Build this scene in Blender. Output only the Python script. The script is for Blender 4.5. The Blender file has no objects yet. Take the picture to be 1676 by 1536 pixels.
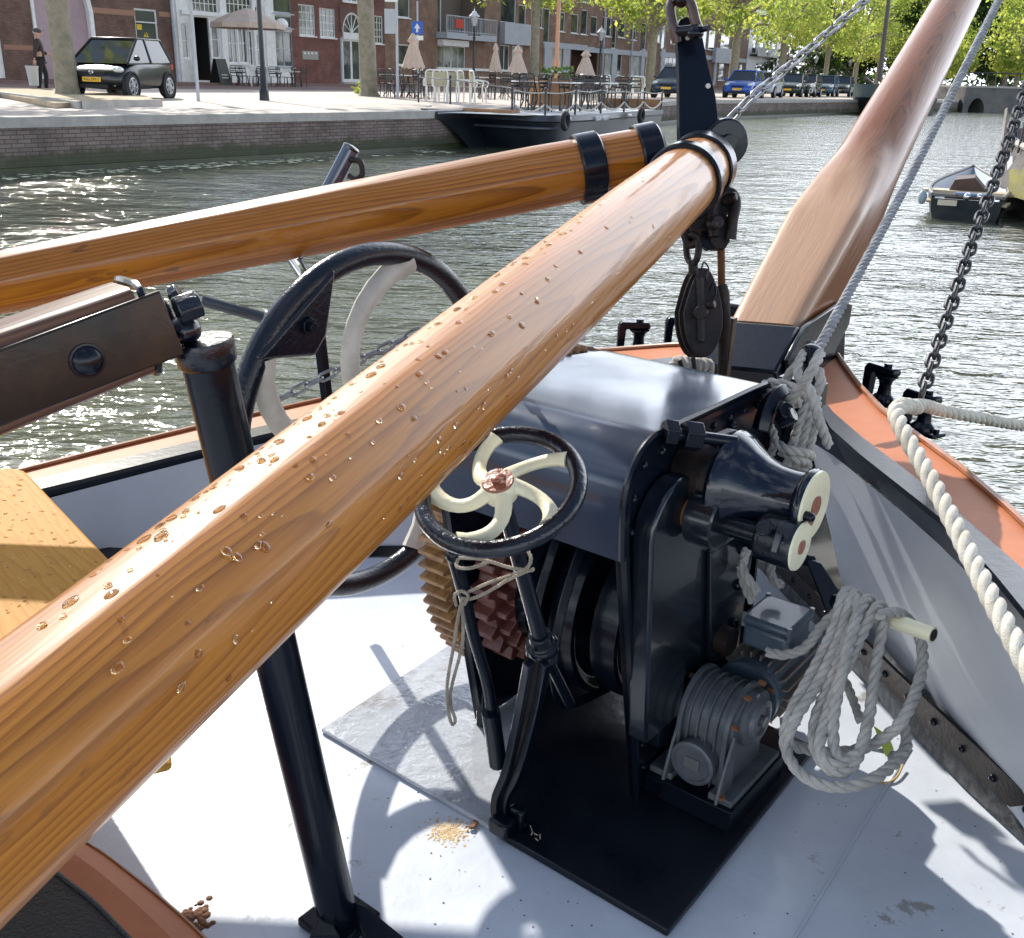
import bpy, bmesh, math, random
import numpy as np
from math import sin, cos, pi, radians, atan, hypot, atan2, sqrt
from mathutils import Vector, Matrix
random.seed(7)
# ---------------------------------------------------------------- camera
sc = bpy.context.scene
COL = sc.collection
FPX = 1660.0                        # focal length in photo pixels (photo 1676 x 1536)
PIT = atan(643/FPX); ROL = .028
CAM = Vector((0, 0, 1.65))
cf = Vector((0, cos(PIT), -sin(PIT)))
_r = Vector((1, 0, 0)); _u = Vector((0, sin(PIT), cos(PIT)))
cr = _r*cos(ROL)+_u*sin(ROL); cu = -_r*sin(ROL)+_u*cos(ROL)
cd = bpy.data.cameras.new('camera'); cam = bpy.data.objects.new('camera', cd); COL.objects.link(cam)
cam.matrix_world = Matrix(((cr.x, cu.x, -cf.x, 0), (cr.y, cu.y, -cf.y, 0), (cr.z, cu.z, -cf.z, CAM.z), (0, 0, 0, 1)))
cd.sensor_width = 36; cd.sensor_fit = 'HORIZONTAL'; cd.lens = 36*FPX/1676
cd.clip_start = .05; cd.clip_end = 2000
sc.camera = cam
# ---------------------------------------------------------------- world, sun, exposure
SUN_AZ = radians(-28); SUN_EL = radians(34)      # azimuth from +Y, negative = to the left
sd = Vector((sin(SUN_AZ)*cos(SUN_EL), cos(SUN_AZ)*cos(SUN_EL), sin(SUN_EL)))
w = bpy.data.worlds.new('World'); sc.world = w; w.use_nodes = True
nt = w.node_tree; bg = nt.nodes['Background']
sky = nt.nodes.new('ShaderNodeTexSky'); sky.sky_type = 'NISHITA'; sky.sun_disc = False
sky.sun_elevation = SUN_EL; sky.sun_rotation = SUN_AZ; sky.dust_density = .6; sky.air_density = 1.0
tc = nt.nodes.new('ShaderNodeTexCoord'); mp = nt.nodes.new('ShaderNodeMapping'); mp.inputs['Scale'].default_value = (1, 1, 2.6)
nz = nt.nodes.new('ShaderNodeTexNoise'); nz.inputs['Scale'].default_value = 2.1; nz.inputs['Detail'].default_value = 8; nz.inputs['Roughness'].default_value = .58
cr_ = nt.nodes.new('ShaderNodeValToRGB'); cr_.color_ramp.elements[0].position = .50; cr_.color_ramp.elements[1].position = .68
mx = nt.nodes.new('ShaderNodeMix'); mx.data_type = 'RGBA'
nt.links.new(tc.outputs['Generated'], mp.inputs[0]); nt.links.new(mp.outputs[0], nz.inputs['Vector'])
nt.links.new(nz.outputs[0], cr_.inputs[0]); sx_ = nt.nodes.new('ShaderNodeSeparateXYZ'); nt.links.new(tc.outputs['Generated'], sx_.inputs[0])
hz_ = nt.nodes.new('ShaderNodeMapRange'); hz_.interpolation_type = 'SMOOTHSTEP'; hz_.inputs[1].default_value = .0; hz_.inputs[2].default_value = .33; hz_.inputs[3].default_value = .85; hz_.inputs[4].default_value = 0
nt.links.new(sx_.outputs[2], hz_.inputs[0]); nt.links.new(cr_.outputs[0], mx.inputs[0])
mh_ = nt.nodes.new('ShaderNodeMix'); mh_.data_type = 'RGBA'; mh_.inputs[7].default_value = (19, 20, 21.5, 1); nt.links.new(hz_.outputs[0], mh_.inputs[0])
nt.links.new(sky.outputs[0], mx.inputs[6]); mx.inputs[7].default_value = (7.5, 8.1, 9.2, 1)
nt.links.new(mx.outputs[2], mh_.inputs[6]); dt_ = nt.nodes.new('ShaderNodeVectorMath'); dt_.operation = 'DOT_PRODUCT'; dt_.inputs[1].default_value = (.50, .83, .24); nt.links.new(tc.outputs['Generated'], dt_.inputs[0])
bk_ = nt.nodes.new('ShaderNodeMapRange'); bk_.interpolation_type = 'SMOOTHSTEP'; bk_.inputs[1].default_value = .80; bk_.inputs[2].default_value = .96; nt.links.new(dt_.outputs['Value'], bk_.inputs[0])  # extra bright sky region at front right, added to brighten the water there
mk_ = nt.nodes.new('ShaderNodeMix'); mk_.data_type = 'RGBA'; mk_.inputs[7].default_value = (22, 23.5, 26, 1); nt.links.new(bk_.outputs[0], mk_.inputs[0]); nt.links.new(mh_.outputs[2], mk_.inputs[6]); nt.links.new(mk_.outputs[2], bg.inputs[0]); bg.inputs[1].default_value = .12
sl = bpy.data.lights.new('sun', 'SUN'); sun = bpy.data.objects.new('sun', sl); COL.objects.link(sun)
sl.energy = 4.2; sl.angle = radians(.8); sl.color = (1, .95, .87)
sun.rotation_euler = (-sd).to_track_quat('-Z', 'Y').to_euler()
sc.view_settings.view_transform = 'Standard'; sc.view_settings.look = 'None'
sc.view_settings.exposure = .70; sc.view_settings.gamma = 1
# ---------------------------------------------------------------- measuring helpers
def ray(x, y): return cf+cr*((x-838)/FPX)+cu*((768-y)/FPX)
def P(x, y, z=None, Y=None, d=None):
    """a point of the place seen at photo pixel x, y: at height z, at forward distance Y, or at depth d"""
    v = ray(x, y)
    t = (z-CAM.z)/v.z if z is not None else (Y/v.y if Y is not None else d)
    return CAM+v*t
TH = radians(38)                    # heading of the barge
SA = Vector((cos(TH), -sin(TH), 0)); CA = Vector((sin(TH), cos(TH), 0)); UP = Vector((0, 0, 1))
def S(s, c, z): return SA*s+CA*c+UP*z
def Ps(x, y, k):
    v = ray(x, y); return CAM+v*((k-CAM.dot(SA))/v.dot(SA))
def Pc(x, y, k):
    v = ray(x, y); return CAM+v*((k-CAM.dot(CA))/v.dot(CA))
V = Vector
# ---------------------------------------------------------------- materials
def nodes(name):
    m = bpy.data.materials.new(name); m.use_nodes = True
    return m, m.node_tree, m.node_tree.nodes['Principled BSDF']
def N(t, typ, **kw):
    n = t.nodes.new(typ)
    for k, v in kw.items():
        if k in n.inputs: n.inputs[k].default_value = v
        else: setattr(n, k, v)
    return n
def coord(t, attr=None, scale=(1, 1, 1), world=False):
    m = N(t, 'ShaderNodeMapping'); m.inputs['Scale'].default_value = scale
    if attr: a = N(t, 'ShaderNodeAttribute', attribute_name=attr); t.links.new(a.outputs['Vector'], m.inputs[0])
    elif world: a = N(t, 'ShaderNodeNewGeometry'); t.links.new(a.outputs['Position'], m.inputs[0])
    else: a = N(t, 'ShaderNodeTexCoord'); t.links.new(a.outputs['Object'], m.inputs[0])
    return m.outputs[0]
def ramp(t, src, stops):
    r = N(t, 'ShaderNodeValToRGB'); e = r.color_ramp.elements
    while len(e) < len(stops): e.new(.5)
    for el, (p_, c_) in zip(e, stops): el.position = p_; el.color = (*c_, 1)
    t.links.new(src, r.inputs[0]); return r.outputs[0]
def mixc(t, fac, a, b, mode='MIX'):
    m = N(t, 'ShaderNodeMix', data_type='RGBA', blend_type=mode)
    for i, q in ((0, fac), (6, a), (7, b)):
        if isinstance(q, (int, float)): m.inputs[i].default_value = q
        elif isinstance(q, tuple): m.inputs[i].default_value = (*q, 1)
        else: t.links.new(q, m.inputs[i])
    return m.outputs[2]
def M(name, col, rough=.5, metal=0, coat=0, col2=None, vs=8, vr=(.4, .65), bump=0, bs=40, spots=None, sps=30, spt=.68, spec=.5, crough=.05, rr=None, emit=0, attr=None, edge=None):
    m, t, b = nodes(name)
    b.inputs['Base Color'].default_value = (*col, 1); b.inputs['Roughness'].default_value = rough; b.inputs['Metallic'].default_value = metal
    b.inputs['Coat Weight'].default_value = coat; b.inputs['Coat Roughness'].default_value = crough; b.inputs['Specular IOR Level'].default_value = spec
    if col2 or spots or bump or rr or edge:
        co = coord(t, attr)
        src = None
        if col2:
            n = N(t, 'ShaderNodeTexNoise', Scale=vs, Detail=6, Roughness=.65); t.links.new(co, n.inputs['Vector'])
            src = ramp(t, n.outputs[0], [(vr[0], col), (vr[1], col2)])
        if spots:
            n = N(t, 'ShaderNodeTexNoise', Scale=sps, Detail=5, Roughness=.7); t.links.new(co, n.inputs['Vector'])
            f = ramp(t, n.outputs[0], [(spt, (0, 0, 0)), (spt+.05, (1, 1, 1))])
            src = mixc(t, f, src if src else col, spots)
        if edge:
            ge = N(t, 'ShaderNodeNewGeometry'); pn = N(t, 'ShaderNodeTexNoise', Scale=28, Detail=5, Roughness=.7); t.links.new(co, pn.inputs['Vector'])
            pm = N(t, 'ShaderNodeMath', operation='MULTIPLY_ADD'); pm.inputs[1].default_value = .16; t.links.new(pn.outputs[0], pm.inputs[0]); t.links.new(ge.outputs['Pointiness'], pm.inputs[2])
            f = ramp(t, pm.outputs[0], [(.70, (0, 0, 0)), (.73, (1, 1, 1))]); src = mixc(t, f, src if src else col, edge)
        if src: t.links.new(src, b.inputs['Base Color'])
        if rr:
            n = N(t, 'ShaderNodeTexNoise', Scale=vs*1.7, Detail=5); t.links.new(co, n.inputs['Vector'])
            mr = N(t, 'ShaderNodeMapRange'); mr.inputs[3].default_value = rr[0]; mr.inputs[4].default_value = rr[1]; mr.inputs[1].default_value = .35; mr.inputs[2].default_value = .65
            t.links.new(n.outputs[0], mr.inputs[0]); t.links.new(mr.outputs[0], b.inputs['Roughness'])
        if bump:
            n = N(t, 'ShaderNodeTexNoise', Scale=bs, Detail=4, Roughness=.6); t.links.new(co, n.inputs['Vector'])
            bp = N(t, 'ShaderNodeBump', Strength=1.0, Distance=bump); t.links.new(n.outputs[0], bp.inputs['Height'])
            t.links.new(bp.outputs[0], b.inputs['Normal']); t.links.new(bp.outputs[0], b.inputs['Coat Normal'])
    if emit: b.inputs['Emission Color'].default_value = (*col, 1); b.inputs['Emission Strength'].default_value = emit
    return m
def wood(name, light, mid, dark, freq=55, coat=1.0, pith=(.03, .06), rough=.35, crough=.06, wobble=.022, stain=None, spec=.3, pale_face=None):
    """solid grain: growth rings about an off-centre pith, in the piece's own long-axis coordinates (attribute loc)"""
    m, t, b = nodes(name)
    a = N(t, 'ShaderNodeAttribute', attribute_name='loc')
    def sc_(s): q = N(t, 'ShaderNodeMapping'); q.inputs['Scale'].default_value = s; t.links.new(a.outputs['Vector'], q.inputs[0]); return q.outputs[0]
    n1 = N(t, 'ShaderNodeTexNoise', Scale=1, Detail=3, Roughness=.5); t.links.new(sc_((9, 9, 1.5)), n1.inputs['Vector'])
    n2 = N(t, 'ShaderNodeTexNoise', Scale=1, Detail=2); t.links.new(sc_((5, 5, .9)), n2.inputs['Vector'])
    off = N(t, 'ShaderNodeVectorMath', operation='SUBTRACT'); off.inputs[1].default_value = (.5, .5, .5); t.links.new(n1.outputs['Color'], off.inputs[0])
    sc2 = N(t, 'ShaderNodeVectorMath', operation='SCALE'); sc2.inputs['Scale'].default_value = wobble*2.6; t.links.new(off.outputs[0], sc2.inputs[0])
    ad = N(t, 'ShaderNodeVectorMath', operation='ADD'); t.links.new(a.outputs['Vector'], ad.inputs[0]); t.links.new(sc2.outputs[0], ad.inputs[1])
    sp = N(t, 'ShaderNodeVectorMath', operation='SUBTRACT'); sp.inputs[1].default_value = (pith[0], pith[1], 0); t.links.new(ad.outputs[0], sp.inputs[0])
    fl = N(t, 'ShaderNodeVectorMath', operation='MULTIPLY'); fl.inputs[1].default_value = (1, 1, .03); t.links.new(sp.outputs[0], fl.inputs[0])
    ln = N(t, 'ShaderNodeVectorMath', operation='LENGTH'); t.links.new(fl.outputs[0], ln.inputs[0])
    ml = N(t, 'ShaderNodeMath', operation='MULTIPLY'); ml.inputs[1].default_value = freq*3; t.links.new(ln.outputs['Value'], ml.inputs[0])
    fr = N(t, 'ShaderNodeMath', operation='FRACT'); t.links.new(ml.outputs[0], fr.inputs[0])
    ring = ramp(t, fr.outputs[0], [(0, light), (.30, light), (.62, mid), (.86, dark), (.93, dark), (1, light)])
    # rings blend with a mid tone so that they come and go
    f2 = ramp(t, n2.outputs[0], [(.35, (.05, .05, .05)), (.62, (.55, .55, .55))])
    c = mixc(t, f2, ring, mid)
    fib = N(t, 'ShaderNodeTexNoise', Scale=1, Detail=4, Roughness=.7); t.links.new(sc_((420, 420, 9)), fib.inputs['Vector'])
    c = mixc(t, .30, c, ramp(t, fib.outputs[0], [(.3, tuple(x*.55 for x in mid)), (.7, tuple(min(1, x*1.35) for x in light))]))
    if stain:
        n3 = N(t, 'ShaderNodeTexNoise', Scale=1, Detail=6, Roughness=.7); t.links.new(sc_((16, 16, 5)), n3.inputs['Vector'])
        c = mixc(t, ramp(t, n3.outputs[0], [(.64, (0, 0, 0)), (.70, (1, 1, 1))]), c, stain)
    if pale_face:  # mixes a paler tone into one face, fading out along the length
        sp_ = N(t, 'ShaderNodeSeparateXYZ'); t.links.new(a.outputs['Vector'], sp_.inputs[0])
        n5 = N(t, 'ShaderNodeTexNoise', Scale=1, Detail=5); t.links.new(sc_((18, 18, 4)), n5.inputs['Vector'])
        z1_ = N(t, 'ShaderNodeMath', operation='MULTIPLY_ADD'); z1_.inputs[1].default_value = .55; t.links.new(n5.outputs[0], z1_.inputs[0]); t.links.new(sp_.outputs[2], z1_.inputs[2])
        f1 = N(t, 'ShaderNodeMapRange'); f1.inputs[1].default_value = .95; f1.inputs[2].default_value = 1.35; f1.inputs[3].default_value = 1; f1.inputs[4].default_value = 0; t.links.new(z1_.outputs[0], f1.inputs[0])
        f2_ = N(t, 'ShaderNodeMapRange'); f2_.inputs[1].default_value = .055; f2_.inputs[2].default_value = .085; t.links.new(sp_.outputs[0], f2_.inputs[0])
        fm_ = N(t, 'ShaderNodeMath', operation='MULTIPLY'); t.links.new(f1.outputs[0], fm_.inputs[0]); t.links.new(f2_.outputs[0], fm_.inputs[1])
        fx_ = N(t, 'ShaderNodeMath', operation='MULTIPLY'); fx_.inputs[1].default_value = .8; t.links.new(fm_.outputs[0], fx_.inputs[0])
        c = mixc(t, fx_.outputs[0], c, mixc(t, .45, pale_face, c))
    t.links.new(c, b.inputs['Base Color'])
    b.inputs['Roughness'].default_value = rough; b.inputs['Coat Weight'].default_value = coat; b.inputs['Coat Roughness'].default_value = crough
    b.inputs['Specular IOR Level'].default_value = spec
    nb = N(t, 'ShaderNodeTexNoise', Scale=1, Detail=3); t.links.new(sc_((60, 60, 6)), nb.inputs['Vector'])
    bp = N(t, 'ShaderNodeBump', Strength=1, Distance=.0012); t.links.new(nb.outputs[0], bp.inputs['Height'])
    t.links.new(bp.outputs[0], b.inputs['Normal']); t.links.new(bp.outputs[0], b.inputs['Coat Normal'])
    return m
mt = {}
mt['pine'] = wood('varnished_pine', (.42, .158, .014), (.30, .098, .006), (.17, .046, .002), freq=46, coat=.38, crough=.09, rough=.45, stain=(.16, .055, .015))
mt['pine_far'] = wood('varnished_pine_far', (.40, .145, .013), (.27, .085, .005), (.15, .040, .002), freq=36, coat=.5, pith=(-.02, .09), stain=(.14, .045, .012))
mt['larch'] = wood('dark_varnished_larch', (.24, .075, .011), (.15, .038, .005), (.05, .011, .002), freq=60, pith=(.30, .22), coat=.30, spec=.12, pale_face=(.72, .50, .34), rough=.4, crough=.10, stain=(.12, .045, .03))
mt['board'] = wood('varnished_board', (.50, .255, .055), (.44, .21, .042), (.34, .14, .026), freq=26, coat=.0, rough=.6, spec=.08, pith=(.3, .5), wobble=.05)
mt['boom'] = wood('worn_dark_boom', (.16, .075, .04), (.085, .035, .02), (.04, .015, .01), freq=40, rough=.35, crough=.1, coat=.35, spec=.2, stain=(.26, .17, .12))
mt['black'] = M('black_gloss_paint', (.004, .006, .012), .24, coat=.12, bump=.0005, bs=45, spots=(.05, .035, .03), sps=38, spt=.72, spec=.22)
mt['rough_black'] = M('lumpy_black_paint', (.004, .006, .013), .2, coat=.35, bump=.0014, bs=120, spec=.3)
mt['enamel'] = M('smooth_black_enamel', (.004, .007, .016), .13, coat=.3, spec=.4, bump=.0006, bs=30)
mt['iron'] = M('old_black_iron', (.010, .008, .008), .5, coat=.05, spec=.25, col2=(.030, .016, .011), vs=20, bump=.002, bs=70)
mt['rust'] = M('rusty_iron', (.24, .10, .035), .75, col2=(.10, .04, .02), vs=24, bump=.003, bs=90)
mt['gear'] = M('ochre_gear_paint', (.34, .18, .055), .5, col2=(.17, .07, .03), vs=22, bump=.003, bs=80, coat=.3)
mt['maroon'] = M('red_oxide_paint', (.15, .045, .03), .45, col2=(.09, .025, .02), vs=18, bump=.002, bs=70, coat=.2)
mt['hub'] = M('brown_hub_paint', (.30, .10, .055), .35, coat=.4, bump=.003, bs=90)
mt['cream'] = M('cream_paint', (.80, .74, .50), .4, coat=.3, bump=.001, bs=60, spots=(.35, .27, .18), sps=26, spt=.7)
mt['offwhite'] = M('aged_white_paint', (.62, .58, .50), .45, coat=.2, col2=(.50, .46, .38), vs=14, bump=.001, bs=60, spots=(.25, .15, .08), sps=22, spt=.73)
mt['cover'] = M('dark_steel_cover', (.035, .050, .080), .16, metal=.22, coat=.15, crough=.09, rr=(.12, .26), spec=.5, vs=3.5, spots=(.12, .10, .09), sps=60, spt=.74)
mt['deck'] = M('pale_grey_deck_paint', (.60, .64, .70), .36, col2=(.49, .53, .59), vs=3.2, vr=(.38, .72), bump=.0022, bs=11, coat=.3, spots=(.33, .32, .31), sps=9, spt=.635, crough=.12, rr=(.28, .5))
mt['deckshine'] = M('lumpy_wet_deck_paint', (.42, .44, .47), .14, col2=(.27, .25, .23), vs=4, vr=(.52, .66), bump=.009, bs=11, coat=.7, spots=(.2, .16, .13), sps=20, spt=.70)
mt['bulwark'] = M('blue_grey_bulwark_paint', (.46, .49, .54), .42, col2=(.40, .43, .48), vs=2, coat=.15, bump=.0015, bs=4, spots=(.14, .12, .10), sps=30, spt=.735, crough=.15)
mt['orange'] = M('salmon_rail_paint', (.46, .17, .08), .5, col2=(.39, .14, .065), vs=4, coat=.0, spec=.10, bump=.0007, bs=25, crough=.2)
mt['railwood'] = M('varnished_rail_lip', (.34, .12, .035), .35, col2=(.22, .07, .02), vs=14, coat=.6)
mt['slate'] = M('slate_plate', (.009, .013, .020), .2, col2=(.005, .008, .014), vs=7, coat=.3, spots=(.16, .10, .06), sps=34, spt=.70, edge=(.14, .09, .06))
mt['plate'] = M('blackened_base_plate', (.006, .008, .014), .38, coat=.1, spec=.25, bump=.0015, bs=24, spots=(.16, .17, .18), sps=55, spt=.71, rr=(.25, .5), vs=6)
mt['alu'] = M('worn_grey_casting', (.085, .095, .105), .42, metal=.1, col2=(.14, .15, .16), vs=16, bump=.0012, bs=80, spots=(.62, .63, .63), sps=22, spt=.66, edge=(.55, .56, .56))
mt['motor'] = M('slate_blue_motor_paint', (.085, .12, .155), .42, col2=(.065, .09, .115), vs=9, coat=.2, spots=(.16, .13, .12), sps=24, spt=.66, edge=(.22, .17, .14))
mt['rope'] = M('weathered_rope', (.52, .485, .43), .9, col2=(.38, .35, .31), vs=30, bump=.002, bs=420, spec=.15)
mt['ropewhite'] = M('white_rope', (.66, .62, .53), .9, col2=(.52, .47, .38), vs=30, bump=.002, bs=420, spec=.15)
mt['twine'] = M('thin_twine', (.36, .31, .24), .9, col2=(.24, .2, .15), vs=40, spec=.15)
mt['wire'] = M('grey_stay_rope', (.27, .28, .29), .75, col2=(.2, .2, .21), vs=20, spec=.3)
mt['galv'] = M('galvanised_chain', (.34, .34, .35), .38, metal=.85, col2=(.2, .19, .19), vs=30)
mt['chain'] = M('dark_chain', (.07, .07, .075), .38, metal=.6, col2=(.04, .04, .04), vs=30)
mt['leaf_dry'] = M('dead_leaf', (.35, .15, .04), .6); mt['leaf_green'] = M('fallen_green_leaf', (.12, .17, .03), .4)
mt['nonslip'] = M('grained_black_deck', (.012, .014, .018), .45, bump=.004, bs=160, spots=(.3, .3, .32), sps=120, spt=.72)
mt['red'] = M('reddish_edge', (.3, .04, .03), .4)
def glassmat(name='water_drop', col=(1, 1, 1), ior=1.33, rough=0):
    m, t, b = nodes(name); b.inputs['Transmission Weight'].default_value = 1; b.inputs['IOR'].default_value = ior
    b.inputs['Roughness'].default_value = rough; b.inputs['Base Color'].default_value = (*col, 1); return m
mt['drop'] = glassmat(col=(1, .86, .60))
# ---------------------------------------------------------------- mesh builder
class MB:
    def __init__(s): s.v = []; s.f = []; s.l = []; s.loc = False
    def add(s, vs, fs, ls=None):
        k = len(s.v); s.v += [tuple(q) for q in vs]; s.f += [tuple(i+k for i in f) for f in fs]
        if ls: s.loc = True
        s.l += [tuple(q) for q in (ls if ls else vs)]
        return s
    def box(s, c, sz, ax=(V((1, 0, 0)), V((0, 1, 0)), UP)):
        c = V(c); h = [sz[i]/2 for i in range(3)]
        vs = []; ls = []
        for i in (-1, 1):
            for j in (-1, 1):
                for k in (-1, 1): vs.append(c+ax[0]*i*h[0]+ax[1]*j*h[1]+ax[2]*k*h[2])
        return s.add(vs, [(0, 1, 3, 2), (4, 6, 7, 5), (0, 4, 5, 1), (2, 3, 7, 6), (0, 2, 6, 4), (1, 5, 7, 3)])
    def prism(s, pts, ext):
        """closed outline (list of points) extruded by vector ext"""
        n = len(pts); ext = V(ext); vs = [V(p) for p in pts]+[V(p)+ext for p in pts]
        return s.add(vs, [tuple(range(n-1, -1, -1)), tuple(range(n, 2*n))]+[(i, (i+1) % n, n+(i+1) % n, n+i) for i in range(n)])
    def sheet(s, A, B):
        n = len(A); return s.add([V(p) for p in A]+[V(p) for p in B], [(i, i+1, n+i+1, n+i) for i in range(n-1)])
    def loft(s, path, rad, n=12, caps=True, shape=None, up=None, closed=False, loc=False, ang0=0):
        path = [V(p) for p in path]; m = len(path)
        if not hasattr(rad, '__len__'): rad = [rad]*m
        T = []
        for i in range(m):
            a = path[(i-1) % m] if (closed or i > 0) else path[i]; b = path[(i+1) % m] if (closed or i < m-1) else path[i]
            T.append((b-a).normalized())
        u = V(up) if up is not None else (V((0, 0, 1)) if abs(T[0].z) < .9 else V((1, 0, 0)))
        vs = []; ls = []; L = 0
        for i in range(m):
            u = (u-T[i]*u.dot(T[i])).normalized(); w_ = T[i].cross(u)
            if i: L += (path[i]-path[i-1]).length
            for k in range(n):
                a = 2*pi*k/n+ang0; r_ = rad[i]*(shape(a, i/(m-1)) if shape else 1)
                x_, y_ = cos(a)*r_, sin(a)*r_
                vs.append(path[i]+u*x_+w_*y_); ls.append((x_, y_, L))
        fs = [(i*n+k, i*n+(k+1) % n, (i+1)*n+(k+1) % n, (i+1)*n+k) for i in range(m-1) for k in range(n)]
        if closed: fs += [((m-1)*n+k, (m-1)*n+(k+1) % n, (k+1) % n, k) for k in range(n)]
        elif caps: fs += [tuple(range(n-1, -1, -1)), tuple((m-1)*n+k for k in range(n))]
        return s.add(vs, fs, ls if loc else None)
    def cyl(s, a, b, r0, r1=None, n=20, **k): return s.loft([a, b], [r0, r0 if r1 is None else r1], n, **k)
    def lathe(s, o, ax, prof, n=32, up=None):
        """prof: list of (distance along axis, radius)"""
        o = V(o); ax = V(ax).normalized(); u = V(up) if up else (UP if abs(ax.z) < .9 else V((1, 0, 0)))
        u = (u-ax*u.dot(ax)).normalized(); w_ = ax.cross(u); m = len(prof)
        vs = [o+ax*d+(u*cos(2*pi*k/n)+w_*sin(2*pi*k/n))*r_ for d, r_ in prof for k in range(n)]
        fs = [(i*n+k, i*n+(k+1) % n, (i+1)*n+(k+1) % n, (i+1)*n+k) for i in range(m-1) for k in range(n)]
        fs += [tuple(range(n-1, -1, -1)), tuple((m-1)*n+k for k in range(n))]
        return s.add(vs, fs)
    def torus(s, o, ax, R, r, n=48, m=12):
        o = V(o); ax = V(ax).normalized(); u = UP if abs(ax.z) < .9 else V((1, 0, 0))
        u = (u-ax*u.dot(ax)).normalized(); w_ = ax.cross(u)
        return s.loft([o+(u*cos(2*pi*k/n)+w_*sin(2*pi*k/n))*R for k in range(n)], r, m, closed=True, up=ax)
    def ball(s, o, r, n=10, m=7, sq=(1, 1, 1), ax=(V((1, 0, 0)), V((0, 1, 0)), UP)):
        o = V(o); vs = [o-ax[2]*r*sq[2]]
        for i in range(1, m):
            a = -pi/2+pi*i/m
            for k in range(n): vs.append(o+ax[0]*cos(a)*cos(2*pi*k/n)*r*sq[0]+ax[1]*cos(a)*sin(2*pi*k/n)*r*sq[1]+ax[2]*sin(a)*r*sq[2])
        vs.append(o+ax[2]*r*sq[2]); e = len(vs)-1
        fs = [(0, 1+(k+1) % n, 1+k) for k in range(n)]+[(e, e-n+k, e-n+(k+1) % n) for k in range(n)]
        fs += [(1+i*n+k, 1+i*n+(k+1) % n, 1+(i+1)*n+(k+1) % n, 1+(i+1)*n+k) for i in range(m-2) for k in range(n)]
        return s.add(vs, fs)
    def build(s, name, m, parent=None, smooth=True, bevel=0, ang=40, org=None, seg=2):
        o0 = V(org) if org is not None else (V(parent['_o']) if parent is not None and '_o' in parent.keys() else V((0, 0, 0)))
        me = bpy.data.meshes.new(name); me.from_pydata([tuple(V(q)-o0) for q in s.v], [], s.f)
        if s.loc:
            at = me.attributes.new('loc', 'FLOAT_VECTOR', 'POINT'); at.data.foreach_set('vector', [x for q in s.l for x in q])
        b = bmesh.new(); b.from_mesh(me); bmesh.ops.recalc_face_normals(b, faces=b.faces)
        if smooth:
            lim = radians(ang)
            for f in b.faces: f.smooth = True
            for e in b.edges:
                if len(e.link_faces) == 2 and e.calc_face_angle(0) > lim: e.smooth = False
        b.to_mesh(me); b.free(); me.materials.append(m)
        o = bpy.data.objects.new(name, me); COL.objects.link(o)
        if parent is not None: o.parent = parent
        else: o.location = o0
        o['_o'] = tuple(o0)
        if bevel:
            md = o.modifiers.new('bevel', 'BEVEL'); md.width = bevel; md.segments = seg; md.limit_method = 'ANGLE'; md.angle_limit = radians(35); md.harden_normals = False
        return o
def tag(o, label=None, cat=None, group=None, kind=None):
    if label: o['label'] = label
    if cat: o['category'] = cat
    if group: o['group'] = group
    if kind: o['kind'] = kind
    return o
def thing(name, loc, label, cat, group=None):
    o = bpy.data.objects.new(name, None); COL.objects.link(o); o.location = loc; o['_o'] = tuple(loc); o.empty_display_size = .2
    return tag(o, label, cat, group)
def dup(root, loc, rz=0, label=None, group=None, sc_=None):
    r = root.copy(); COL.objects.link(r); r.location = loc; r.rotation_euler = (0, 0, rz)
    if sc_: r.scale = (sc_,)*3 if not hasattr(sc_, '__len__') else sc_
    if label: r['label'] = label
    if group: r['group'] = group
    def rec(a, b):
        for ch in list(a.children):
            c = ch.copy(); COL.objects.link(c); c.parent = b; rec(ch, c)
    rec(root, r); return r
def smoothpath(pts, k=8, closed=False):
    pts = [V(p) for p in pts]; n = len(pts); out = []
    rng = range(n) if closed else range(n-1)
    for i in rng:
        p0 = pts[(i-1) % n] if closed or i > 0 else pts[0]*2-pts[1]; p1 = pts[i]; p2 = pts[(i+1) % n]
        p3 = pts[(i+2) % n] if closed or i < n-2 else pts[-1]*2-pts[-2]
        for j in range(k):
            t = j/k; out.append(.5*((2*p1)+(-p0+p2)*t+(2*p0-5*p1+4*p2-p3)*t*t+(-p0+3*p1-3*p2+p3)*t**3))
    if not closed: out.append(pts[-1])
    return out
def resample(pts, step):
    out = [pts[0]]; acc = 0
    for a, b in zip(pts, pts[1:]):
        L = (b-a).length; d = step-acc
        while d < L: out.append(a+(b-a)*(d/L)); d += step
        acc = L-(d-step)
    out.append(pts[-1]); return out
def rope(mb, pts, r, k=10, pitch=None, n=7, smooth=True):
    """three laid strands along a path, rope radius r"""
    path = smoothpath(pts, k) if smooth else [V(p) for p in pts]
    pitch = pitch or r*6.5; step = pitch/9; path = resample(path, step)
    u = None; fr = []; L = 0
    for i, p_ in enumerate(path):
        T = (path[min(i+1, len(path)-1)]-path[max(i-1, 0)]).normalized()
        if u is None: u = UP if abs(T.z) < .9 else V((1, 0, 0))
        u = (u-T*u.dot(T)).normalized(); fr.append((p_, u.copy(), T.cross(u), L))
        if i < len(path)-1: L += (path[i+1]-p_).length
    for q in range(3):
        st = []
        for p_, uu, ww, l_ in fr:
            a = 2*pi*(l_/pitch+q/3); st.append(p_+(uu*cos(a)+ww*sin(a))*r*.50)
        mb.loft(st, r*.56, n)
    return mb
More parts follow.
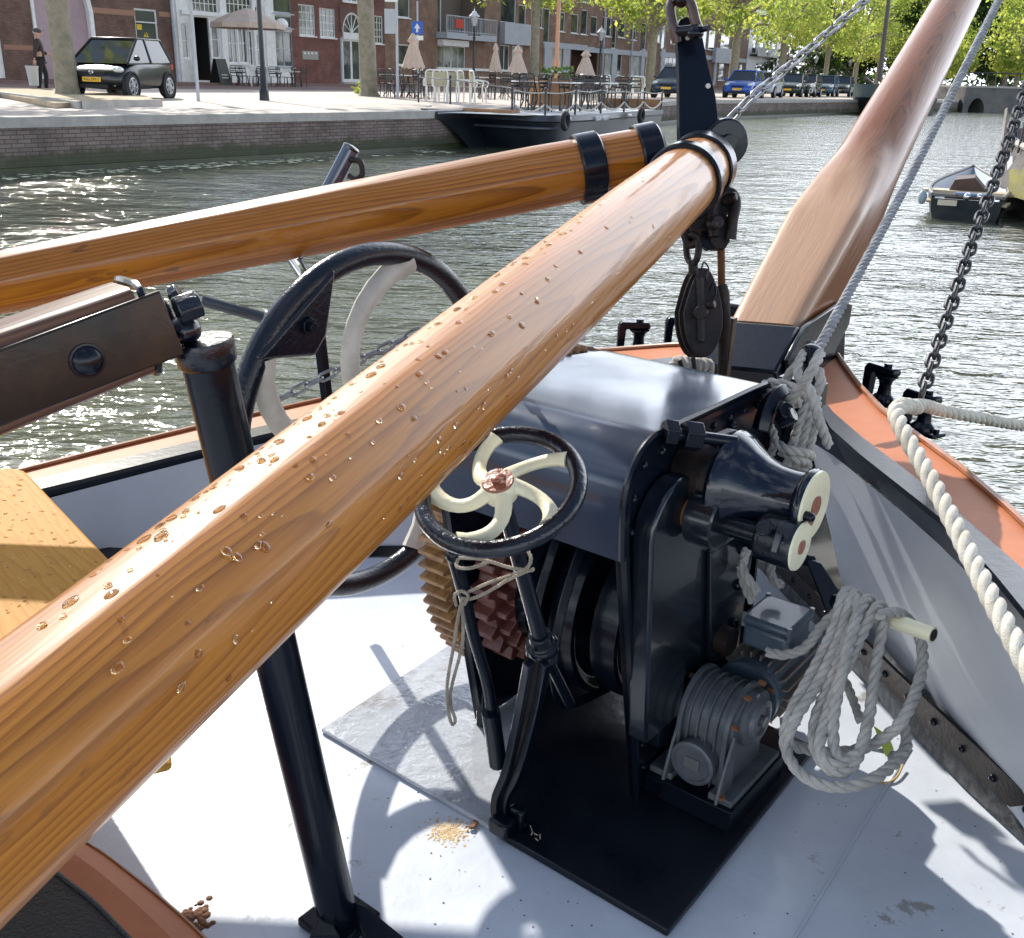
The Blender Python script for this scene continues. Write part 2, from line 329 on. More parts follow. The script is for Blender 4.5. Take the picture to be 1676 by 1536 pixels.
def chain(root, pts, wire, pitch, m, name='link', wide=1.45, bar=0):
    """chain of separate links, each turned a quarter against the next; the link mesh is shared"""
    path = resample([V(p) for p in pts], pitch); n = len(path)
    L = pitch/2+wire*.95; W = wire*wide*1.6
    half = max(L-W, wire*.2)
    loop = []
    for k in range(9): a = -pi/2+pi*k/8; loop.append(V((0, sin(a)*W, half+cos(a)*W)))
    for k in range(9): a = pi/2+pi*k/8; loop.append(V((0, sin(a)*W, -half+cos(a)*W)))
    b = MB(); b.loft(loop, wire, 8, closed=True, up=V((1, 0, 0)))
    if bar: b.cyl(V((0, -W, 0)), V((0, W, 0)), wire*.8, n=8)
    proto = None
    for i in range(n-1):
        a, c = path[i], path[i+1]; T = (c-a).normalized(); x_ = T.cross(UP if abs(T.z) < .95 else V((1, 0, 0))).normalized(); y_ = T.cross(x_)
        if i % 2: x_, y_ = y_, -x_
        if proto is None: proto = b.build(name, m, None, org=(0, 0, 0)); o = proto
        else: o = proto.copy(); COL.objects.link(o)
        o.parent = root; mid = (a+c)/2-V(root['_o'])
        o.matrix_local = Matrix(((x_.x, y_.x, T.x, mid.x), (x_.y, y_.y, T.y, mid.y), (x_.z, y_.z, T.z, mid.z), (0, 0, 0, 1)))
def text(s_, size, loc, rightv, upv, m, name, parent, ext=.002):
    cu_ = bpy.data.curves.new(name, 'FONT'); cu_.body = s_; cu_.size = size; cu_.extrude = ext; cu_.align_x = 'CENTER'; cu_.align_y = 'CENTER'
    o = bpy.data.objects.new(name, cu_); COL.objects.link(o); bpy.context.view_layer.update()
    me = bpy.data.meshes.new_from_object(o); bpy.data.objects.remove(o)
    z_ = V(rightv).cross(V(upv)); l = V(loc)-V(parent['_o'])
    me.transform(Matrix(((rightv.x, upv.x, z_.x, l.x), (rightv.y, upv.y, z_.y, l.y), (rightv.z, upv.z, z_.z, l.z), (0, 0, 0, 1))))
    me.materials.clear(); me.materials.append(m); o = bpy.data.objects.new(name, me); COL.objects.link(o); o.parent = parent; o['_o'] = parent['_o']; return o
# ================================================================= THE BARGE WE STAND ON
DZ = .30
def line(px, zf, n=14, ext=3.2, extf=0):
    """pixel polyline from bow to stern, at height zf(x), then run on aft by ext metres"""
    p = [P(x, y, z=zf(x)) for x, y in px]
    d = (p[-1]-p[-2]); d.z *= .3; d.normalize()
    p = resample(p, sum((b-a).length for a, b in zip(p, p[1:]))/(n-1)*.9999)[:n-1]+[p[-1]]
    while len(p) < n: p.append(p[-1])
    return p+[p[-1]+d*(ext*i/4) for i in (1, 2, 3, 4)]
hull = thing('sailing_barge', (0, 0, 0), 'old steel sailing barge, pale grey foredeck, black bulwark edges and salmon painted rail', 'barge')
zs = lambda x: .90+.05*(x-1340)/336
so = line([(1362, 572), (1400, 628), (1458, 690), (1532, 736), (1600, 792), (1676, 859)], zs)      # outer lip, starboard
si = line([(1335, 640), (1342, 658), (1440, 743), (1514, 792), (1585, 859), (1676, 933)], zs)
sb = line([(1335, 662), (1345, 690), (1440, 775), (1539, 845), (1600, 910), (1676, 1000)], zs)
sl_ = line([(1325, 722), (1360, 742), (1486, 846), (1556, 908), (1613, 972), (1676, 1044)], lambda x: zs(x)-.055)
zp = lambda x: .58+.32*max(0, x/1200)**2
po = line([(1215, 562), (1000, 572), (700, 618), (481, 665), (406, 684), (302, 705), (31, 774)], zp)
pi_ = line([(1215, 585), (1055, 587), (720, 640), (484, 687), (307, 725), (47, 789)], zp)
pb = line([(1215, 600), (1055, 603), (720, 655), (484, 700), (310, 742), (56, 806)], zp)
pl = line([(1215, 610), (1055, 612), (720, 668), (484, 713), (313, 755), (56, 822)], lambda x: zp(x)-.03)
dsb = [V((.72, 3.0, DZ)), V((.80, 2.75, DZ)), P(1400, 1065, z=DZ), P(1480, 1160, z=DZ), P(1581, 1280, z=DZ), P(1676, 1378, z=DZ), V((1.12, .95, DZ)), V((1.3, 0, DZ)), V((1.45, -1.4, DZ))]
dpt = [V((.55, 3.0, DZ)), V((.2, 2.9, DZ)), P(735, 913, z=DZ), P(560, 908, z=DZ), P(180, 904, z=DZ), V((-2.0, 2.0, DZ)), V((-2.9, .8, DZ)), V((-3.6, -.6, DZ)), V((-4.2, -1.8, DZ))]
def strip(A, B, name, m, lift=0, thick=None):
    b = MB(); n = min(len(A), len(B)); A = [a+UP*lift for a in A[:n]]; B = [q+UP*lift for q in B[:n]]
    b.sheet(A, B)
    if thick: b.sheet([a-UP*thick for a in A], [q-UP*thick for q in B]); b.sheet(A, [a-UP*thick for a in A]); b.sheet(B, [q-UP*thick for q in B])
    return b.build(name, m, hull, ang=50)
def rs(p, n=22):
    L = sum((b-a).length for a, b in zip(p, p[1:])); q = resample(p, L/(n-1)*1.00001); q = q[:n-1]+[p[-1]]
    while len(q) < n: q.insert(-1, q[-2])
    return q
def match(A_, B_, dirv):
    """points of polyline B_ level with those of A_ along dirv"""
    B2 = resample(B_, .01); ks = [q.dot(dirv) for q in B2]; out = []
    for a in A_: k = a.dot(dirv); i = min(range(len(ks)), key=lambda j: abs(ks[j]-k)); out.append(B2[i])
    return out
strip(rs(so), rs(si), 'rail_cap', mt['orange'], 0, .012)
strip(rs(si), rs(sb), 'rail_edge', mt['black'], .003, .012)
strip(rs(sb), rs(sl_), 'rail_edge', mt['black'], .003)
slr = rs(sl_, 40); dsm = match(slr, dsb, V((.05, 1, 0)).normalized())
b = MB(); m1 = [a.lerp(c_, .82)+SA*.022 for a, c_ in zip(slr, dsm)]; b.sheet(slr, m1); b.sheet(m1, dsm); b.build('bulwark', mt['bulwark'], hull, ang=80)
strip(rs(po), rs(pi_), 'rail_cap', mt['orange'], 0, .012)
strip(rs(pi_), rs(pb), 'rail_edge', mt['black'], .003, .012)
strip(rs(pb), rs(pl), 'rail_edge', mt['black'], .003)
plr = rs(pl, 40); dpm = match(plr, dpt, V((.81, .58, 0)).normalized()); b = MB(); b.sheet(plr, dpm); b.build('bulwark', mt['bulwark'], hull, ang=80)
# outboard sides, dark strakes and lips
def outward(A, sgn): return [V((sgn*SA.x, sgn*SA.y, 0)) for a in A]
for A, sg in ((so, 1), (po, -1)):
    A = rs(A); o1 = [a+SA*sg*.035-UP*.03 for a in A]; o2 = [a+SA*sg*.07-UP*.10 for a in A]; o3 = [a+SA*sg*.02-UP*.13 for a in A]; dk_ = match(A, dsb if sg > 0 else dpt, V((.05, 1, 0)).normalized() if sg > 0 else V((.81, .58, 0)).normalized()); o4 = [q+SA*sg*.09+UP*.05 for q in dk_]; o5 = [V((q.x, q.y, -.3))-SA*sg*.05 for q in dk_]
    b = MB(); b.sheet(A, o1); b.sheet(o1, o2); b.sheet(o2, o3); b.sheet(o3, o4); b.sheet(o4, o5); b.build('topside', mt['black'], hull)
    b = MB(); b.loft([a+UP*.006 for a in A], .007, 6); b.build('rail_lip', mt['railwood'], hull)
# foot of the stem
b = MB(); b.prism([P(1215, 562, z=.9), P(1362, 572, z=.9), P(1400, 628, z=.9), P(1342, 668, z=.9), P(1215, 605, z=.9)], (0, 0, -.02)); b.build('bow_platform', mt['orange'], hull)
b = MB(); q = [P(1215, 562, z=.9), P(1362, 572, z=.9)]; b.prism([q[0], q[1], V((q[1].x-.2, q[1].y+.3, -.3)), V((q[0].x+.1, q[0].y+.35, -.3))], CA*.05); b.build('stem', mt['black'], hull)
# deck sheet
b = MB()
D1, D2 = rs(dsb), rs(dpt)
b.sheet([a+SA*.01 for a in D1], [a-SA*.01 for a in D2]); b.build('deck', mt['deck'], hull)
# angle bar with rivets at the foot of the starboard bulwark
fl_ = [P(1395, 1095, z=DZ+.004), P(1495, 1203, z=DZ+.004), P(1581, 1292, z=DZ+.004), P(1676, 1380, z=DZ+.004)]
fm = [P(1385, 1055, z=DZ+.012), P(1440, 1112, z=DZ+.012), P(1541, 1218, z=DZ+.012), P(1676, 1345, z=DZ+.012)]
ft = [P(1385, 1020, z=DZ+.055), P(1461, 1095, z=DZ+.055), P(1533, 1162, z=DZ+.055), P(1676, 1296, z=DZ+.055)]
def exta(p, k=.02, kf=.7): return [p[0]+(p[0]-p[1]).normalized()*kf]+p+[p[-1]+(p[-1]-p[-2]).normalized()*k]
fl_, fm, ft = ([CAM+(q-CAM)*k_ for q in rs(exta(p))] for p, k_ in ((fl_, .997), (fm, .975), (ft, .945)))
b = MB(); b.sheet(fl_, fm); b.build('deck_flange', M('scuffed_black_flange', (.03, .03, .032), .55, col2=(.10, .10, .10), vs=40, bump=.002, bs=60), hull)
b = MB(); b.sheet(fm, ft); b.sheet(ft, [q+SA*.015 for q in ft]); b.build('deck_angle', mt['iron'], hull)
mid = resample([(a+c)/2 for a, c in zip(fm, ft)], .095)
rv = None
for i, q in enumerate(mid):
    if rv is None: bb = MB(); bb.ball((0, 0, 0), .0085, 10, 7, (1, 1, 1)); rv = bb.build('rivet', mt['black'], hull, org=(0, 0, 0)); o = rv
    else: o = rv.copy(); COL.objects.link(o)
    o.parent = hull; o.location = q+UP*.0-SA*.002
dp2 = [q for q in rs(dpt)]
b = MB(); b.sheet([q+SA*.03+UP*.004 for q in dp2], [q+UP*.03 for q in dp2]); b.build('deck_angle', mt['black'], hull)
# raised hatch plate, lumpy with many coats of paint
b = MB(); hc = [S(-1.459, 1.215, DZ), S(-.955, 1.215, DZ), S(-.955, 2.0, DZ), S(-1.50, 2.0, DZ)]
b.prism([h+UP*.001 for h in hc], UP*.011); b.build('hatch_plate', mt['deckshine'], hull, bevel=.004)
b = MB()
random.seed(3)
for i in range(520):
    q = P(735+random.gauss(0, 17), 1362+random.gauss(0, 10), z=DZ); b.ball(q, random.uniform(.0008, .0034), 6, 4, (1, 1, .3))
b.build('rust_crust', M('crusty_rust_scale', (.70, .58, .36), .9, col2=(.45, .25, .10), vs=60), hull)
b = MB()
for i in range(60):
    t_ = random.random(); q = P(770+t_*35, 1355-t_*38, z=DZ+.006)+V((random.gauss(0, .004), random.gauss(0, .004), 0)); b.ball(q, random.uniform(.002, .006), 6, 4, (1, 1, .5))
b.build('rust_crust', mt['rust'], hull); b = MB()
for i in range(60):
    q = P(318+random.gauss(0, 16), 1502+random.gauss(0, 12), z=DZ); b.ball(q, random.uniform(.003, .008), 6, 4, (1, 1, .4))
b.build('rust_crust', mt['rust'], hull)
# small chips, dirt and puddles on the deck
b = MB(); random.seed(11)
for i in range(150):
    q = P(random.uniform(480, 1660), random.uniform(1180, 1530), z=DZ+.0008)
    if not (-.98 < q.dot(SA) < -.55 and 1.18 < q.dot(CA) < 1.85) and q.dot(CA) < q.dot(SA)*1+3.0: b.ball(q, random.uniform(.0006, .0018), 6, 4, (1.2, .9, .3))
tag(b.build('grit', mt['iron'], hull), kind='stuff')
for pxs in (((1490, 1225), (1300, 1536), (1250, 1620)),):
    b = MB(); b.loft([P(*q, z=DZ+.001) for q in pxs], .0035, 8, shape=lambda a, t: 1); b.build('weld_seam', mt['deck'], hull)
# wheelhouse hatch coaming at the bottom left
ce = [P(x, y, z=DZ+.002) for x, y in [(60, 1335), (150, 1382), (215, 1428), (290, 1488), (345, 1540), (420, 1620)]]
cm = [P(x, y, z=DZ+.05) for x, y in [(50, 1338), (146, 1384), (210, 1430), (283, 1490), (338, 1542), (410, 1625)]]
ci = [P(x, y, z=DZ+.11) for x, y in [(20, 1370), (96, 1432), (150, 1474), (205, 1530), (250, 1580), (320, 1660)]]
ct = [P(x, y, z=DZ+.112) for x, y in [(-300, 1500), (-300, 1540), (-200, 1600), (-100, 1660), (0, 1700), (100, 1800)]]
ce, cm, ci, ct = (smoothpath(k, 4) for k in (ce, cm, ci, ct))
b = MB(); b.sheet(cm, [a.lerp(c_, .5)+UP*.012 for a, c_ in zip(cm, ci)]); b.sheet([a.lerp(c_, .5)+UP*.012 for a, c_ in zip(cm, ci)], ci); b.build('coaming', mt['orange'], hull, ang=60)
b = MB(); b.sheet(ce, cm); b.loft(cm, .004, 6); b.build('coaming_foot', mt['railwood'], hull)
b = MB(); b.sheet(ci, ct); b.loft(ci, .004, 6); b.build('coaming_top', mt['nonslip'], hull)
# ---- dead leaf litter by the motor and coil
lf = MB()
for x, y, a in ((1440, 1215, .3), (1452, 1222, 1.2), (1444, 1205, 2)):
    q = P(x, y, z=DZ+.012); d1 = V((cos(a), sin(a), .25))*.03; d2 = V((-sin(a), cos(a), .1))*.013; lf.prism([q-d1, q+d2, q+d1, q-d2], UP*.0008)
tag(lf.build('leaf', mt['leaf_green']), 'dark green fallen leaf on the deck under the right loop of the coiled rope', 'leaf')
lf = MB(); lf.loft(smoothpath([P(1432, 1279, z=DZ+.004), P(1452, 1281, z=DZ+.004), P(1468, 1272, z=DZ+.006), P(1478, 1252, z=DZ+.01)], 5), .0022, 6)
tag(lf.build('twig', M('tan_twig', (.50, .33, .12), .7)), 'thin bent tan twig on the deck just below the coiled rope', 'twig')
lf = MB(); random.seed(4)
for i in range(26):
    q = V((.50+random.uniform(-.07, .12), 1.97+random.uniform(-.06, .10), DZ+random.uniform(.01, .09))); a = random.uniform(0, 6.3); t_ = random.uniform(-.5, .5)
    d1 = V((cos(a), sin(a), t_))*.028; d2 = V((-sin(a), cos(a), random.uniform(-.5, .5)))*.014; lf.prism([q-d1, q+d2, q+d1, q-d2], UP*.0008)
tag(lf.build('leaf_litter', mt['leaf_dry']), 'heap of brown dead leaves behind the grey motor', 'leaves', kind='stuff')
lf = MB()
for a, b_ in (((868, 1352), (876, 1374)), ((872, 1362), (866, 1374)), ((876, 1372), (886, 1382)), ((884, 1366), (884, 1384)), ((874, 1364), (888, 1372))): lf.cyl(P(*a, z=DZ+.02), P(*b_, z=DZ+.012), .0012, n=5)
tag(lf.build('sprig', M('dry_sprig', (.42, .36, .25), .8)), 'tiny dry plant sprig lying on the black base plate', 'twig')
# ================================================================= WINDLASS
wl = thing('windlass', S(-1.0, 1.5, DZ), 'black anchor windlass with riveted cheek, shiny sheet steel cover and cream ended drums', 'windlass')
b = MB(); b.prism([S(-.950, 1.210, DZ+.001), S(-.585, 1.210, DZ+.001), S(-.60, 1.86, DZ+.001), S(-1.24, 1.9, DZ+.001), S(-1.24, 1.64, DZ+.001), S(-1.05, 1.39, DZ+.001)], UP*.016); b.build('base_plate', mt['plate'], wl, bevel=.003)
outl = [(1.455, .318), (1.39, .62), (1.335, .90), (1.328, .98)]+[(1.418-.09*cos(radians(a)), 1.000+.091*sin(radians(a))) for a in (12, 27, 42, 57, 72, 85)]+[(1.46, 1.091), (1.79, 1.091), (1.835, 1.083), (1.868, 1.05), (1.88, 1.0), (1.90, .318)]
op = smoothpath([S(0, c, z) for c, z in outl[1:-1]], 5); op = [S(0, *outl[0])]+op+[S(0, *outl[-1])]
for k in (-.81, -1.215):
    b = MB(); b.prism([q+SA*(k-.006) for q in op], SA*.012); b.build('cheek', mt['black'], wl, bevel=.001)
    b = MB(); nrm = []
    for i, q in enumerate(op):
        t_ = (op[min(i+1, len(op)-1)]-op[max(i-1, 0)]).normalized(); nrm.append(t_.cross(SA))
    sg = 1 if nrm[len(nrm)//2].z < 0 else -1
    inn = [q+n_*sg*.004 for q, n_ in zip(op, nrm)]; inn2 = [q+n_*sg*.010 for q, n_ in zip(op, nrm)]
    for aa in (inn, inn2): pass
    K = SA*(k-.006); K2 = SA*(k+.016)
    b.sheet([q+K for q in op], [q+K2 for q in op]); b.sheet([q+K2 for q in op], [q+K2 for q in inn2]); b.sheet([q+K2 for q in inn2], [q+K for q in inn2])
    b.build('cheek_rim', mt['black'], wl)
    if k == -.81:
        pr = resample([q+n_*sg*.034+SA*(k+.006) for q, n_ in zip(op, nrm)][:-1], .062)
        bb = MB(); bb.ball((0, 0, 0), .0075, 10, 7); rv = bb.build('rivet', mt['black'], None, org=(0, 0, 0))
        for i, q in enumerate(pr[1:30]):
            o = rv if i == 0 else rv.copy()
            if i: COL.objects.link(o)
            o.parent = wl; o.location = q-V(wl['_o'])
# cover: a bent sheet over both cheeks
ol2 = [(1.325, .895), (1.318, .98)]+[(1.418-.099*cos(radians(a)), 1.000+.0985*sin(radians(a))) for a in (12, 27, 42, 57, 72, 85)]+[(1.46, 1.0985), (1.60, 1.0985), (1.79, 1.0985), (1.84, 1.090), (1.876, 1.054)]
oc = smoothpath([S(0, c, z) for c, z in ol2], 6)
b = MB(); A_ = [q+SA*(-.796) for q in oc]; B_ = [q+SA*(-1.222) for q in oc]
# its far port corner is cut off
B_ = [q+SA*(0 if (q.dot(CA) < 1.66) else (q.dot(CA)-1.66)*.30) for q in B_]
nn = []
b.sheet(A_, B_); b.sheet([q-UP*.005-CA*(.004 if q.z < 1.05 and q.dot(CA) < 1.5 else 0)*-1 for q in A_], [q-UP*.005+CA*(.004 if q.z < 1.05 and q.dot(CA) < 1.5 else 0) for q in B_])
b.sheet(A_, [q-UP*.005+CA*(.004 if q.z < 1.05 and q.dot(CA) < 1.5 else 0) for q in A_])
b.build('cover', mt['cover'], wl, ang=75)
b = MB(); b.loft([q+UP*.001 for q in A_], .006, 6); b.build('cover_edge', mt['black'], wl)
# bearing housing and its stay plate on the cheek
def archpts(c0, z0, R, zb, wb0, wb1, s): 
    pts = [S(s, wb0, zb)]+[S(s, c0-R*cos(pi*i/14), z0+R*sin(pi*i/14)) for i in range(15)]+[S(s, wb1, zb)]
    return pts
b = MB(); b.prism(archpts(1.452, .925, .092, .50, 1.40, 1.53, -.802), SA*.042); b.build('bearing_housing', mt['slate'], wl, bevel=.006)
b = MB(); b.prism([S(-.80, 1.44, .84), S(-.80, 1.75, .84), S(-.80, 1.68, .46), S(-.80, 1.56, .40), S(-.80, 1.48, .44)], SA*.022); b.prism([S(-.778, 1.60, .82), S(-.778, 1.80, .82), S(-.778, 1.76, .44), S(-.778, 1.66, .48)], SA*.012); b.build('stay_plate', mt['slate'], wl, bevel=.003)
for z in (.78, .70, .61): b = MB(); b.ball(S(-.765, 1.735, z), .012, 10, 7); b.build('bolt_head', mt['black'], wl)
for c_, z in ((1.50, .985), (1.62, 1.02), (1.70, 1.04)): b = MB(); b.ball(S(-.80, c_, z), .011, 10, 7); b.build('bolt_head', mt['black'], wl)
b = MB(); b.prism([S(-.80, 1.47, .345), S(-.80, 1.49, .318), S(-.80, 1.80, .318), S(-.80, 1.80, .335), S(-.80, 1.5, .36)], SA*.03); b.build('foot_angle', mt['black'], wl)
# upper shaft with warping drum (horn)
c1, z1 = Ps(1332, 828, -.562).dot(CA), Ps(1332, 828, -.562).z
O = S(.038, c1, z1)
b = MB(); b.lathe(O, SA, [(-.84, .001), (-.84, .066), (-.79, .070), (-.77, .068), (-.765, .066), (-.757, .070)], 26); b.build('ratchet_collar', mt['iron'], wl, bevel=.001)
prof = [(-.765, .06), (-.762, .086), (-.752, .095), (-.742, .093), (-.728, .083), (-.708, .069), (-.685, .058), (-.66, .053), (-.638, .052), (-.622, .053), (-.616, .060), (-.608, .063), (-.602, .061), (-.602, .001)]
b = MB(); b.lathe(O, SA, prof, 44); b.build('warping_drum', mt['enamel'], wl)
b = MB(); b.lathe(O, SA, [(-.6015, .0605), (-.5975, .0595), (-.5970, .0555), (-.5970, .001)], 40); b.build('drum_face', mt['cream'], wl)
b = MB(); b.lathe(O, SA, [(-.598, .0185), (-.5945, .018), (-.5945, .001)], 18); b.lathe(O-UP*.020-CA*.012, SA, [(-.598, .012), (-.5948, .0115), (-.5948, .001)], 14); b.build('shaft_end', mt['hub'], wl)
# lower shaft: collar, shaft, crank socket
q = Ps(1312, 896, -.55); c2, z2 = q.dot(CA), q.z; O2 = S(.038, c2, z2)
b = MB(); b.lathe(O2, SA, [(-.84, .050), (-.80, .045), (-.80, .028), (-.77, .028)], 24); b.build('shaft_boss', mt['rust'], wl)
b = MB(); b.lathe(O2, SA, [(-.785, .001), (-.785, .046), (-.782, .0495), (-.733, .0495), (-.730, .046), (-.730, .001)], 36); b.build('collar', mt['slate'], wl)
b = MB(); b.cyl(O2-SA*.80, O2-SA*.655, .0195, n=20); b.build('shaft', mt['black'], wl)
b = MB(); b.lathe(O2, SA, [(-.662, .018), (-.660, .036), (-.652, .0415), (-.60, .0425), (-.594, .0425), (-.592, .041), (-.592, .001)], 36); b.build('crank_socket', mt['rough_black'], wl)
b = MB(); b.lathe(O2, SA, [(-.5925, .0415), (-.589, .0405), (-.5885, .0375), (-.5885, .001)], 36); b.build('socket_face', mt['cream'], wl)
b = MB(); b.lathe(O2, SA, [(-.589, .0135), (-.5865, .0125), (-.5865, .001)], 16); b.build('shaft_end', mt['hub'], wl)
nc = (-CA*.75+UP*.62).normalized(); tc_ = SA.cross(nc)
b = MB(); b.cyl(O2-SA*.640+nc*.036, O2-SA*.640+nc*.056, .0115, n=12); b.torus(O2-SA*.640+nc*.050, nc, .010, .004, 14, 8); b.build('grease_nipple', mt['rough_black'], wl)
b = MB(); b.box(O2-SA*.615+(-CA*.93+UP*.30).normalized()*.0425, (.012, .034, .008), (SA, (UP*.93+CA*.30), (-CA*.93+UP*.30))); b.build('key', mt['slate'], wl, bevel=.002)
b = MB(); q = P(1313, 843, d=1.66); b.cyl(q-SA*.012, q+SA*.014, .0085, n=12); b.ball(q+SA*.014, .0085, 10, 6); b.build('locking_pin', mt['black'], wl)
# threaded bolt above the housing, and the strap round the far drum
b = MB(); a = P(1086, 708, d=1.70); e = P(1205, 724, d=1.73); dr = (e-a).normalized()
b.cyl(a, e, .011, n=12); L = (e-a).length
for f0, f1, rr in ((.0, .17, .024), (.26, .50, .026)): b.cyl(a+dr*L*f0, a+dr*L*f1, rr, n=6)
b.build('tie_bolt', mt['black'], wl, bevel=.0015)
b = MB(); b.prism([P(1160, 712, d=1.76), P(1190, 700, d=1.78), P(1215, 712, d=1.79), P(1222, 745, d=1.80), P(1180, 742, d=1.78), P(1160, 735, d=1.76)], SA*.02); b.build('bracket', mt['black'], wl, bevel=.003)
b = MB(); q = P(1270, 700, d=2.0)
A_ = [q+(CA*cos(a)+UP*sin(a))*.072 for a in [pi*(.05+.9*i/14) for i in range(15)]]; b.loft([p_-SA*.0 for p_ in A_], .018, 4, up=SA, shape=lambda a, t: 1.0); 
b.prism([p_-SA*.02 for p_ in A_], SA*.006); b.build('brake_band', mt['black'], wl, bevel=.003)
b = MB(); b.cyl(P(1275, 690, d=1.94), P(1300, 678, d=1.92), .016, n=10); b.cyl(P(1284, 676, d=1.93), P(1290, 672, d=1.92), .02, n=6); b.build('pawl', mt['black'], wl, bevel=.003)
# chain drum, brake discs, main shaft between the cheeks
b = MB(); b.cyl(S(-1.32, 1.68, .60), S(-.74, 1.68, .60), .03, n=18); b.cyl(S(-1.2, 1.68, .60), S(-.82, 1.68, .60), .095, n=28); b.build('chain_drum', mt['iron'], wl)
for s0, R in ((-1.02, .205), (-.93, .185)):
    b = MB(); b.lathe(S(0, 1.68, .60), SA, [(s0-.03, .06), (s0-.03, R-.012), (s0-.03, R), (s0+.03, R), (s0+.03, R-.014), (s0+.012, R-.03), (s0+.012, .09), (s0+.03, .07), (s0+.03, .03)], 52); b.build('brake_disc', mt['black'], wl, bevel=.002)
b = MB()
for k in range(10): a = 2*pi*k/10+.2; b.ball(S(-1.055+.003, 1.68+.165*cos(a), .60+.165*sin(a)), .01, 8, 6)
b.build('bolt_heads', mt['black'], wl)
b = MB(); b.lathe(S(0, 1.66, .60), SA, [(-.925, .001), (-.925, .105), (-.905, .105), (-.90, .10), (-.9, .001)], 40); b.build('friction_hub', M('pale_worn_steel', (.20, .18, .15), .5, metal=.3, col2=(.08, .06, .05), vs=14), wl)
b = MB(); b.box(S(-.875, 1.56, .61), (.05, .02, .07), (SA, CA, UP)); b.build('cam_lug', mt['slate'], wl, bevel=.004)
# strap brackets that rise to the cover
for s0, cc in ((-1.06, 1.44), (-.99, 1.42)):
    b = MB(); pth = smoothpath([S(s0, cc+.26, .40), S(s0, cc+.04, .46), S(s0, cc-.0, .62), S(s0, cc+.06, .78), S(s0, cc+.16, .90), S(s0, cc+.2, 1.0)], 6); b.loft(pth, .013, 4, up=SA); b.build('brake_strap', mt['black'], wl, bevel=.002)
# big toothed wheel and the bevel gear
def gear(mb, o, ax, R, Ri, thick, teeth, depth, root_shift=0):
    u = UP; w_ = ax.cross(u).normalized(); pts = []
    for k in range(teeth):
        for f, rr in ((-.30, R-depth), (-.13, R), (.13, R), (.30, R-depth)):
            a = 2*pi*(k+f)/teeth; pts.append(V(o)+(u*cos(a)+w_*sin(a))*rr)
    n = len(pts); inn = [V(o)+(p_-V(o)).normalized()*Ri for p_ in pts]; e = ax*thick
    vs = pts+[p_+e for p_ in pts]+inn+[p_+e for p_ in inn]
    fs = []
    for i in range(n):
        j = (i+1) % n; fs += [(i, j, n+j, n+i), (2*n+i, 3*n+i, 3*n+j, 2*n+j), (i, 2*n+i, 2*n+j, j), (n+i, n+j, 3*n+j, 3*n+i)]
    mb.add(vs, fs)
b = MB(); G = S(-1.275, 1.72, .735); gear(b, G-SA*.01, SA, .378, .325, .07, 78, .022); gw = b.build('gear_wheel', mt['gear'], wl, bevel=.002)
b = MB(); gear(b, G+SA*.012, SA, .326, .05, .03, 3, 0.0001)
for k in range(6):
    a = pi*k/3+.3; b.loft([G+SA*.03+(UP*cos(a)+CA*sin(a))*.05, G+SA*.03+(UP*cos(a)+CA*sin(a))*.33], .03, 4, up=SA)
b.build('gear_web', mt['maroon'], gw)
b = MB(); G2 = S(-1.185, 1.575, .655); gear(b, G2, SA, .19, .03, .05, 22, .024); gear(b, G2+SA*.05, SA, .165, .03, .028, 22, .03); b.build('pinion', mt['maroon'], wl, bevel=.003)
b = MB(); b.lathe(S(0, 1.575, .655), SA, [(-1.10, .03), (-1.11, .135), (-1.08, .14), (-1.07, .12), (-1.06, .05)], 30); b.build('pinion_guard', mt['black'], wl)
b = MB(); b.cyl(S(-1.2, 1.42, .90), S(-.82, 1.42, .90), .016, n=14); b.build('cross_shaft', mt['black'], wl)
b = MB(); b.box(S(-1.2, 1.46, .45), (.02, .03, .28), (SA, CA, UP)); b.build('gear_stand', mt['black'], wl, bevel=.002)
# front fork that carries the brake spindle
BR = S(-.852, 1.185, .775)
b = MB()
for ds, px in ((-.026, [(815, 1362), (812, 1310), (830, 1260), (850, 1170), (866, 1085)]), (.02, [(826, 1362), (828, 1310), (850, 1262), (876, 1170), (893, 1085)])):
    zz = [.31, .37, .45, .60, .755]
    b.loft(smoothpath([V((P(x, y, z=z))) for (x, y), z in zip(px, zz)], 6), .0108, 4, up=CA, ang0=pi/4)
b.build('fork', mt['black'], wl, bevel=.002)
b = MB(); wz = [.31, .37, .45, .60, .755]; b.sheet([P(x, y, z=z)+CA*.006 for (x, y), z in zip([(815, 1362), (812, 1310), (830, 1260), (850, 1170), (866, 1085)], wz)], [P(x, y, z=z)+CA*.006 for (x, y), z in zip([(826, 1362), (828, 1310), (850, 1262), (876, 1170), (893, 1085)], wz)]); b.build('fork_web', mt['iron'], wl)
b = MB(); q = P(822, 1350, z=.335); b.box(q-UP*.002, (.045, .034, .034), (SA, CA, UP)); b.box(P(848, 1338, z=.34), (.034, .02, .045), (SA, CA, UP)); b.build('fork_foot', mt['black'], wl, bevel=.006)
HUB = P(818, 800, d=1.42); AX = (HUB-BR).normalized()
b = MB(); b.lathe(BR, AX, [(-.045, .012), (-.04, .02), (-.02, .022), (-.008, .028), (.004, .028), (.008, .020), (.03, .018)], 22); b.box(BR-UP*.020, (.052, .022, .016), (SA, CA, UP)); b.build('spindle_bearing', mt['black'], wl, bevel=.003)
b = MB(); b.cyl(BR+AX*.01, HUB-AX*.01, .0135, .0115, n=18); b.cyl(BR-AX*.02, BR-AX*.20+CA*.03, .010, n=12); b.build('spindle', mt['black'], wl)
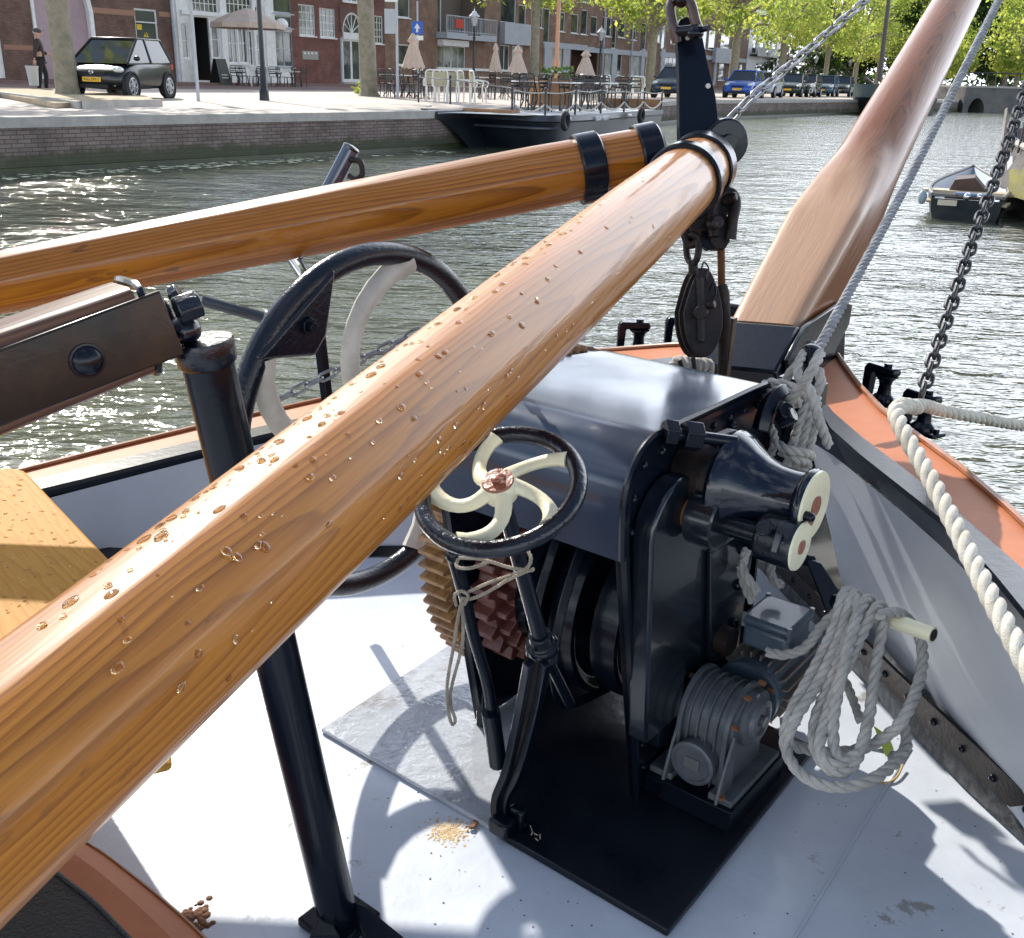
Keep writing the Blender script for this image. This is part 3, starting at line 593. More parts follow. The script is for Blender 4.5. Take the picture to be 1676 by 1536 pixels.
b = MB(); b.loft(smoothpath([P(742, 905, d=1.60), P(757, 960, d=1.64), P(775, 1040, d=1.71), P(798, 1120, d=1.78), P(806, 1180, d=1.84)], 5), [.0125]*6+[.0105]*15, 12); b.cyl(P(803, 1165, d=1.82), P(815, 1250, d=1.9), .017, n=12); b.ball(P(744, 908, d=1.60), .016); b.build('release_lever', mt['black'], wl)
def wheel(root_name, o, ax, R, r, hubR, nsp, a0, rs_, mrim, mspoke, label, swirl=.75, hubm=None, thick=.012, flat=1.0, sgn=1):
    t = thing(root_name, o, label, 'handwheel')
    u = UP if abs(ax.z) < .9 else CA
    u = (u-ax*u.dot(ax)).normalized(); w_ = ax.cross(u)
    b = MB(); b.torus(o, ax, R, r, 72, 16); b.build('rim', mrim, t)
    for k in range(nsp):
        a = a0+2*pi*k/nsp; pts = []
        for i in range(11):
            f = i/10; rr = hubR*.6+(R-r*.3-hubR*.6)*f; an = a+sgn*swirl*f**1.35; bow = -.012*sin(pi*f)
            pts.append(o+(u*cos(an)+w_*sin(an))*rr+ax*(bow+.006*(1-f)))
        rad = [rs_*(1.25-.55*sin(pi*min(1, i/10*1.05))) if False else rs_*(1.12-.22*sin(pi*i/10)) for i in range(11)]; rad[-1] = rs_*1.35
        b = MB(); b.loft(pts, rad, 12, up=ax, shape=lambda a_, t_: 1-.22*abs(cos(a_))); b.build('spoke', mspoke, t)
    b = MB(); b.lathe(o, ax, [(-thick*1.6, hubR*.62), (-thick, hubR*.9), (0, hubR*1.05), (thick*.8, hubR*.98), (thick, hubR*.9), (thick, .001)], 32); b.build('hub', mspoke, t)
    return t, u, w_
sw, u_, w_ = wheel('brake_handwheel', HUB, AX, .1115, .0125, .026, 5, .28, .0122, mt['rough_black'], mt['cream'], 'small upright-shafted handwheel, glossy black rim, five curved white spokes, brown centre', swirl=-.80, thick=.014)
b = MB(); b.lathe(HUB, AX, [(.0145, .0235), (.018, .0225), (.0185, .001)], 28); b.ball(HUB+AX*.019, .010, 9, 6, (1, 1, .5)); b.ball(HUB+AX*.019+u_*.007, .006, 8, 5, (1.4, 1, .6)); b.ball(HUB+AX*.018-w_*.008, .006, 8, 5, (1, 1.4, .5)); b.build('centre_cap', mt['hub'], sw, bevel=.001)
BW = S(-1.60, 1.535, .90)
e_ = Ps(662, 448, -1.6)-BW; ae = atan2(e_.dot(SA.cross(UP)), e_.dot(UP))
bw, u_, w_ = wheel('large_handwheel', BW, SA, .385, .026, .06, 5, ae+.95, .0265, mt['rough_black'], mt['offwhite'], 'large black-rimmed handwheel with thick curved off-white spokes, half hidden behind the near spar', swirl=-.95, thick=.03)
b = MB(); q = Ps(497, 532, -1.58); rr = (q-BW).normalized(); tt = SA.cross(rr)
b.prism([BW+rr*.385+tt*.13-SA*.012, BW+rr*.375-tt*.13-SA*.012, BW+rr*.285-tt*.025-SA*.012, BW+rr*.275+tt*.025-SA*.012], SA*.024); b.build('handle_lug', mt['rough_black'], bw, bevel=.008)
b = MB(); b.cyl(q-SA*.03, q+SA*.022, .019, n=6); b.cyl(q+SA*.022, q+SA*.034, .010, n=12); b.build('handle_bolt', mt['black'], bw, bevel=.001)
b = MB(); b.cyl(BW-SA*.09, BW+SA*.36, .022, n=18); b.build('axle', mt['black'], bw)
# stanchion behind the big wheel with a short davit arm
st = thing('stanchion', S(-1.43, 1.3, DZ), 'thin black stanchion seen through the large handwheel', 'post')
b = MB(); b.loft([P(514, 470, d=2.35), P(524, 560, d=2.42), P(536, 660, d=2.5), P(560, 900, d=2.7)], .0155, 4, up=SA, ang0=pi/4); b.build('bar', mt['black'], st, bevel=.002)
dv = thing('steel_tube', P(540, 310, d=2.6), 'short blue black steel tube standing beyond the far spar with a shackle at its tip', 'tube')
b = MB(); b.cyl(P(574, 244, d=2.55), P(480, 425, d=2.60), .0215, n=22); b.cyl(P(480, 425, d=2.60), P(514, 474, d=2.36), .018, n=16); b.build('tube', M('blue_black_enamel', (.03, .045, .075), .22, coat=1), dv)
b = MB(); b.lathe(P(574, 244, d=2.55), (P(574, 244, d=2.55)-P(470, 440, d=2.62)), [(-.004, .0215), (.004, .023), (.008, .018), (.010, .001)], 20); b.build('tube_cap', mt['slate'], dv)
b = MB(); b.loft(smoothpath([P(574, 262, d=2.54), P(590, 266, d=2.53), P(593, 285, d=2.53), P(583, 294, d=2.53), P(572, 288, d=2.54)], 5), .0075, 8); b.build('shackle', mt['iron'], dv)
b = MB(); b.cyl(P(330, 492, d=2.2), P(430, 520, d=2.25), .0125, n=14); tag(b.build('guard_rod', M('dull_black_rod', (.03, .035, .045), .4, coat=.4), None, org=P(380, 505, d=2.2)), 'short black rod between the post cap and the rim of the large handwheel', 'rod')
# ================================================================= POST AND WOODEN BOOM AT THE LEFT
PT = P(331, 556, d=1.30); PF = P(556, 1512, z=DZ); pa = (PT-PF).normalized()
ps = thing('support_post', PF, 'tall leaning round black post with a flat cap carrying the dark timber boom', 'post')
b = MB(); b.cyl(PF-pa*.02, PT-pa*.012, .0335, .0335, n=36); b.build('tube', mt['black'], ps)
b = MB(); b.lathe(PT, pa, [(-.035, .0335), (-.030, .038), (-.004, .0395), (0, .038), (0, .001)], 36); b.build('cap', mt['rough_black'], ps)
b = MB(); b.box(PF+UP*.010, (.10, .10, .018), (SA, CA, UP)); b.prism([P(575, 1480, z=.335), P(598, 1490, z=.335), P(720, 1590, z=.31), P(600, 1560, z=.31)], UP*.012); b.prism([P(530, 1485, z=.34), P(505, 1545, z=.31), P(560, 1545, z=.31)], UP*.012); b.build('foot', mt['black'], ps, bevel=.004)
bm = thing('timber_boom', P(270, 505, d=1.3), 'dark weathered square timber boom end with an iron side strap and dome bolt', 'boom')
E1 = P(222, 534, d=1.28); E0 = P(-260, 712, d=1.12); ax = (E1-E0).normalized()
def sq(a, t): 
    c_, s_ = abs(cos(a)), abs(sin(a)); p_ = 7; return 1/((c_**p_+s_**p_)**(1/p_))
upb = (cu*.93-cr*.10-cf*.35).normalized()
b = MB(); b.loft([E0.lerp(E1, i/24) for i in range(25)], [.058-.003*i/24 for i in range(25)], 40, up=upb, shape=sq, loc=True); b.build('timber', mt['boom'], bm, ang=50)
sd_ = ax.cross(upb).normalized(); sd_ = sd_ if sd_.dot(cf) < 0 else -sd_
u2 = ax.cross(sd_).normalized(); u2 = u2 if u2.z > 0 else -u2
b = MB(); q0 = E0+sd_*.057; q1 = E1+sd_*.057+ax*.028
b.prism([q0+u2*.040, q1+u2*.044, q1-u2*.040, q0-u2*.040], sd_*.009); b.build('iron_strap', mt['boom'] if False else M('brown_black_strap', (.014, .011, .010), .3, spec=.25, coat=.12, col2=(.050, .024, .010), vs=5, vr=(.5, .7), bump=.0004, bs=40), bm, bevel=.003)
b = MB(); q = P(155, 573, d=1.13); q = q+sd_*0; b.ball(E0+ax*((q-E0).dot(ax))+sd_*.066+u2*(-.004), .0185, 22, 14, (.7, 1, 1), (sd_, ax, u2)); b.lathe(E0+ax*((q-E0).dot(ax))+sd_*.066-u2*.004, sd_, [(0, .021), (.003, .0205), (.004, .001)], 24); b.build('dome_bolt', mt['black'], bm)
b = MB(); b.loft([E1+ax*.002+(upb*cos(a)+ax.cross(upb)*sin(a))*.056*sq(a, 0)/1 for a in [2*pi*i/40 for i in range(40)]], .005, 6, closed=True, up=ax); b.build('end_band', mt['black'], bm)
b = MB(); b.cyl(E1, E1+ax*.045, .020, n=16); q = P(298, 503, d=1.27); b.cyl(q-ax*.012+sd_*.012, q+ax*.018+sd_*.014, .0185, n=8); b.cyl(P(285, 495, d=1.30), P(300, 486, d=1.30), .02, n=7); b.ball(P(302, 540, d=1.28), .022, 10, 7, (1, 1, .8)); b.cyl(P(300, 520, d=1.29), P(305, 556, d=1.29), .016, n=12); b.build('gooseneck', mt['rough_black'], bm, bevel=.002)
# ================================================================= SPARS
def octo(mix0, mix1, a_):
    def f(a, t):
        m_ = mix0+(mix1-mix0)*t; k = ((a+a_) % (pi/4))-pi/8; o_ = cos(pi/8)/cos(k); o_ = min(o_, 1.0)*1.04; return 1*(1-m_)+o_*m_
    return f
def spar(name, A, B, rad, m, label, mixs, n=72, a_=.2, steps=60, up=None):
    t = thing(name, B, label, 'spar')
    b = MB(); pts = [A.lerp(B, i/steps) for i in range(steps+1)]
    rr = [np.interp(i/steps, [r_[0] for r_ in rad], [r_[1] for r_ in rad]) for i in range(steps+1)]
    b.loft(pts, rr, n, shape=octo(*mixs, a_), loc=True, up=up); b.build('pole', m, t, ang=60)
    return t, (B-A).normalized()
# near spar
NB_ = P(1150, 272, d=2.42); NA_ = P(-260, 1500, d=.60)
sp1, d1 = spar('wooden_spar', NA_, NB_, [(0, .0740), (.25, .0775), (.5, .080), (.75, .080), (.9, .077), (1, .0745)], mt['pine'], 'nearest varnished pine spar, beaded with water drops, running in from the lower left', (.62, .10), a_=.55)
def band(t, A, d, s0, s1, R, name='iron_band'):
    b = MB(); b.lathe(A, d, [(s0, R*.93), (s0, R+.004), (s0+.004, R+.0075), (s1-.004, R+.0075), (s1, R+.004), (s1, R*.93)], 48); return b.build(name, mt['black'], t)
band(sp1, NB_, d1, -.200, -.160, .080); band(sp1, NB_, d1, -.055, .0, .0755)
b = MB(); b.lathe(NB_, d1, [(-.004, .0755), (.004, .070), (.006, .001)], 36); b.build('end_cap', mt['iron'], sp1)
# far spar
FB_ = P(1068, 255, d=2.56); FA_ = P(-320, 526, d=2.32)
sp2, d2 = spar('wooden_spar', FA_, FB_, [(0, .066), (.35, .073), (.6, .077), (.85, .077), (1, .071)], mt['pine_far'], 'farther varnished pine spar crossing the picture above the large handwheel', (.9, .15), a_=.15)
band(sp2, FB_, d2, -.200, -.140, .079); band(sp2, FB_, d2, -.045, .012, .0745)
b = MB(); b.lathe(FB_, d2, [(.010, .0765), (.018, .070), (.020, .001)], 36); b.build('end_cap', mt['iron'], sp2)
# drops on the near spar
random.seed(5); dr_ = MB()
uu = UP-d1*UP.dot(d1); uu.normalize(); ww = d1.cross(uu); LN = (NB_-NA_).length
for i in range(430):
    f = random.betavariate(1.2, 2.6)*.82+.08; a = random.uniform(-1.3, 1.9); rr = .078*(1+random.uniform(-.002, .002)); 
    if random.random() < .35: a = random.gauss(-.5, .25)
    n_ = uu*cos(a)+ww*sin(a); tt = n_.cross(d1)
    if n_.dot(cf) > .35: n_ = uu*cos(a)-ww*sin(a); tt = n_.cross(d1)
    R_ = np.interp(f, [0, .25, .5, .75, 1], [.074, .0775, .08, .08, .0745]); 
    dr_.ball(NA_+d1*LN*f+n_*(R_*.995), random.choice([.0012, .0016, .002, .0026, .0032, .0044]), 10, 7, (random.uniform(.9, 2.0), random.uniform(.8, 1.3), .32), (d1, tt, n_))
tag(dr_.build('water_drops', mt['drop'], sp1), kind='stuff')
# iron head plate at the end of both spars, shackles
hp = thing('spar_head_plate', P(1150, 200, d=2.50), 'tall tapering black iron plate standing at the joined ends of the two spars', 'iron plate')
pts = [(1112, 240), (1111, 120), (1108, 45), (1113, 32), (1124, 27), (1138, 33), (1147, 45), (1158, 100), (1172, 160), (1180, 240), (1184, 400), (1160, 410), (1118, 380)]
b = MB(); b.prism([P(x, y, d=2.47) for x, y in pts], cf*.018-cr*.004)
b.build('plate', mt['black'], hp, bevel=.002)
hl = M('hole_light', (.55, .5, .45), .6)
b = MB(); b.cyl(P(1159, 141, d=2.468), P(1159, 141, d=2.464), .0062, n=14); b.cyl(P(1125.5, 62, d=2.468), P(1125.5, 62, d=2.464), .006, n=14); b.build('hole_light_disc', hl, hp)  # pale discs, coloured as light showing through two holes in the plate
b = MB(); b.lathe(P(1188, 234, d=2.42), (SA*.75-CA*.6), [(-.02, .001), (-.02, .052), (-.012, .056), (.004, .056), (.008, .052), (.010, .02), (.02, .02), (.022, .001)], 36); b.cyl(P(1150, 232, d=2.46), P(1188, 234, d=2.43), .03, n=16); b.build('sheave', mt['black'], hp, bevel=.001)
b = MB(); b.cyl(P(1190, 236, d=2.395), P(1192, 236, d=2.385), .02, n=6); b.build('sheave_nut', mt['black'], hp)
b = MB(); b.prism([P(x, y, d=2.46) for x, y in [(1120, 330), (1192, 300), (1200, 340), (1175, 372), (1130, 385)]], cf*.03); b.cyl(P(1182, 328, d=2.44), P(1206, 322, d=2.42), .012, n=12); b.build('lower_eye', mt['iron'], hp, bevel=.004)
sh = thing('top_shackle', P(1118, 40, d=2.45), 'large rusty shackle through the top of the tall iron plate', 'shackle')
b = MB(); b.loft(smoothpath([P(1108, 70, d=2.46), P(1102, 45, d=2.45), P(1097, 15, d=2.45), P(1103, -2, d=2.45), P(1117, -6, d=2.44), P(1130, 6, d=2.43), P(1138, 35, d=2.43), P(1144, 52, d=2.43)], 6), .0125, 12, up=cf); b.build('bow', mt['rust'] if False else M('brown_black_shackle', (.05, .03, .025), .45, coat=.2, col2=(.10, .05, .035), vs=20, bump=.002, bs=60), sh)
b = MB(); b.cyl(P(1108, 52, d=2.45), P(1146, 48, d=2.41), .012, n=12); b.cyl(P(1143, 50, d=2.42), P(1160, 46, d=2.39), .007, n=10); b.ball(P(1138, 55, d=2.42), .021, 10, 7, (1, 1, .7)); b.build('pin', mt['black'], sh)
b = MB(); b.loft(smoothpath([P(1106, 6, d=2.44), P(1110, -14, d=2.44), P(1118, -18, d=2.44), P(1114, 8, d=2.43)], 5), .012, 10); b.build('next_link', mt['iron'], sh)
# turnbuckle under the head
tb = thing('turnbuckle', P(1182, 480, d=2.5), 'rusty turnbuckle with a threaded rod hanging from the spar head', 'turnbuckle')
b = MB(); b.loft(smoothpath([P(1168, 388, d=2.45), P(1166, 350, d=2.45), P(1178, 322, d=2.44), P(1196, 316, d=2.44), P(1204, 332, d=2.44), P(1199, 360, d=2.44), P(1196, 392, d=2.45)], 6), .0135, 12, up=cf); b.build('shackle', mt['iron'], tb)
b = MB(); b.prism([P(x, y, d=2.46) for x, y in [(1163, 358), (1172, 346), (1186, 346), (1195, 358), (1196, 395), (1188, 408), (1172, 408), (1164, 395)]], cf*.028-cr*.01); b.cyl(P(1165, 367, d=2.44), P(1175, 363, d=2.41), .017, n=14); b.cyl(P(1163, 368, d=2.42), P(1169, 366, d=2.40), .012, n=6); b.build('jaw', mt['iron'], tb, bevel=.004)
b = MB(); prof = []; L = (P(1181, 470, d=2.5)-P(1180, 405, d=2.48)).length
for i in range(40): prof += [(L*i/40, .0085), (L*(i+.5)/40, .0105)]
b.lathe(P(1180, 405, d=2.48), P(1181, 470, d=2.5)-P(1180, 405, d=2.48), prof, 14); b.build('threaded_rod', mt['rust'], tb)
b = MB(); b.loft([P(1181, 468, d=2.5), P(1184, 480, d=2.5), P(1186, 530, d=2.54), P(1184, 545, d=2.55), P(1182, 620, d=2.62)], [.014, .0155, .0155, .013, .012], 14); b.build('barrel', mt['iron'], tb)
b = MB(); b.box(P(1192, 580, d=2.60), (.016, .02, .19), (SA, CA, (UP+SA*.02))); b.build('flat_bar', M('rusty_flat_bar', (.16, .12, .10), .5, metal=.4, col2=(.08, .05, .035), vs=16), tb)
# tackle block
kb = thing('tackle_block', P(1140, 520, d=2.5), 'dark pear-shaped iron tackle block hanging on short chain under the spar head', 'pulley block')
def pear(x0, y0, sx, sy, d, rot=0):
    o_ = []
    for i in range(22):
        a = 2*pi*i/22; r_ = 1+.18*sin(a); x_ = cos(a)*sx*(1-.28*(-sin(a) if sin(a) < 0 else 0))*(1 if sin(a) > 0 else .95); y_ = sin(a)*sy
        xx = x0+x_*cos(rot)-y_*sin(rot); yy = y0+y_*cos(rot)+x_*sin(rot); o_.append(P(xx, yy, d=d))
    return o_
for k, (x0, dd) in enumerate(((1134, 2.56), (1144, 2.50), (1152, 2.44))):
    b = MB(); b.prism(pear(x0, 512, 33 if k else 30, 74, dd, .02), (cf*.006)); b.build('cheek', mt['iron'], kb, bevel=.002)
b = MB(); b.prism(pear(1141, 515, 24, 60, 2.49), cf*.045); b.build('sheave', mt['slate'], kb)
b = MB(); b.cyl(P(1150, 512, d=2.43), P(1146, 512, d=2.40), .016, n=12); b.cyl(P(1158, 500, d=2.42), P(1170, 498, d=2.41), .010, n=10); b.loft([P(1146, 455, d=2.435), P(1148, 560, d=2.435)], .010, 4, up=cr); b.cyl(P(1112, 590, d=2.5), P(1124, 625, d=2.5), .006, n=8); b.cyl(P(1134, 585, d=2.46), P(1140, 625, d=2.46), .006, n=8); b.build('strap', mt['iron'], kb, bevel=.001)
b = MB(); b.loft(smoothpath([P(1148, 440, d=2.42), P(1152, 430, d=2.42), P(1160, 440, d=2.42), P(1156, 462, d=2.42)], 5), .002, 6); b.loft(smoothpath([P(1160, 478, d=2.42), P(1168, 462, d=2.42), P(1172, 480, d=2.42), P(1166, 490, d=2.42)], 5), .002, 6); b.build('mousing_wire', mt['black'], kb)
def lk(pts, r, nm, m, par): b = MB(); b.loft(smoothpath(pts, 5, True), r, 10, closed=True, up=cf); return b.build(nm, m, par)
lk([P(1119, 362, d=2.48), P(1135, 352, d=2.47), P(1143, 366, d=2.47), P(1142, 392, d=2.47), P(1130, 402, d=2.48), P(1121, 388, d=2.48)], .0095, 'link', mt['iron'], kb)
lk([P(1124, 392, d=2.50), P(1134, 384, d=2.46), P(1143, 394, d=2.46), P(1142, 420, d=2.46), P(1134, 432, d=2.48), P(1125, 420, d=2.50)], .0085, 'link', mt['iron'], kb)
b = MB(); b.cyl(P(1134, 425, d=2.48), P(1135, 450, d=2.49), .012, n=10); b.cyl(P(1133, 340, d=2.47), P(1133, 360, d=2.47), .016, n=10); b.build('swivel', mt['iron'], kb)
# rope tail under the block
b = MB(); random.seed(8)
for i in range(5):
    x0 = 1105+i*10; rope(b, [P(x0-6, 600+i*2, d=2.62), P(x0+6, 588+i, d=2.58), P(x0+18, 598, d=2.56), P(x0+14, 612, d=2.58), P(x0-2, 612, d=2.6)], .0115)
tag(b.build('rope_bundle', mt['rope'], None, org=P(1130, 605, d=2.6)), 'small bundle of pale rope below the tackle block behind the windlass cover', 'rope')
# ================================================================= BOWSPRIT
HA = P(1254, 575, d=2.84); HB = P(1600, -60, d=4.45); a_ = (HB-HA).normalized()
bs_ = thing('bowsprit', HA, 'thick dark varnished bowsprit, square at the heel, rising to the upper right', 'bowsprit')
vd = (CAM-(HA.lerp(HB, .3))).normalized(); vd = (vd-a_*vd.dot(a_)).normalized(); sdv = a_.cross(vd)      # sdv: sideways on screen
if sdv.dot(cr) > 0: sdv = -sdv
n1 = (vd*cos(radians(28))+sdv*sin(radians(28))).normalized()
def bsh(a, t):
    c_, s_ = abs(cos(a)), abs(sin(a)); m_ = max(0, min(1, (.36-t)/.16)); p_ = 9
    q_ = 1/((c_**p_+s_**p_)**(1/p_)); return 1*(1-m_)+q_*m_*.99
b = MB(); n_ = 90; pts = [HA.lerp(HB, i/n_) for i in range(n_+1)]
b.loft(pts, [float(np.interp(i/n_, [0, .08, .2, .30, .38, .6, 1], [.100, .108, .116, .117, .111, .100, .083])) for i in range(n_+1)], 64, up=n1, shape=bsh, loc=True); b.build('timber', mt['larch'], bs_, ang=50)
n2 = a_.cross(n1); n2 = n2 if n2.dot(cr) > 0 else -n2
b = MB()
K0 = HA-a_*.22; R0 = .112
b.loft([K0, K0+a_*.20], R0, 4, up=(n1+n2).normalized(), shape=lambda a, t: 1.414); b.build('iron_heel', mt['black'], bs_, bevel=.008)
b = MB(); w1 = [HA-a_*.13, HA-a_*.13+n1*0, ]
q = lambda al, t_: HA+a_*al+n1*t_+n2*.116
b.prism([q(-.17, .112), q(-.02, .112), q(.30, -.03), q(.38, -.10), q(.34, -.14), q(-.17, -.14)], n2*.012); b.build('knee_plate', mt['black'], bs_, bevel=.002)
b = MB(); b.prism([q(.06, -.13)+n2*.0, q(.30, -.13)+n2*.0, q(.20, -.20)+n2*.02, q(-.06, -.28)+n2*.01, q(-.14, -.18)+n2*.0], n2*.012); b.build('stem_knee', mt['black'], bs_, bevel=.002)
b = MB(); b.lathe(HA+a_*.0+n1*.03+n2*.126, n2, [(0, .016), (.012, .016), (.016, .012), (.018, .001)], 14); b.build('grease_cap', M('dull_grey_cap', (.35, .36, .35), .5), bs_)
b = MB(); q0 = P(1195, 620, z=.62); b.box(V((q0.x+.13, q0.y+.12, .60)), (.26, .20, .56), (SA, CA, UP)); b.build('heel_post', mt['black'], bs_, bevel=.01)
# ================================================================= FAIRLEADS, CHAINS, ROPES
def fairlead(loc, rz, label):
    t = thing('fairlead', loc, label, 'fairlead', 'black roller fairleads on the rails'); o = V(loc)
    b = MB(); b.box(o+UP*.006, (.15, .055, .012)); b.build('base', mt['black'], t, bevel=.003)
    b = MB(); b.prism([o+V(q) for q in ((-.055, -.016, .012), (-.055, -.016, .098), (-.045, -.016, .112), (.05, -.016, .112), (.055, -.016, .098), (.05, -.016, .088), (-.028, -.016, .088), (-.032, -.016, .012))], V((0, .034, 0))); b.build('arm', mt['black'], t, bevel=.005)
    b = MB(); b.lathe(o+V((.018, 0, .012)), UP, [(0, .034), (.008, .033), (.02, .020), (.045, .017), (.06, .021), (.072, .034), (.076, .034)], 28); b.build('roller', mt['black'], t)
    b = MB(); b.cyl(o+V((.018, 0, .112)), o+V((.018, 0, .122)), .013, n=6); b.cyl(o+V((-.06, 0, .012)), o+V((-.06, 0, .024)), .009, n=6); b.cyl(o+V((.063, 0, .012)), o+V((.063, 0, .024)), .009, n=6); b.build('bolts', mt['black'], t, bevel=.001)
    t.rotation_euler = (0, 0, rz); return t
dS = (P(1514, 792, z=.85)-P(1440, 743, z=.87)); dS.z = 0; aS = atan2(dS.y, dS.x)
for k_, (q, rz, lb) in enumerate(((P(1436, 658, z=.775), aS+.12+pi*0, 'bare black roller fairlead on the salmon rail nearest the bowsprit heel'), (P(1500, 705, z=.762), aS+.10+pi*0, 'black roller fairlead with the thick white mooring rope passing through it'),
                  (P(1035, 580, z=.78), atan2(CA.y, CA.x)-.9, 'black roller fairlead on the far rail just above the windlass cover'), (P(1112, 572, z=.79), atan2(CA.y, CA.x)-.9, 'black roller fairlead on the far rail half hidden behind the tackle block'))):
    fairlead(q, rz, lb)
b = MB()
rp = [P(1500, 668, d=1.98), P(1478, 664, d=1.90), P(1466, 676, d=1.84), P(1478, 706, d=1.78), P(1512, 765, d=1.70), P(1560, 855, d=1.58), P(1612, 960, d=1.45), P(1660, 1050, d=1.35), P(1715, 1150, d=1.26), P(1800, 1300, d=1.15)]
rope(b, rp, .0148, n=10); rope(b, [P(1470, 668, d=1.86), P(1510, 664, d=2.02), P(1540, 672, d=2.12), P(1600, 684, d=2.25), P(1680, 698, d=2.45), P(1800, 708, d=2.8)], .0135, n=8)
tag(b.build('mooring_rope', mt['ropewhite'], None, org=P(1480, 670, d=1.85)), 'thick white three-strand mooring rope running over the right-hand rail', 'rope')
b = MB(); q0 = P(1336, 578, d=2.35)
rope(b, [q0, P(1485, 300, d=2.75), P(1650, -30, d=3.3)], .0125, n=7, pitch=.055, smooth=False)
tag(b.build('stay_rope', mt['wire'], None, org=q0), 'grey laid stay rope slanting up to the right beside the bowsprit', 'rope')
t = thing('stay_chain', P(1510, 640, d=2.3), 'dark stay chain climbing from the right-hand rail towards the upper right edge', 'chain')
chain(t, [P(1508, 648, d=2.3), P(1590, 400, d=2.5), P(1640, 262, d=2.65), P(1720, 30, d=2.9)], .0052, .030, mt['chain'])
t = thing('bright_chain', P(1300, 110, d=2.6), 'bright galvanised long-link chain rising from the spar head to the top edge', 'chain')
chain(t, [P(1188, 204, d=2.45), P(1230, 160, d=2.5), P(1330, 76, d=2.7), P(1425, -6, d=2.9)], .0042, .062, mt['galv'], wide=1.5)
t = thing('port_chain', P(600, 590, d=2.3), 'thin grey chain crossing the water behind the large handwheel', 'chain')
chain(t, [P(430, 668, d=2.25), P(520, 622, d=2.28), P(640, 565, d=2.32), P(730, 521, d=2.30), P(850, 530, d=1.75)], .0036, .036, mt['galv'])
# cleat and tangle of rope beside the bowsprit heel
tg = thing('belayed_rope', P(1300, 680, d=2.1), 'bunched grey rope made fast on a black cleat beside the windlass drum', 'rope')
b = MB(); D = 2.05
def pp(L, d=2.05, k=0): return [P(x, y, d=d+(dd if True else 0)) for x, y, dd in L]
for i, xo in enumerate((0, 15, 29)):
    rope(b, pp([(1322+xo*.5, 640, .02*i), (1312+xo*.85, 680, -.02), (1300+xo*.95, 720, -.01), (1288+xo, 760, 0), (1280+xo, 800, .02)]), .0098, n=8)
rope(b, pp([(1262, 745, .0), (1268, 720, 0), (1262, 700, .02), (1250, 690, .05)]), .0085, n=8)
rope(b, pp([(1266, 724, -.05), (1290, 736, -.07), (1318, 742, -.06), (1327, 748, 0), (1300, 752, .08)]), .0092, n=8)
rope(b, pp([(1276, 738, -.04), (1300, 750, -.06), (1318, 756, -.04), (1322, 762, .02)]), .0092, n=8)
rope(b, pp([(1244, 640, .0), (1256, 628, -.03), (1276, 628, -.05), (1300, 636, -.05), (1318, 652, -.02)]), .0098, n=8)
rope(b, pp([(1250, 650, -.02), (1268, 640, -.06), (1290, 644, -.07), (1308, 662, -.05)]), .0098, n=8)
rope(b, pp([(1262, 655, .0), (1282, 652, -.03), (1300, 668, -.02)]), .009, n=8)
rope(b, pp([(1343, 578, -.1), (1336, 592, -.12), (1322, 618, -.12), (1306, 640, -.11), (1290, 660, -.08)]), .0105, n=9)
rope(b, pp([(1282, 632, .05), (1292, 612, .05), (1310, 592, .05), (1324, 575, .05)]), .0095, n=8)
rope(b, pp([(1330, 650, 0), (1342, 632, -.02), (1342, 612, -.02), (1332, 602, 0)]), .0105, n=8)
rope(b, pp([(1318, 640, .0), (1308, 620, .0), (1306, 598, .02), (1316, 578, .05)]), .0095, n=8)
rope(b, pp([(1322, 632, -.14), (1330, 650, -.15), (1338, 680, -.14), (1348, 708, -.12), (1356, 730, -.10)]), .0098, n=9)
rope(b, [P(1288, 800, d=2.07), P(1270, 880, d=2.1), P(1262, 940, d=2.1), P(1280, 960, d=2.08)], .0095, n=8)
rope(b, [P(1222, 900, d=1.98), P(1214, 935, d=2.0), P(1222, 965, d=2.0), P(1232, 985, d=2.0)], .0095, n=8)
rope(b, [P(1212, 925, d=1.99), P(1222, 945, d=1.98), P(1240, 970, d=1.98)], .0095, n=8)
b.build('rope_strands', mt['rope'], tg)
b = MB(); b.cyl(P(1325, 640, d=2.08), P(1329, 572, d=2.10), .014, .017, n=16); b.ball(P(1329, 572, d=2.1), .019, 12, 8, (1, 1, .6)); b.box(P(1312, 640, d=2.14), (.10, .03, .05), (SA, CA, UP)); b.build('cleat', mt['black'], tg, bevel=.002)
# string lashed round the brake spindle
b = MB()
rope(b, [P(750, 915, d=1.585), P(748, 928, d=1.57), P(770, 930, d=1.56), P(800, 920, d=1.56)], .0030, n=5)
rope(b, [P(752, 913, d=1.575), P(790, 916, d=1.545), P(830, 928, d=1.52), P(868, 934, d=1.50), P(872, 930, d=1.5)], .0030, n=5)
rope(b, [P(864, 902, d=1.50), P(869, 915, d=1.49), P(862, 930, d=1.49), P(835, 942, d=1.52), P(800, 954, d=1.56), P(765, 970, d=1.60)], .0030, n=5)
rope(b, [P(864, 934, d=1.49), P(830, 950, d=1.52), P(800, 968, d=1.56), P(772, 980, d=1.59), P(757, 980, d=1.61)], .0030, n=5)
rope(b, [P(757, 978, d=1.62), P(750, 1010, d=1.63), P(742, 1060, d=1.65), P(732, 1120, d=1.68), P(734, 1165, d=1.70), P(740, 1186, d=1.70), P(745, 1178, d=1.70), P(737, 1150, d=1.70), P(740, 1120, d=1.69), P(752, 1075, d=1.66), P(758, 1040, d=1.64), P(756, 985, d=1.62)], .0030, n=5)
rope(b, [P(747, 992, d=1.61), P(744, 975, d=1.60), P(755, 968, d=1.60), P(766, 975, d=1.59), P(760, 990, d=1.6)], .0030, n=5)
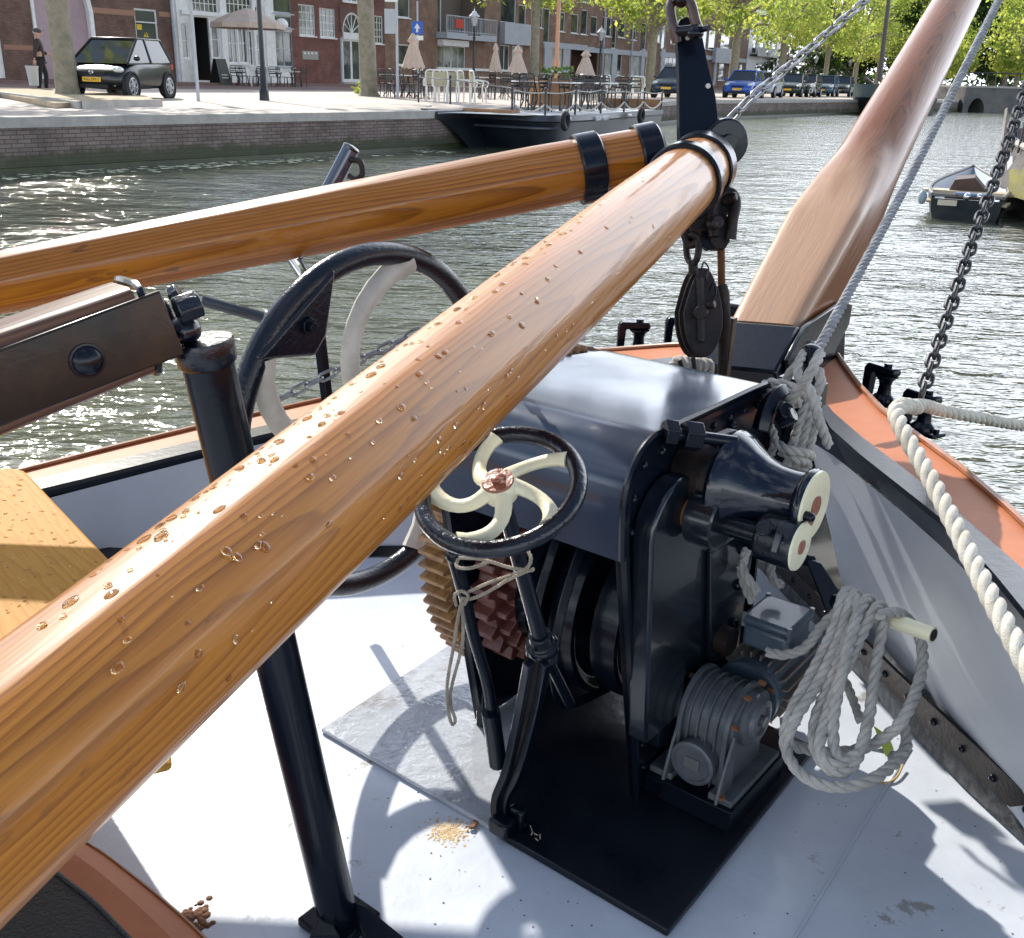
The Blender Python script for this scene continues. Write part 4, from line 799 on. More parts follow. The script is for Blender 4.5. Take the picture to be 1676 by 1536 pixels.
tag(b.build('lashing_string', mt['twine'], None, org=P(760, 980, d=1.6)), 'thin tan string lashed under the small handwheel with a long loop hanging down', 'string')
# ================================================================= ELECTRIC MOTOR AND GEARBOX
mo = thing('electric_motor', S(-.68, 1.6, DZ), 'blue grey electric motor with ribbed cast gearbox bolted on a black stand beside the windlass', 'motor')
GC = (1.60, .490); GR = .079
def arch(s, R, zb=.372, wid=1.0): return [S(s, GC[0]-R*wid, zb)]+[S(s, GC[0]-R*cos(pi*i/18)*wid, GC[1]+R*sin(pi*i/18)) for i in range(19)]+[S(s, GC[0]+R*wid, zb)]
b = MB(); b.prism(arch(-.765, GR*.88), SA*.115); b.build('gearbox', mt['alu'], mo, bevel=.004)
for i in range(6):
    s_ = -.762+i*.0195; b = MB(); b.prism(arch(s_, GR*(1.0 if 0 < i < 5 else 1.06)), SA*(.0035 if 0 < i < 5 else .010)); b.build('rib', mt['alu'], mo, bevel=.001)
b = MB(); b.lathe(S(-.712, GC[0]-GR*.86, .425), -CA, [(0, .042), (.022, .042), (.024, .046), (.034, .046), (.036, .043), (.036, .038), (.032, .036), (.032, .001)], 34); b.build('end_cover', mt['alu'], mo)
b = MB(); b.box(S(-.712, GC[0]-GR*.86-.0335, .425), (.032, .003, .024), (SA, CA, UP)); np_ = b.build('nameplate', M('tarnished_plate', (.20, .21, .20), .45, metal=.5), mo)
b = MB(); b.lathe(S(0, GC[0]+.012, .50), SA, [(-.652, .058), (-.640, .058), (-.638, .052), (-.636, .045), (-.628, .042), (-.626, .03), (-.632, .026), (-.632, .012), (-.622, .011), (-.622, .001)], 32); b.build('output_flange', mt['alu'], mo)
b = MB()
for a in (.3, 1.1, 1.9, 2.7): b.cyl(S(-.650, GC[0]-.078*cos(a), .50+.078*sin(a)), S(-.637, GC[0]-.078*cos(a), .50+.078*sin(a)), .0055, n=6)
for a in (.5, 1.3, 2.1): b.cyl(S(-.775, GC[0]-.07*cos(a), .48+.08*sin(a)), S(-.765, GC[0]-.07*cos(a), .48+.08*sin(a)), .006, n=6)
b.cyl(S(-.645, GC[0]-.105, .382), S(-.645, GC[0]-.105, .388), .0105, n=8); b.build('bolt_heads', mt['rust'], mo)
b = MB()
for s_ in (-.765, -.650):
    b.prism([S(s_, 1.480, .372), S(s_, 1.545, .372), S(s_, 1.53, .50), S(s_, 1.495, .42)], SA*.007)
b.box(S(-.775, 1.60, .375), (.05, .21, .014), (SA, CA, UP)); b.box(S(-.645, 1.60, .375), (.05, .21, .014), (SA, CA, UP)); b.build('feet', mt['alu'], mo, bevel=.002)
b = MB(); b.box(S(-.71, 1.60, .362), (.19, .23, .010), (SA, CA, UP)); b.box(S(-.617, 1.60, .335), (.006, .23, .05), (SA, CA, UP)); b.box(S(-.80, 1.60, .335), (.006, .23, .05), (SA, CA, UP)); b.box(S(-.71, 1.49, .34), (.19, .006, .04), (SA, CA, UP)); b.build('stand', mt['black'], mo, bevel=.001)
MA = S(-.70, 1.68, .495)
b = MB(); b.lathe(MA, CA, [(0, .070), (.012, .070), (.014, .068), (.03, .066), (.22, .066), (.222, .072), (.26, .070), (.275, .05), (.275, .001)], 36); 
for k in range(22): a = 2*pi*k/22; b.box(MA+CA*.125+(SA*cos(a)+UP*sin(a))*.072, (.004, .18, .014), ((SA*-sin(a)+UP*cos(a)), CA, (SA*cos(a)+UP*sin(a)))); 
b.build('motor_body', mt['motor'], mo)
b = MB(); b.box(S(-.685, 1.765, .61), (.098, .112, .05), (SA, CA, UP)); tbx = b.build('terminal_box', mt['motor'], mo, bevel=.010, seg=3)
b = MB(); b.box(S(-.685, 1.765, .645), (.108, .122, .020), (SA, CA, UP)); b.build('box_lid', mt['motor'], mo, bevel=.009, seg=3)
for i in (-1, 1):
    for j in (-1, 1): b = MB(); b.cyl(S(-.685+i*.048, 1.765+j*.055, .63), S(-.685+i*.048, 1.765+j*.055, .658), .0055, n=8); b.build('lid_screw', mt['motor'], mo)
b = MB(); b.cyl(S(-.63, 1.74, .605), S(-.605, 1.74, .605), .012, n=10); b.build('cable_gland', mt['motor'], mo)
# arm and white peg that carry the coil
ar = thing('rope_peg', P(1340, 960, d=2.0), 'black flat arm with a cream pipe peg that holds the coil of rope', 'peg')
b = MB(); q = [P(1318, 912, d=1.90), P(1345, 922, d=1.89), P(1395, 1000, d=1.80), P(1388, 1014, d=1.80), P(1352, 1000, d=1.82)]; b.prism(q, cf*.008); b.cyl(P(1365, 985, d=1.79), P(1392, 990, d=1.76), .014, n=12); b.cyl(P(1330, 920, d=1.9), S(-.8, 1.75, .78), .012, n=10); b.build('arm', mt['black'], ar, bevel=.002)
PG0 = P(1392, 990, d=1.78); PG1 = P(1528, 1040, d=1.66)
b = MB(); b.cyl(PG0, PG1, .0135, n=22); b.build('pipe', mt['cream'], ar)
b = MB(); b.cyl(PG1-(PG1-PG0).normalized()*.001, PG1+(PG1-PG0).normalized()*.0006, .0105, n=18); b.build('pipe_bore', mt['iron'], ar)
# the coil itself
cl = thing('rope_coil', P(1400, 1150, Y=1.75), 'untidy coil of grey rope hung over the cream peg with its loops on the deck', 'rope')
def cz(L): return [P(x, y, z=z) for x, y, z in L]
b = MB(); R = .0097
def hang(L): 
    out = []
    for x, y, d in L: out.append(P(x, y, d=d))
    return out
rope(b, hang([(1395, 985, 1.80), (1388, 968, 1.77), (1378, 980, 1.74), (1362, 1035, 1.72), (1330, 1100, 1.70), (1298, 1160, 1.68), (1284, 1210, 1.67), (1300, 1255, 1.64), (1342, 1284, 1.60), (1400, 1286, 1.58), (1450, 1262, 1.60), (1482, 1225, 1.65), (1480, 1190, 1.69), (1462, 1160, 1.73), (1420, 1105, 1.80), (1398, 1085, 1.84)]), R, n=9)
rope(b, hang([(1408, 1000, 1.80), (1402, 975, 1.77), (1392, 985, 1.73), (1372, 1050, 1.70), (1335, 1125, 1.68), (1300, 1180, 1.66), (1290, 1215, 1.67), (1312, 1225, 1.69), (1362, 1232, 1.68), (1412, 1225, 1.66), (1450, 1205, 1.64), (1478, 1178, 1.62), (1500, 1130, 1.66), (1510, 1085, 1.70), (1506, 1045, 1.73), (1490, 1018, 1.74), (1468, 1003, 1.70), (1440, 1008, 1.67)]), R, n=9)
rope(b, hang([(1432, 1010, 1.75), (1425, 983, 1.74), (1412, 990, 1.71), (1390, 1040, 1.69), (1362, 1110, 1.68), (1334, 1180, 1.67), (1336, 1230, 1.63), (1362, 1262, 1.60), (1392, 1258, 1.60), (1410, 1222, 1.62), (1424, 1165, 1.65), (1432, 1100, 1.68), (1442, 1040, 1.70), (1446, 1015, 1.70)]), R, n=9)
rope(b, hang([(1450, 1005, 1.72), (1440, 992, 1.71), (1425, 1010, 1.69), (1398, 1065, 1.67), (1372, 1120, 1.66), (1352, 1175, 1.65), (1342, 1225, 1.62), (1356, 1250, 1.60), (1376, 1250, 1.60), (1402, 1235, 1.61)]), R, n=9)
rope(b, hang([(1398, 975, 1.75), (1405, 1000, 1.70), (1388, 1060, 1.66), (1374, 1120, 1.65), (1364, 1180, 1.64), (1366, 1225, 1.62), (1376, 1245, 1.60)]), R, n=9)
rope(b, hang([(1372, 1000, 1.79), (1345, 1025, 1.80), (1318, 1060, 1.82), (1285, 1072, 1.84), (1255, 1068, 1.86)]), R*.95, n=9)
rope(b, hang([(1384, 1115, 1.84), (1398, 1150, 1.80), (1408, 1180, 1.76)]), R*.85, n=8)
rope(b, hang([(1370, 985, 1.80), (1382, 975, 1.80), (1392, 968, 1.78), (1398, 980, 1.76)]), R, n=9)
b.build('loops', mt['rope'], cl)
# ================================================================= WOODEN BOARD AT THE LEFT
bd = thing('wooden_board', P(100, 850, z=.75), 'flat varnished wooden board beaded with rain at the left edge, under the near spar', 'board')
ZB = .72; wp = [(-420, 760), (20, 766), (40, 770), (56, 786), (255, 995), (281, 1250), (0, 1322), (-500, 1420)]
q = [P(x, y, z=ZB) for x, y in wp]
b = MB(); bx = (q[4]-q[3]).normalized(); by = UP.cross(bx); n = len(q); top = q; bot = [p_-UP*.014 for p_ in q]
b.add(top+bot, [tuple(range(n)), tuple(range(2*n-1, n-1, -1))]+[(i, (i+1) % n, n+(i+1) % n, n+i) for i in range(n)], [(p_.dot(by), p_.z*.4, p_.dot(bx)) for p_ in top+bot]); b.build('board', mt['board'], bd, bevel=.008, seg=3)
b = MB(); b.box(V((-.95, .95, .50)), (.25, .3, .40)); b.build('pedestal', mt['bulwark'], bd)
random.seed(9); b = MB()
for i in range(130):
    y_ = random.uniform(778, 1010); q_ = P(random.uniform(-5, 46+(y_-786)*.93-6), y_, z=ZB)

    b.ball(q_+UP*.0004, random.choice([.0015, .002, .003, .004]), 8, 6, (random.uniform(.8, 1.8), random.uniform(.7, 1.2), .25))
tag(b.build('water_drops', mt['drop'], bd), kind='stuff')
# ================================================================= SETTING: WATER, QUAYS, GROUND
QZ = .83
def brickmat(name, c1, c2, mortar, bw, bh, scale_attr='loc', rough=.85, bias=0, stain=None, dark_low=None):
    m, t, b = nodes(name); a = N(t, 'ShaderNodeAttribute', attribute_name='loc')
    br = N(t, 'ShaderNodeTexBrick', Scale=1.0); br.inputs['Brick Width'].default_value = bw; br.inputs['Row Height'].default_value = bh; br.inputs['Mortar Size'].default_value = bh*.12
    br.inputs['Mortar Smooth'].default_value = .3; br.inputs['Bias'].default_value = bias
    br.inputs['Color1'].default_value = (*c1, 1); br.inputs['Color2'].default_value = (*c2, 1); br.inputs['Mortar'].default_value = (*mortar, 1)
    t.links.new(a.outputs['Vector'], br.inputs['Vector'])
    n = N(t, 'ShaderNodeTexNoise', Scale=1.3, Detail=6, Roughness=.65); t.links.new(a.outputs['Vector'], n.inputs['Vector'])
    f = ramp(t, n.outputs[0], [(.35, (.70, .68, .66)), (.65, (1.15, 1.15, 1.15))])
    c = mixc(t, 1.0, br.outputs[0], f, 'MULTIPLY')
    if dark_low:
        sz = N(t, 'ShaderNodeSeparateXYZ'); t.links.new(a.outputs['Vector'], sz.inputs[0]); n4 = N(t, 'ShaderNodeTexNoise', Scale=2.2, Detail=6, Roughness=.7); t.links.new(a.outputs['Vector'], n4.inputs['Vector'])
        ma = N(t, 'ShaderNodeMath', operation='MULTIPLY_ADD'); ma.inputs[1].default_value = -.5; t.links.new(n4.outputs[0], ma.inputs[0]); t.links.new(sz.outputs[1], ma.inputs[2])
        c = mixc(t, ramp(t, ma.outputs[0], [(0, (.85, .85, .85)), (.12, (0, 0, 0))]), c, dark_low)
    if stain:
        n2 = N(t, 'ShaderNodeTexNoise', Scale=.8, Detail=7, Roughness=.7); t.links.new(a.outputs['Vector'], n2.inputs['Vector'])
        c = mixc(t, ramp(t, n2.outputs[0], [(.55, (0, 0, 0)), (.72, (.6, .6, .6))]), c, stain)
    t.links.new(c, b.inputs['Base Color']); b.inputs['Roughness'].default_value = rough; b.inputs['Specular IOR Level'].default_value = .2
    return m
mb_ = dict(
 quay=brickmat('quay_brick', (.235, .185, .16), (.17, .135, .12), (.075, .065, .06), .22, .065, stain=(.16, .15, .12), dark_low=(.06, .065, .04)),
 brown=brickmat('brown_brick', (.235, .145, .105), (.19, .115, .085), (.20, .16, .13), .22, .065),
 dark=brickmat('dark_old_brick', (.185, .105, .078), (.13, .078, .06), (.17, .13, .11), .22, .065, stain=(.26, .15, .11)),
 red=brickmat('maroon_brick', (.22, .095, .075), (.18, .08, .065), (.17, .10, .09), .22, .065),
 tan=brickmat('tan_brick', (.27, .165, .115), (.23, .14, .10), (.24, .17, .13), .22, .065),
 rose=brickmat('rose_brick', (.30, .15, .12), (.22, .11, .09), (.26, .2, .17), .22, .065))
mt['white'] = M('white_paint', (.78, .77, .74), .5, col2=(.66, .65, .62), vs=3)
mt['greypanel'] = M('grey_panel', (.42, .44, .47), .6, col2=(.36, .38, .41), vs=2)
mt['darkopen'] = M('dark_interior', (.012, .011, .010), .9)
mt['curtain'] = M('net_curtain', (.55, .55, .5), .9, col2=(.28, .30, .26), vs=1.2)
mt['pane'] = M('window_glass', (.030, .035, .038), .06, spec=.9, col2=(.10, .11, .09), vs=.7, bump=.004, bs=1.5)
mt['pink'] = M('pale_mauve_door', (.40, .29, .31), .6, col2=(.34, .24, .26), vs=1)
mt['green'] = M('dark_green_door', (.035, .05, .035), .4)
mt['stone'] = M('coping_stone', (.40, .37, .33), .8, col2=(.30, .28, .25), vs=2.5, bump=.01, bs=6)
mt['pave'] = M('pale_clinker_paving', (.52, .45, .39), .85, col2=(.40, .33, .28), vs=.35, vr=(.35, .7), bump=.006, bs=9, spots=(.30, .24, .20), sps=1.4, spt=.60)
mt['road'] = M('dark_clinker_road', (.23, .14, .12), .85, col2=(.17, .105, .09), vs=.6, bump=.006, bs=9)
mt['sand'] = M('sandy_tree_bed', (.50, .40, .27), .95, col2=(.36, .28, .18), vs=3, bump=.02, bs=12)
mt['ground'] = M('far_ground', (.30, .27, .22), .9, col2=(.16, .20, .09), vs=.1, vr=(.45, .6))
mt['blackm'] = M('black_street_metal', (.012, .012, .014), .4)
mt['beige'] = M('beige_canvas', (.56, .44, .36), .85, col2=(.48, .37, .30), vs=5)
mt['algae'] = M('wet_algae', (.025, .03, .016), .4, col2=(.05, .06, .02), vs=3)
# water
m, t, b = nodes('canal_water'); co = coord(t, world=True)
b.inputs['Base Color'].default_value = (.085, .090, .062, 1); b.inputs['Roughness'].default_value = .06; b.inputs['IOR'].default_value = 1.45; b.inputs['Specular IOR Level'].default_value = .8
n1 = N(t, 'ShaderNodeTexNoise', Scale=7.5, Detail=3, Roughness=.5, Distortion=.3); mp1 = N(t, 'ShaderNodeMapping'); mp1.inputs['Rotation'].default_value = (0, 0, radians(12)); mp1.inputs['Scale'].default_value = (.62, 1.25, 1); t.links.new(co, mp1.inputs[0]); t.links.new(mp1.outputs[0], n1.inputs['Vector'])
n2 = N(t, 'ShaderNodeTexNoise', Scale=1.4, Detail=2, Roughness=.5); t.links.new(mp1.outputs[0], n2.inputs['Vector'])
n3 = N(t, 'ShaderNodeTexNoise', Scale=.12, Detail=2); t.links.new(co, n3.inputs['Vector'])
am = N(t, 'ShaderNodeMath', operation='MULTIPLY_ADD'); am.inputs[1].default_value = 2.2; t.links.new(n2.outputs[0], am.inputs[0]); t.links.new(n1.outputs[0], am.inputs[2])
st_ = N(t, 'ShaderNodeMapRange'); st_.inputs[1].default_value = .35; st_.inputs[2].default_value = .65; st_.inputs[3].default_value = .55; st_.inputs[4].default_value = 1.0; t.links.new(n3.outputs[0], st_.inputs[0])
bp = N(t, 'ShaderNodeBump', Distance=.05); t.links.new(am.outputs[0], bp.inputs['Height']); t.links.new(st_.outputs[0], bp.inputs['Strength']); t.links.new(bp.outputs[0], b.inputs['Normal'])
mt['water'] = m
b = MB(); b.add([(-500, -300, 0), (500, -300, 0), (500, 900, 0), (-500, 900, 0)], [(0, 1, 2, 3)]); tag(b.build('water', mt['water']), kind='structure')
# quay edge line, left bank then round the far end
up0 = lambda q: V((q.x, q.y, 0))
E = [V((-42, -29, 0)), V((-20.2, 0, 0)), V((-8.2, 16.3, 0)), V((-2.2, 24.6, 0)), up0(P(1150, 196, z=0)), up0(P(1385, 187, z=0)), V((29.5, 76, 0)), V((33, 82, 0))]
E2 = [V((36.2, 87, 0)), V((41, 84, 0)), V((52, 76, 0)), V((62, 60, 0)), V((70, 20, 0)), V((72, -60, 0))]
def up(q, z): return V((q.x, q.y, z))
b = MB(); A = [up(q, QZ) for q in E+E2]; F_ = [V((-260, -60, QZ)), V((-240, 40, QZ)), V((-200, 120, QZ)), V((-150, 200, QZ)), V((-100, 300, QZ)), V((-40, 400, QZ)), V((20, 480, QZ)), V((60, 520, QZ)), V((90, 520, QZ)), V((140, 500, QZ)), V((220, 400, QZ)), V((300, 250, QZ)), V((340, 100, QZ)), V((350, -80, QZ))]
b.sheet(A, F_); tag(b.build('ground', mt['pave']), kind='structure')
# quay walls with coping
def wallstrip(name, pts, z0, z1, m, parent, off=0, lab=None):
    b = MB(); L = 0; vs = []; ls = []
    for i, q in enumerate(pts):
        if i: L += (pts[i]-pts[i-1]).length
        for z in (z0, z1): vs.append(up(q, z)); ls.append((L, z, 0))
    b.add(vs, [(2*i, 2*i+2, 2*i+3, 2*i+1) for i in range(len(pts)-1)], ls); return b.build(name, m, parent)
def offs(pts, d):
    out = []
    for i, q in enumerate(pts):
        t_ = (pts[min(i+1, len(pts)-1)]-pts[max(i-1, 0)]).normalized(); out.append(q+V((t_.y, -t_.x, 0))*d)
    return out
qw = thing('quay_wall', (-5, 20, 0), 'long brown brick quay wall with stone coping along the left bank', 'quay wall')
wallstrip('brickwork', offs(E, .02), -1.2, .70, mb_['quay'], qw)
b = MB(); a0 = offs(E, .05); a1 = offs(E, -.32)
for zz, aa, bb_ in ((QZ+.02, a0, a1),): b.sheet([up(q, zz) for q in aa], [up(q, zz) for q in bb_])
b.sheet([up(q, QZ+.02) for q in a0], [up(q, .69) for q in a0]); b.sheet([up(q, .69) for q in a0], [up(q, .69) for q in offs(E, .0)]); b.build('coping', mt['stone'], qw)
b = MB(); a0 = offs(E, .045); b.sheet([up(q, -.2) for q in a0], [up(q, .085) for q in a0]); b.sheet([up(q, .085) for q in a0], [up(q, .10) for q in offs(E, .02)]); b.build('algae_band', mt['algae'], qw)
qb = thing('quay_wall', (50, 80, 0), 'distant pale quay wall round the far end of the canal beside the bridge', 'quay wall')
wallstrip('brickwork', offs(E2, .02), -1.2, .75, mt['stone'], qb); b = MB(); b.sheet([up(q, QZ+.02) for q in offs(E2, .05)], [up(q, QZ+.02) for q in offs(E2, -.4)]); b.sheet([up(q, QZ+.02) for q in offs(E2, .05)], [up(q, .7) for q in offs(E2, .05)]); b.build('coping', mt['stone'], qb)
# duckweed and foam along the wall
b = MB(); random.seed(21)
for i in range(420):
    f = random.random()**1.2; k = min(len(E)-2, 2+int(f*1.0)); L = random.random(); q = E[2].lerp(E[3], L) if random.random() < .75 else E[1].lerp(E[2], .8+.2*L)
    if abs(L-.8) < .13 and random.random() < .9: continue
    n_ = V((.80, -.6, 0)); q = q+n_*abs(random.gauss(.45, .30)); r_ = random.uniform(.015, .07)
    ang_ = random.uniform(0, 6); pts = [q+V((cos(ang_+2*pi*j/7)*r_*random.uniform(.6, 1.3)*1.6, sin(ang_+2*pi*j/7)*r_*random.uniform(.6, 1.2), .006)) for j in range(7)]; b.add(pts, [tuple(range(7))])
tag(b.build('duckweed', M('yellow_green_duckweed', (.70, .74, .45), .8, col2=(.80, .80, .62), vs=4), smooth=False), 'scattered pale duckweed floating along the foot of the quay wall', 'duckweed', kind='stuff')
# ---- facade plane
FO = P(0, 135, z=QZ); FT = (P(600, 140, z=QZ)-FO); FT.z = 0; FT = V((.478, .878, 0)).normalized(); FN = V((FT.y, -FT.x, 0))   # FN towards the canal
def fac(x, y):
    v = ray(x, y); q = CAM+v*((FO-CAM).dot(FN)/v.dot(FN)); return (q-FO).dot(FT), q.z
def FP(t_, z, o=0): return V((FO.x, FO.y, 0))+FT*t_+FN*o+UP*z
# road strip by the houses, shaded; kerb
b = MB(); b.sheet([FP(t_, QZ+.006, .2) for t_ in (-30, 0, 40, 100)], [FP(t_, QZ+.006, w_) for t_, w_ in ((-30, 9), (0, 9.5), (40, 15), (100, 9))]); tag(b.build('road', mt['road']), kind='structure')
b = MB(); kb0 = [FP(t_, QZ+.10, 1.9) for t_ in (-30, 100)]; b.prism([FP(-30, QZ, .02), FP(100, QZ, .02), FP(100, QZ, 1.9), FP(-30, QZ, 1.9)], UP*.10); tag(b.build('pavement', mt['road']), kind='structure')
bs2 = [P(-60, 170, z=QZ), P(0, 160, z=QZ), P(90, 178, z=QZ), P(255, 172, z=QZ), P(240, 164, z=QZ), P(120, 153, z=QZ), P(-60, 147, z=QZ)]
b = MB(); b.prism([up(q, QZ+.004) for q in bs2], UP*.10); tag(b.build('tree_bed', mt['sand'], bevel=.01), kind='structure')
b = MB(); k0 = [up(q, QZ+.07) for q in [P(-60, 156, z=QZ), P(0, 160, z=QZ), P(130, 178.5, z=QZ), P(262, 174, z=QZ)]]; b.loft(k0, .10, 4, ang0=pi/4); tag(b.build('kerb', mt['stone']), kind='structure')
# ---- walls with real openings
def rects(L):
    out = []
    for r_ in L:
        x0, y0, x1, y1 = r_[:4]; xm = (x0+x1)/2; ym = (y0+y1)/2
        t0, t1 = fac(x0, ym)[0], fac(x1, ym)[0]; za, zb = fac(xm, y1)[1], fac(xm, y0)[1]; out.append((t0, t1, za, zb)+tuple(r_[4:]))
    return out
def facade(t0, t1, z1, holes, m, root, depth=.14, z0=.7):
    ts = sorted({t0, t1}|{min(max(h[i], t0), t1) for h in holes for i in (0, 1)}); zs_ = sorted({z0, z1}|{min(max(h[i], z0), z1) for h in holes for i in (2, 3)})
    b = MB()
    for a, c in zip(ts, ts[1:]):
        for d, e in zip(zs_, zs_[1:]):
            tm, zm = (a+c)/2, (d+e)/2
            if any(h[0] < tm < h[1] and h[2] < zm < h[3] for h in holes) or c-a < 1e-5 or e-d < 1e-5: continue
            b.add([FP(a, d), FP(c, d), FP(c, e), FP(a, e)], [(0, 1, 2, 3)], [(a, d, 0), (c, d, 0), (c, e, 0), (a, e, 0)])
    for h in holes:
        a, c, d, e = h[:4]
        for (p_, q_) in (((a, d), (c, d)), ((c, d), (c, e)), ((c, e), (a, e)), ((a, e), (a, d))):
            b.add([FP(*p_), FP(*q_), FP(*q_, -depth), FP(*p_, -depth)], [(0, 1, 2, 3)], [(0, 0, 0)]*4)
    # sides and roof
    D_ = -9
    b.add([FP(t0, z0), FP(t0, z1), FP(t0, z1, D_), FP(t0, z0, D_)], [(0, 1, 2, 3)], [(0, z0, 0), (0, z1, 0), (9, z1, 0), (9, z0, 0)])
    b.add([FP(t1, z0), FP(t1, z1), FP(t1, z1, D_), FP(t1, z0, D_)], [(0, 1, 2, 3)], [(0, z0, 0), (0, z1, 0), (9, z1, 0), (9, z0, 0)])
    b.build('wall', m, root, smooth=False)
    b = MB(); b.prism([FP(t0-.1, z1, .12), FP(t1+.1, z1, .12), FP(t1+.1, z1, D_), FP(t0-.1, z1, D_)], UP*.25); b.build('roof', mt['greypanel'], root)
def window(root, t0, t1, z0, z1, nx=1, ny=1, fr=mt['white'], gl=mt['pane'], w=.07, bar=.035, depth=.14, sill=True, name='window', arch=False):
    b = MB(); o = -depth+.05
    def bx(a, c, d, e, o0=o-.03, o1=o+.03): b.prism([FP(a, d, o0), FP(c, d, o0), FP(c, e, o0), FP(a, e, o0)], FN*(o1-o0))
    bx(t0, t0+w, z0, z1); bx(t1-w, t1, z0, z1); bx(t0+w, t1-w, z0, z0+w); bx(t0+w, t1-w, z1-w, z1)
    for i in range(1, nx): x_ = t0+(t1-t0)*i/nx; ww = w*.8 if nx % 2 == 0 and i == nx//2 else bar; bx(x_-ww/2, x_+ww/2, z0+w, z1-w, o-.02, o+.02)
    for j in range(1, ny): z_ = z0+(z1-z0)*j/ny; bx(t0+w, t1-w, z_-bar/2, z_+bar/2, o-.015, o+.017)
    f_ = b.build(name, fr, root, smooth=False)
    b = MB(); b.prism([FP(t0+w*.5, z0+w*.5, o-.012), FP(t1-w*.5, z0+w*.5, o-.012), FP(t1-w*.5, z1-w*.5, o-.012), FP(t0+w*.5, z1-w*.5, o-.012)], FN*.006); b.build('pane', gl, f_, smooth=False, org=f_['_o'])
    if sill: b = MB(); b.prism([FP(t0-.06, z0-.07, -.05), FP(t1+.06, z0-.07, -.05), FP(t1+.06, z0+.002, -.05), FP(t0-.06, z0+.002, -.05)], FN*.13); b.build('sill', fr, f_, smooth=False, org=f_['_o'])
    return f_
def slab(root, name, x0, y0, x1, y1, m, o0=0, o1=.06):
    (t0, t1, z0, z1), = rects([(x0, y0, x1, y1)]); b = MB(); b.prism([FP(t0, z0, o0), FP(t1, z0, o0), FP(t1, z1, o0), FP(t0, z1, o0)], FN*(o1-o0)); return b.build(name, m, root, smooth=False)
def house(name, label, x0, x1, h, m, wins, extra=(), cat='building', **kw):
    t0, t1 = fac(x0, 100)[0], fac(x1, 100)[0]; root = thing(name, FP((t0+t1)/2, QZ), label, cat)
    R = rects(wins); E_ = rects(extra); facade(t0, t1, QZ+h, [r_[:4] for r_ in R+E_], m, root, **kw)
    for r_ in R:
        nx, ny = (r_[4], r_[5]) if len(r_) > 5 else (1, 1); gl = r_[6] if len(r_) > 6 else mt['pane']
        window(root, *r_[:4], nx, ny, gl=gl, fr=(r_[7] if len(r_) > 7 else mt['white']))
    return root, t0, t1
# B1 old brown brick house with mauve arched doors
h1, a0_, a1_ = house('brick_house', 'old brown brick house with tall mauve doors and a green utility door', -260, 288, 11, mb_['dark'], [], [(55, -60, 148, 130), (222, 15, 259, 78), (-40, 60, 6, 128)])
(q0, q1, q2, q3), = rects([(55, -60, 148, 130)]); b = MB(); b.prism([FP(q0, q2, -.12), FP(q1, q2, -.12), FP(q1, q3, -.12), FP(q0, q3, -.12)], -FN*.05); dd = b.build('door', mt['pink'], h1, smooth=False)
b = MB(); b.loft([FP(q1, q2, 0), FP(q1+.0, q2+(q3-q2)*.6, 0), FP(q1-.35, q3, 0)], .16, 4, up=FN, ang0=pi/4); b.loft([FP(q0, q2, 0), FP(q0, q3, 0)], .10, 4, up=FN, ang0=pi/4); b.build('door_frame', mt['white'], h1)
(q0, q1, q2, q3), = rects([(-40, 60, 6, 128)]); b = MB(); b.prism([FP(q0, q2, -.12), FP(q1, q2, -.12), FP(q1, q3, -.12), FP(q0, q3, -.12)], FN*.05); b.build('door', mt['white'], h1, smooth=False)
(q0, q1, q2, q3), = rects([(222, 15, 259, 78)]); window(h1, q0, q1, q2, q3, 1, 1, name='utility_door', gl=mt['green'], sill=False, w=.09)
slab(h1, 'transom', 223, 36, 258, 38, mt['white'], -.10, -.03)
ye = M('warning_yellow', (.75, .50, .02), .5)
(q0, q1, q2, q3), = rects([(226, 40, 234, 49)]); b = MB(); b.prism([FP(q0, q2, -.10), FP(q1, q2, -.10), FP(q1, q3, -.10), FP(q0, q3, -.10)], FN*.02); b.build('notice', ye, h1, smooth=False)
(q0, q1, q2, q3), = rects([(237, 50, 245, 61)]); b = MB(); b.prism([FP(q0, q2, -.10), FP(q1, q2, -.10), FP((q0+q1)/2, q3, -.10)], FN*.02); ws_ = b.build('warning_sign', ye, h1, smooth=False)
b = MB(); qc = (q0+q1)/2; zc = q2+(q3-q2)*.4; b.prism([FP(qc-.03, zc+.16, -.078), FP(qc+.05, zc+.16, -.078), FP(qc, zc+.02, -.078), FP(qc+.05, zc+.02, -.078), FP(qc-.02, zc-.18, -.078), FP(qc, zc-.03, -.078), FP(qc-.06, zc-.03, -.078)], FN*.004); b.build('lightning_mark', mt['blackm'], h1, smooth=False)
slab(h1, 'brick_band', 150, 15, 221, 24, M('pale_brick_band', (.33, .18, .12), .9), 0, .015); slab(h1, 'brick_band', 260, 20, 280, 28, M('pale_brick_band2', (.33, .18, .12), .9), 0, .015); slab(h1, 'brick_band', 6, 74, 55, 82, M('pale_brick_band3', (.30, .16, .11), .9), 0, .015)
b = MB(); tp = fac(286, 100)[0]; b.cyl(FP(tp, QZ, .1), FP(tp, QZ+11, .1), .07, n=10); b.build('downpipe', mt['greypanel'], h1)
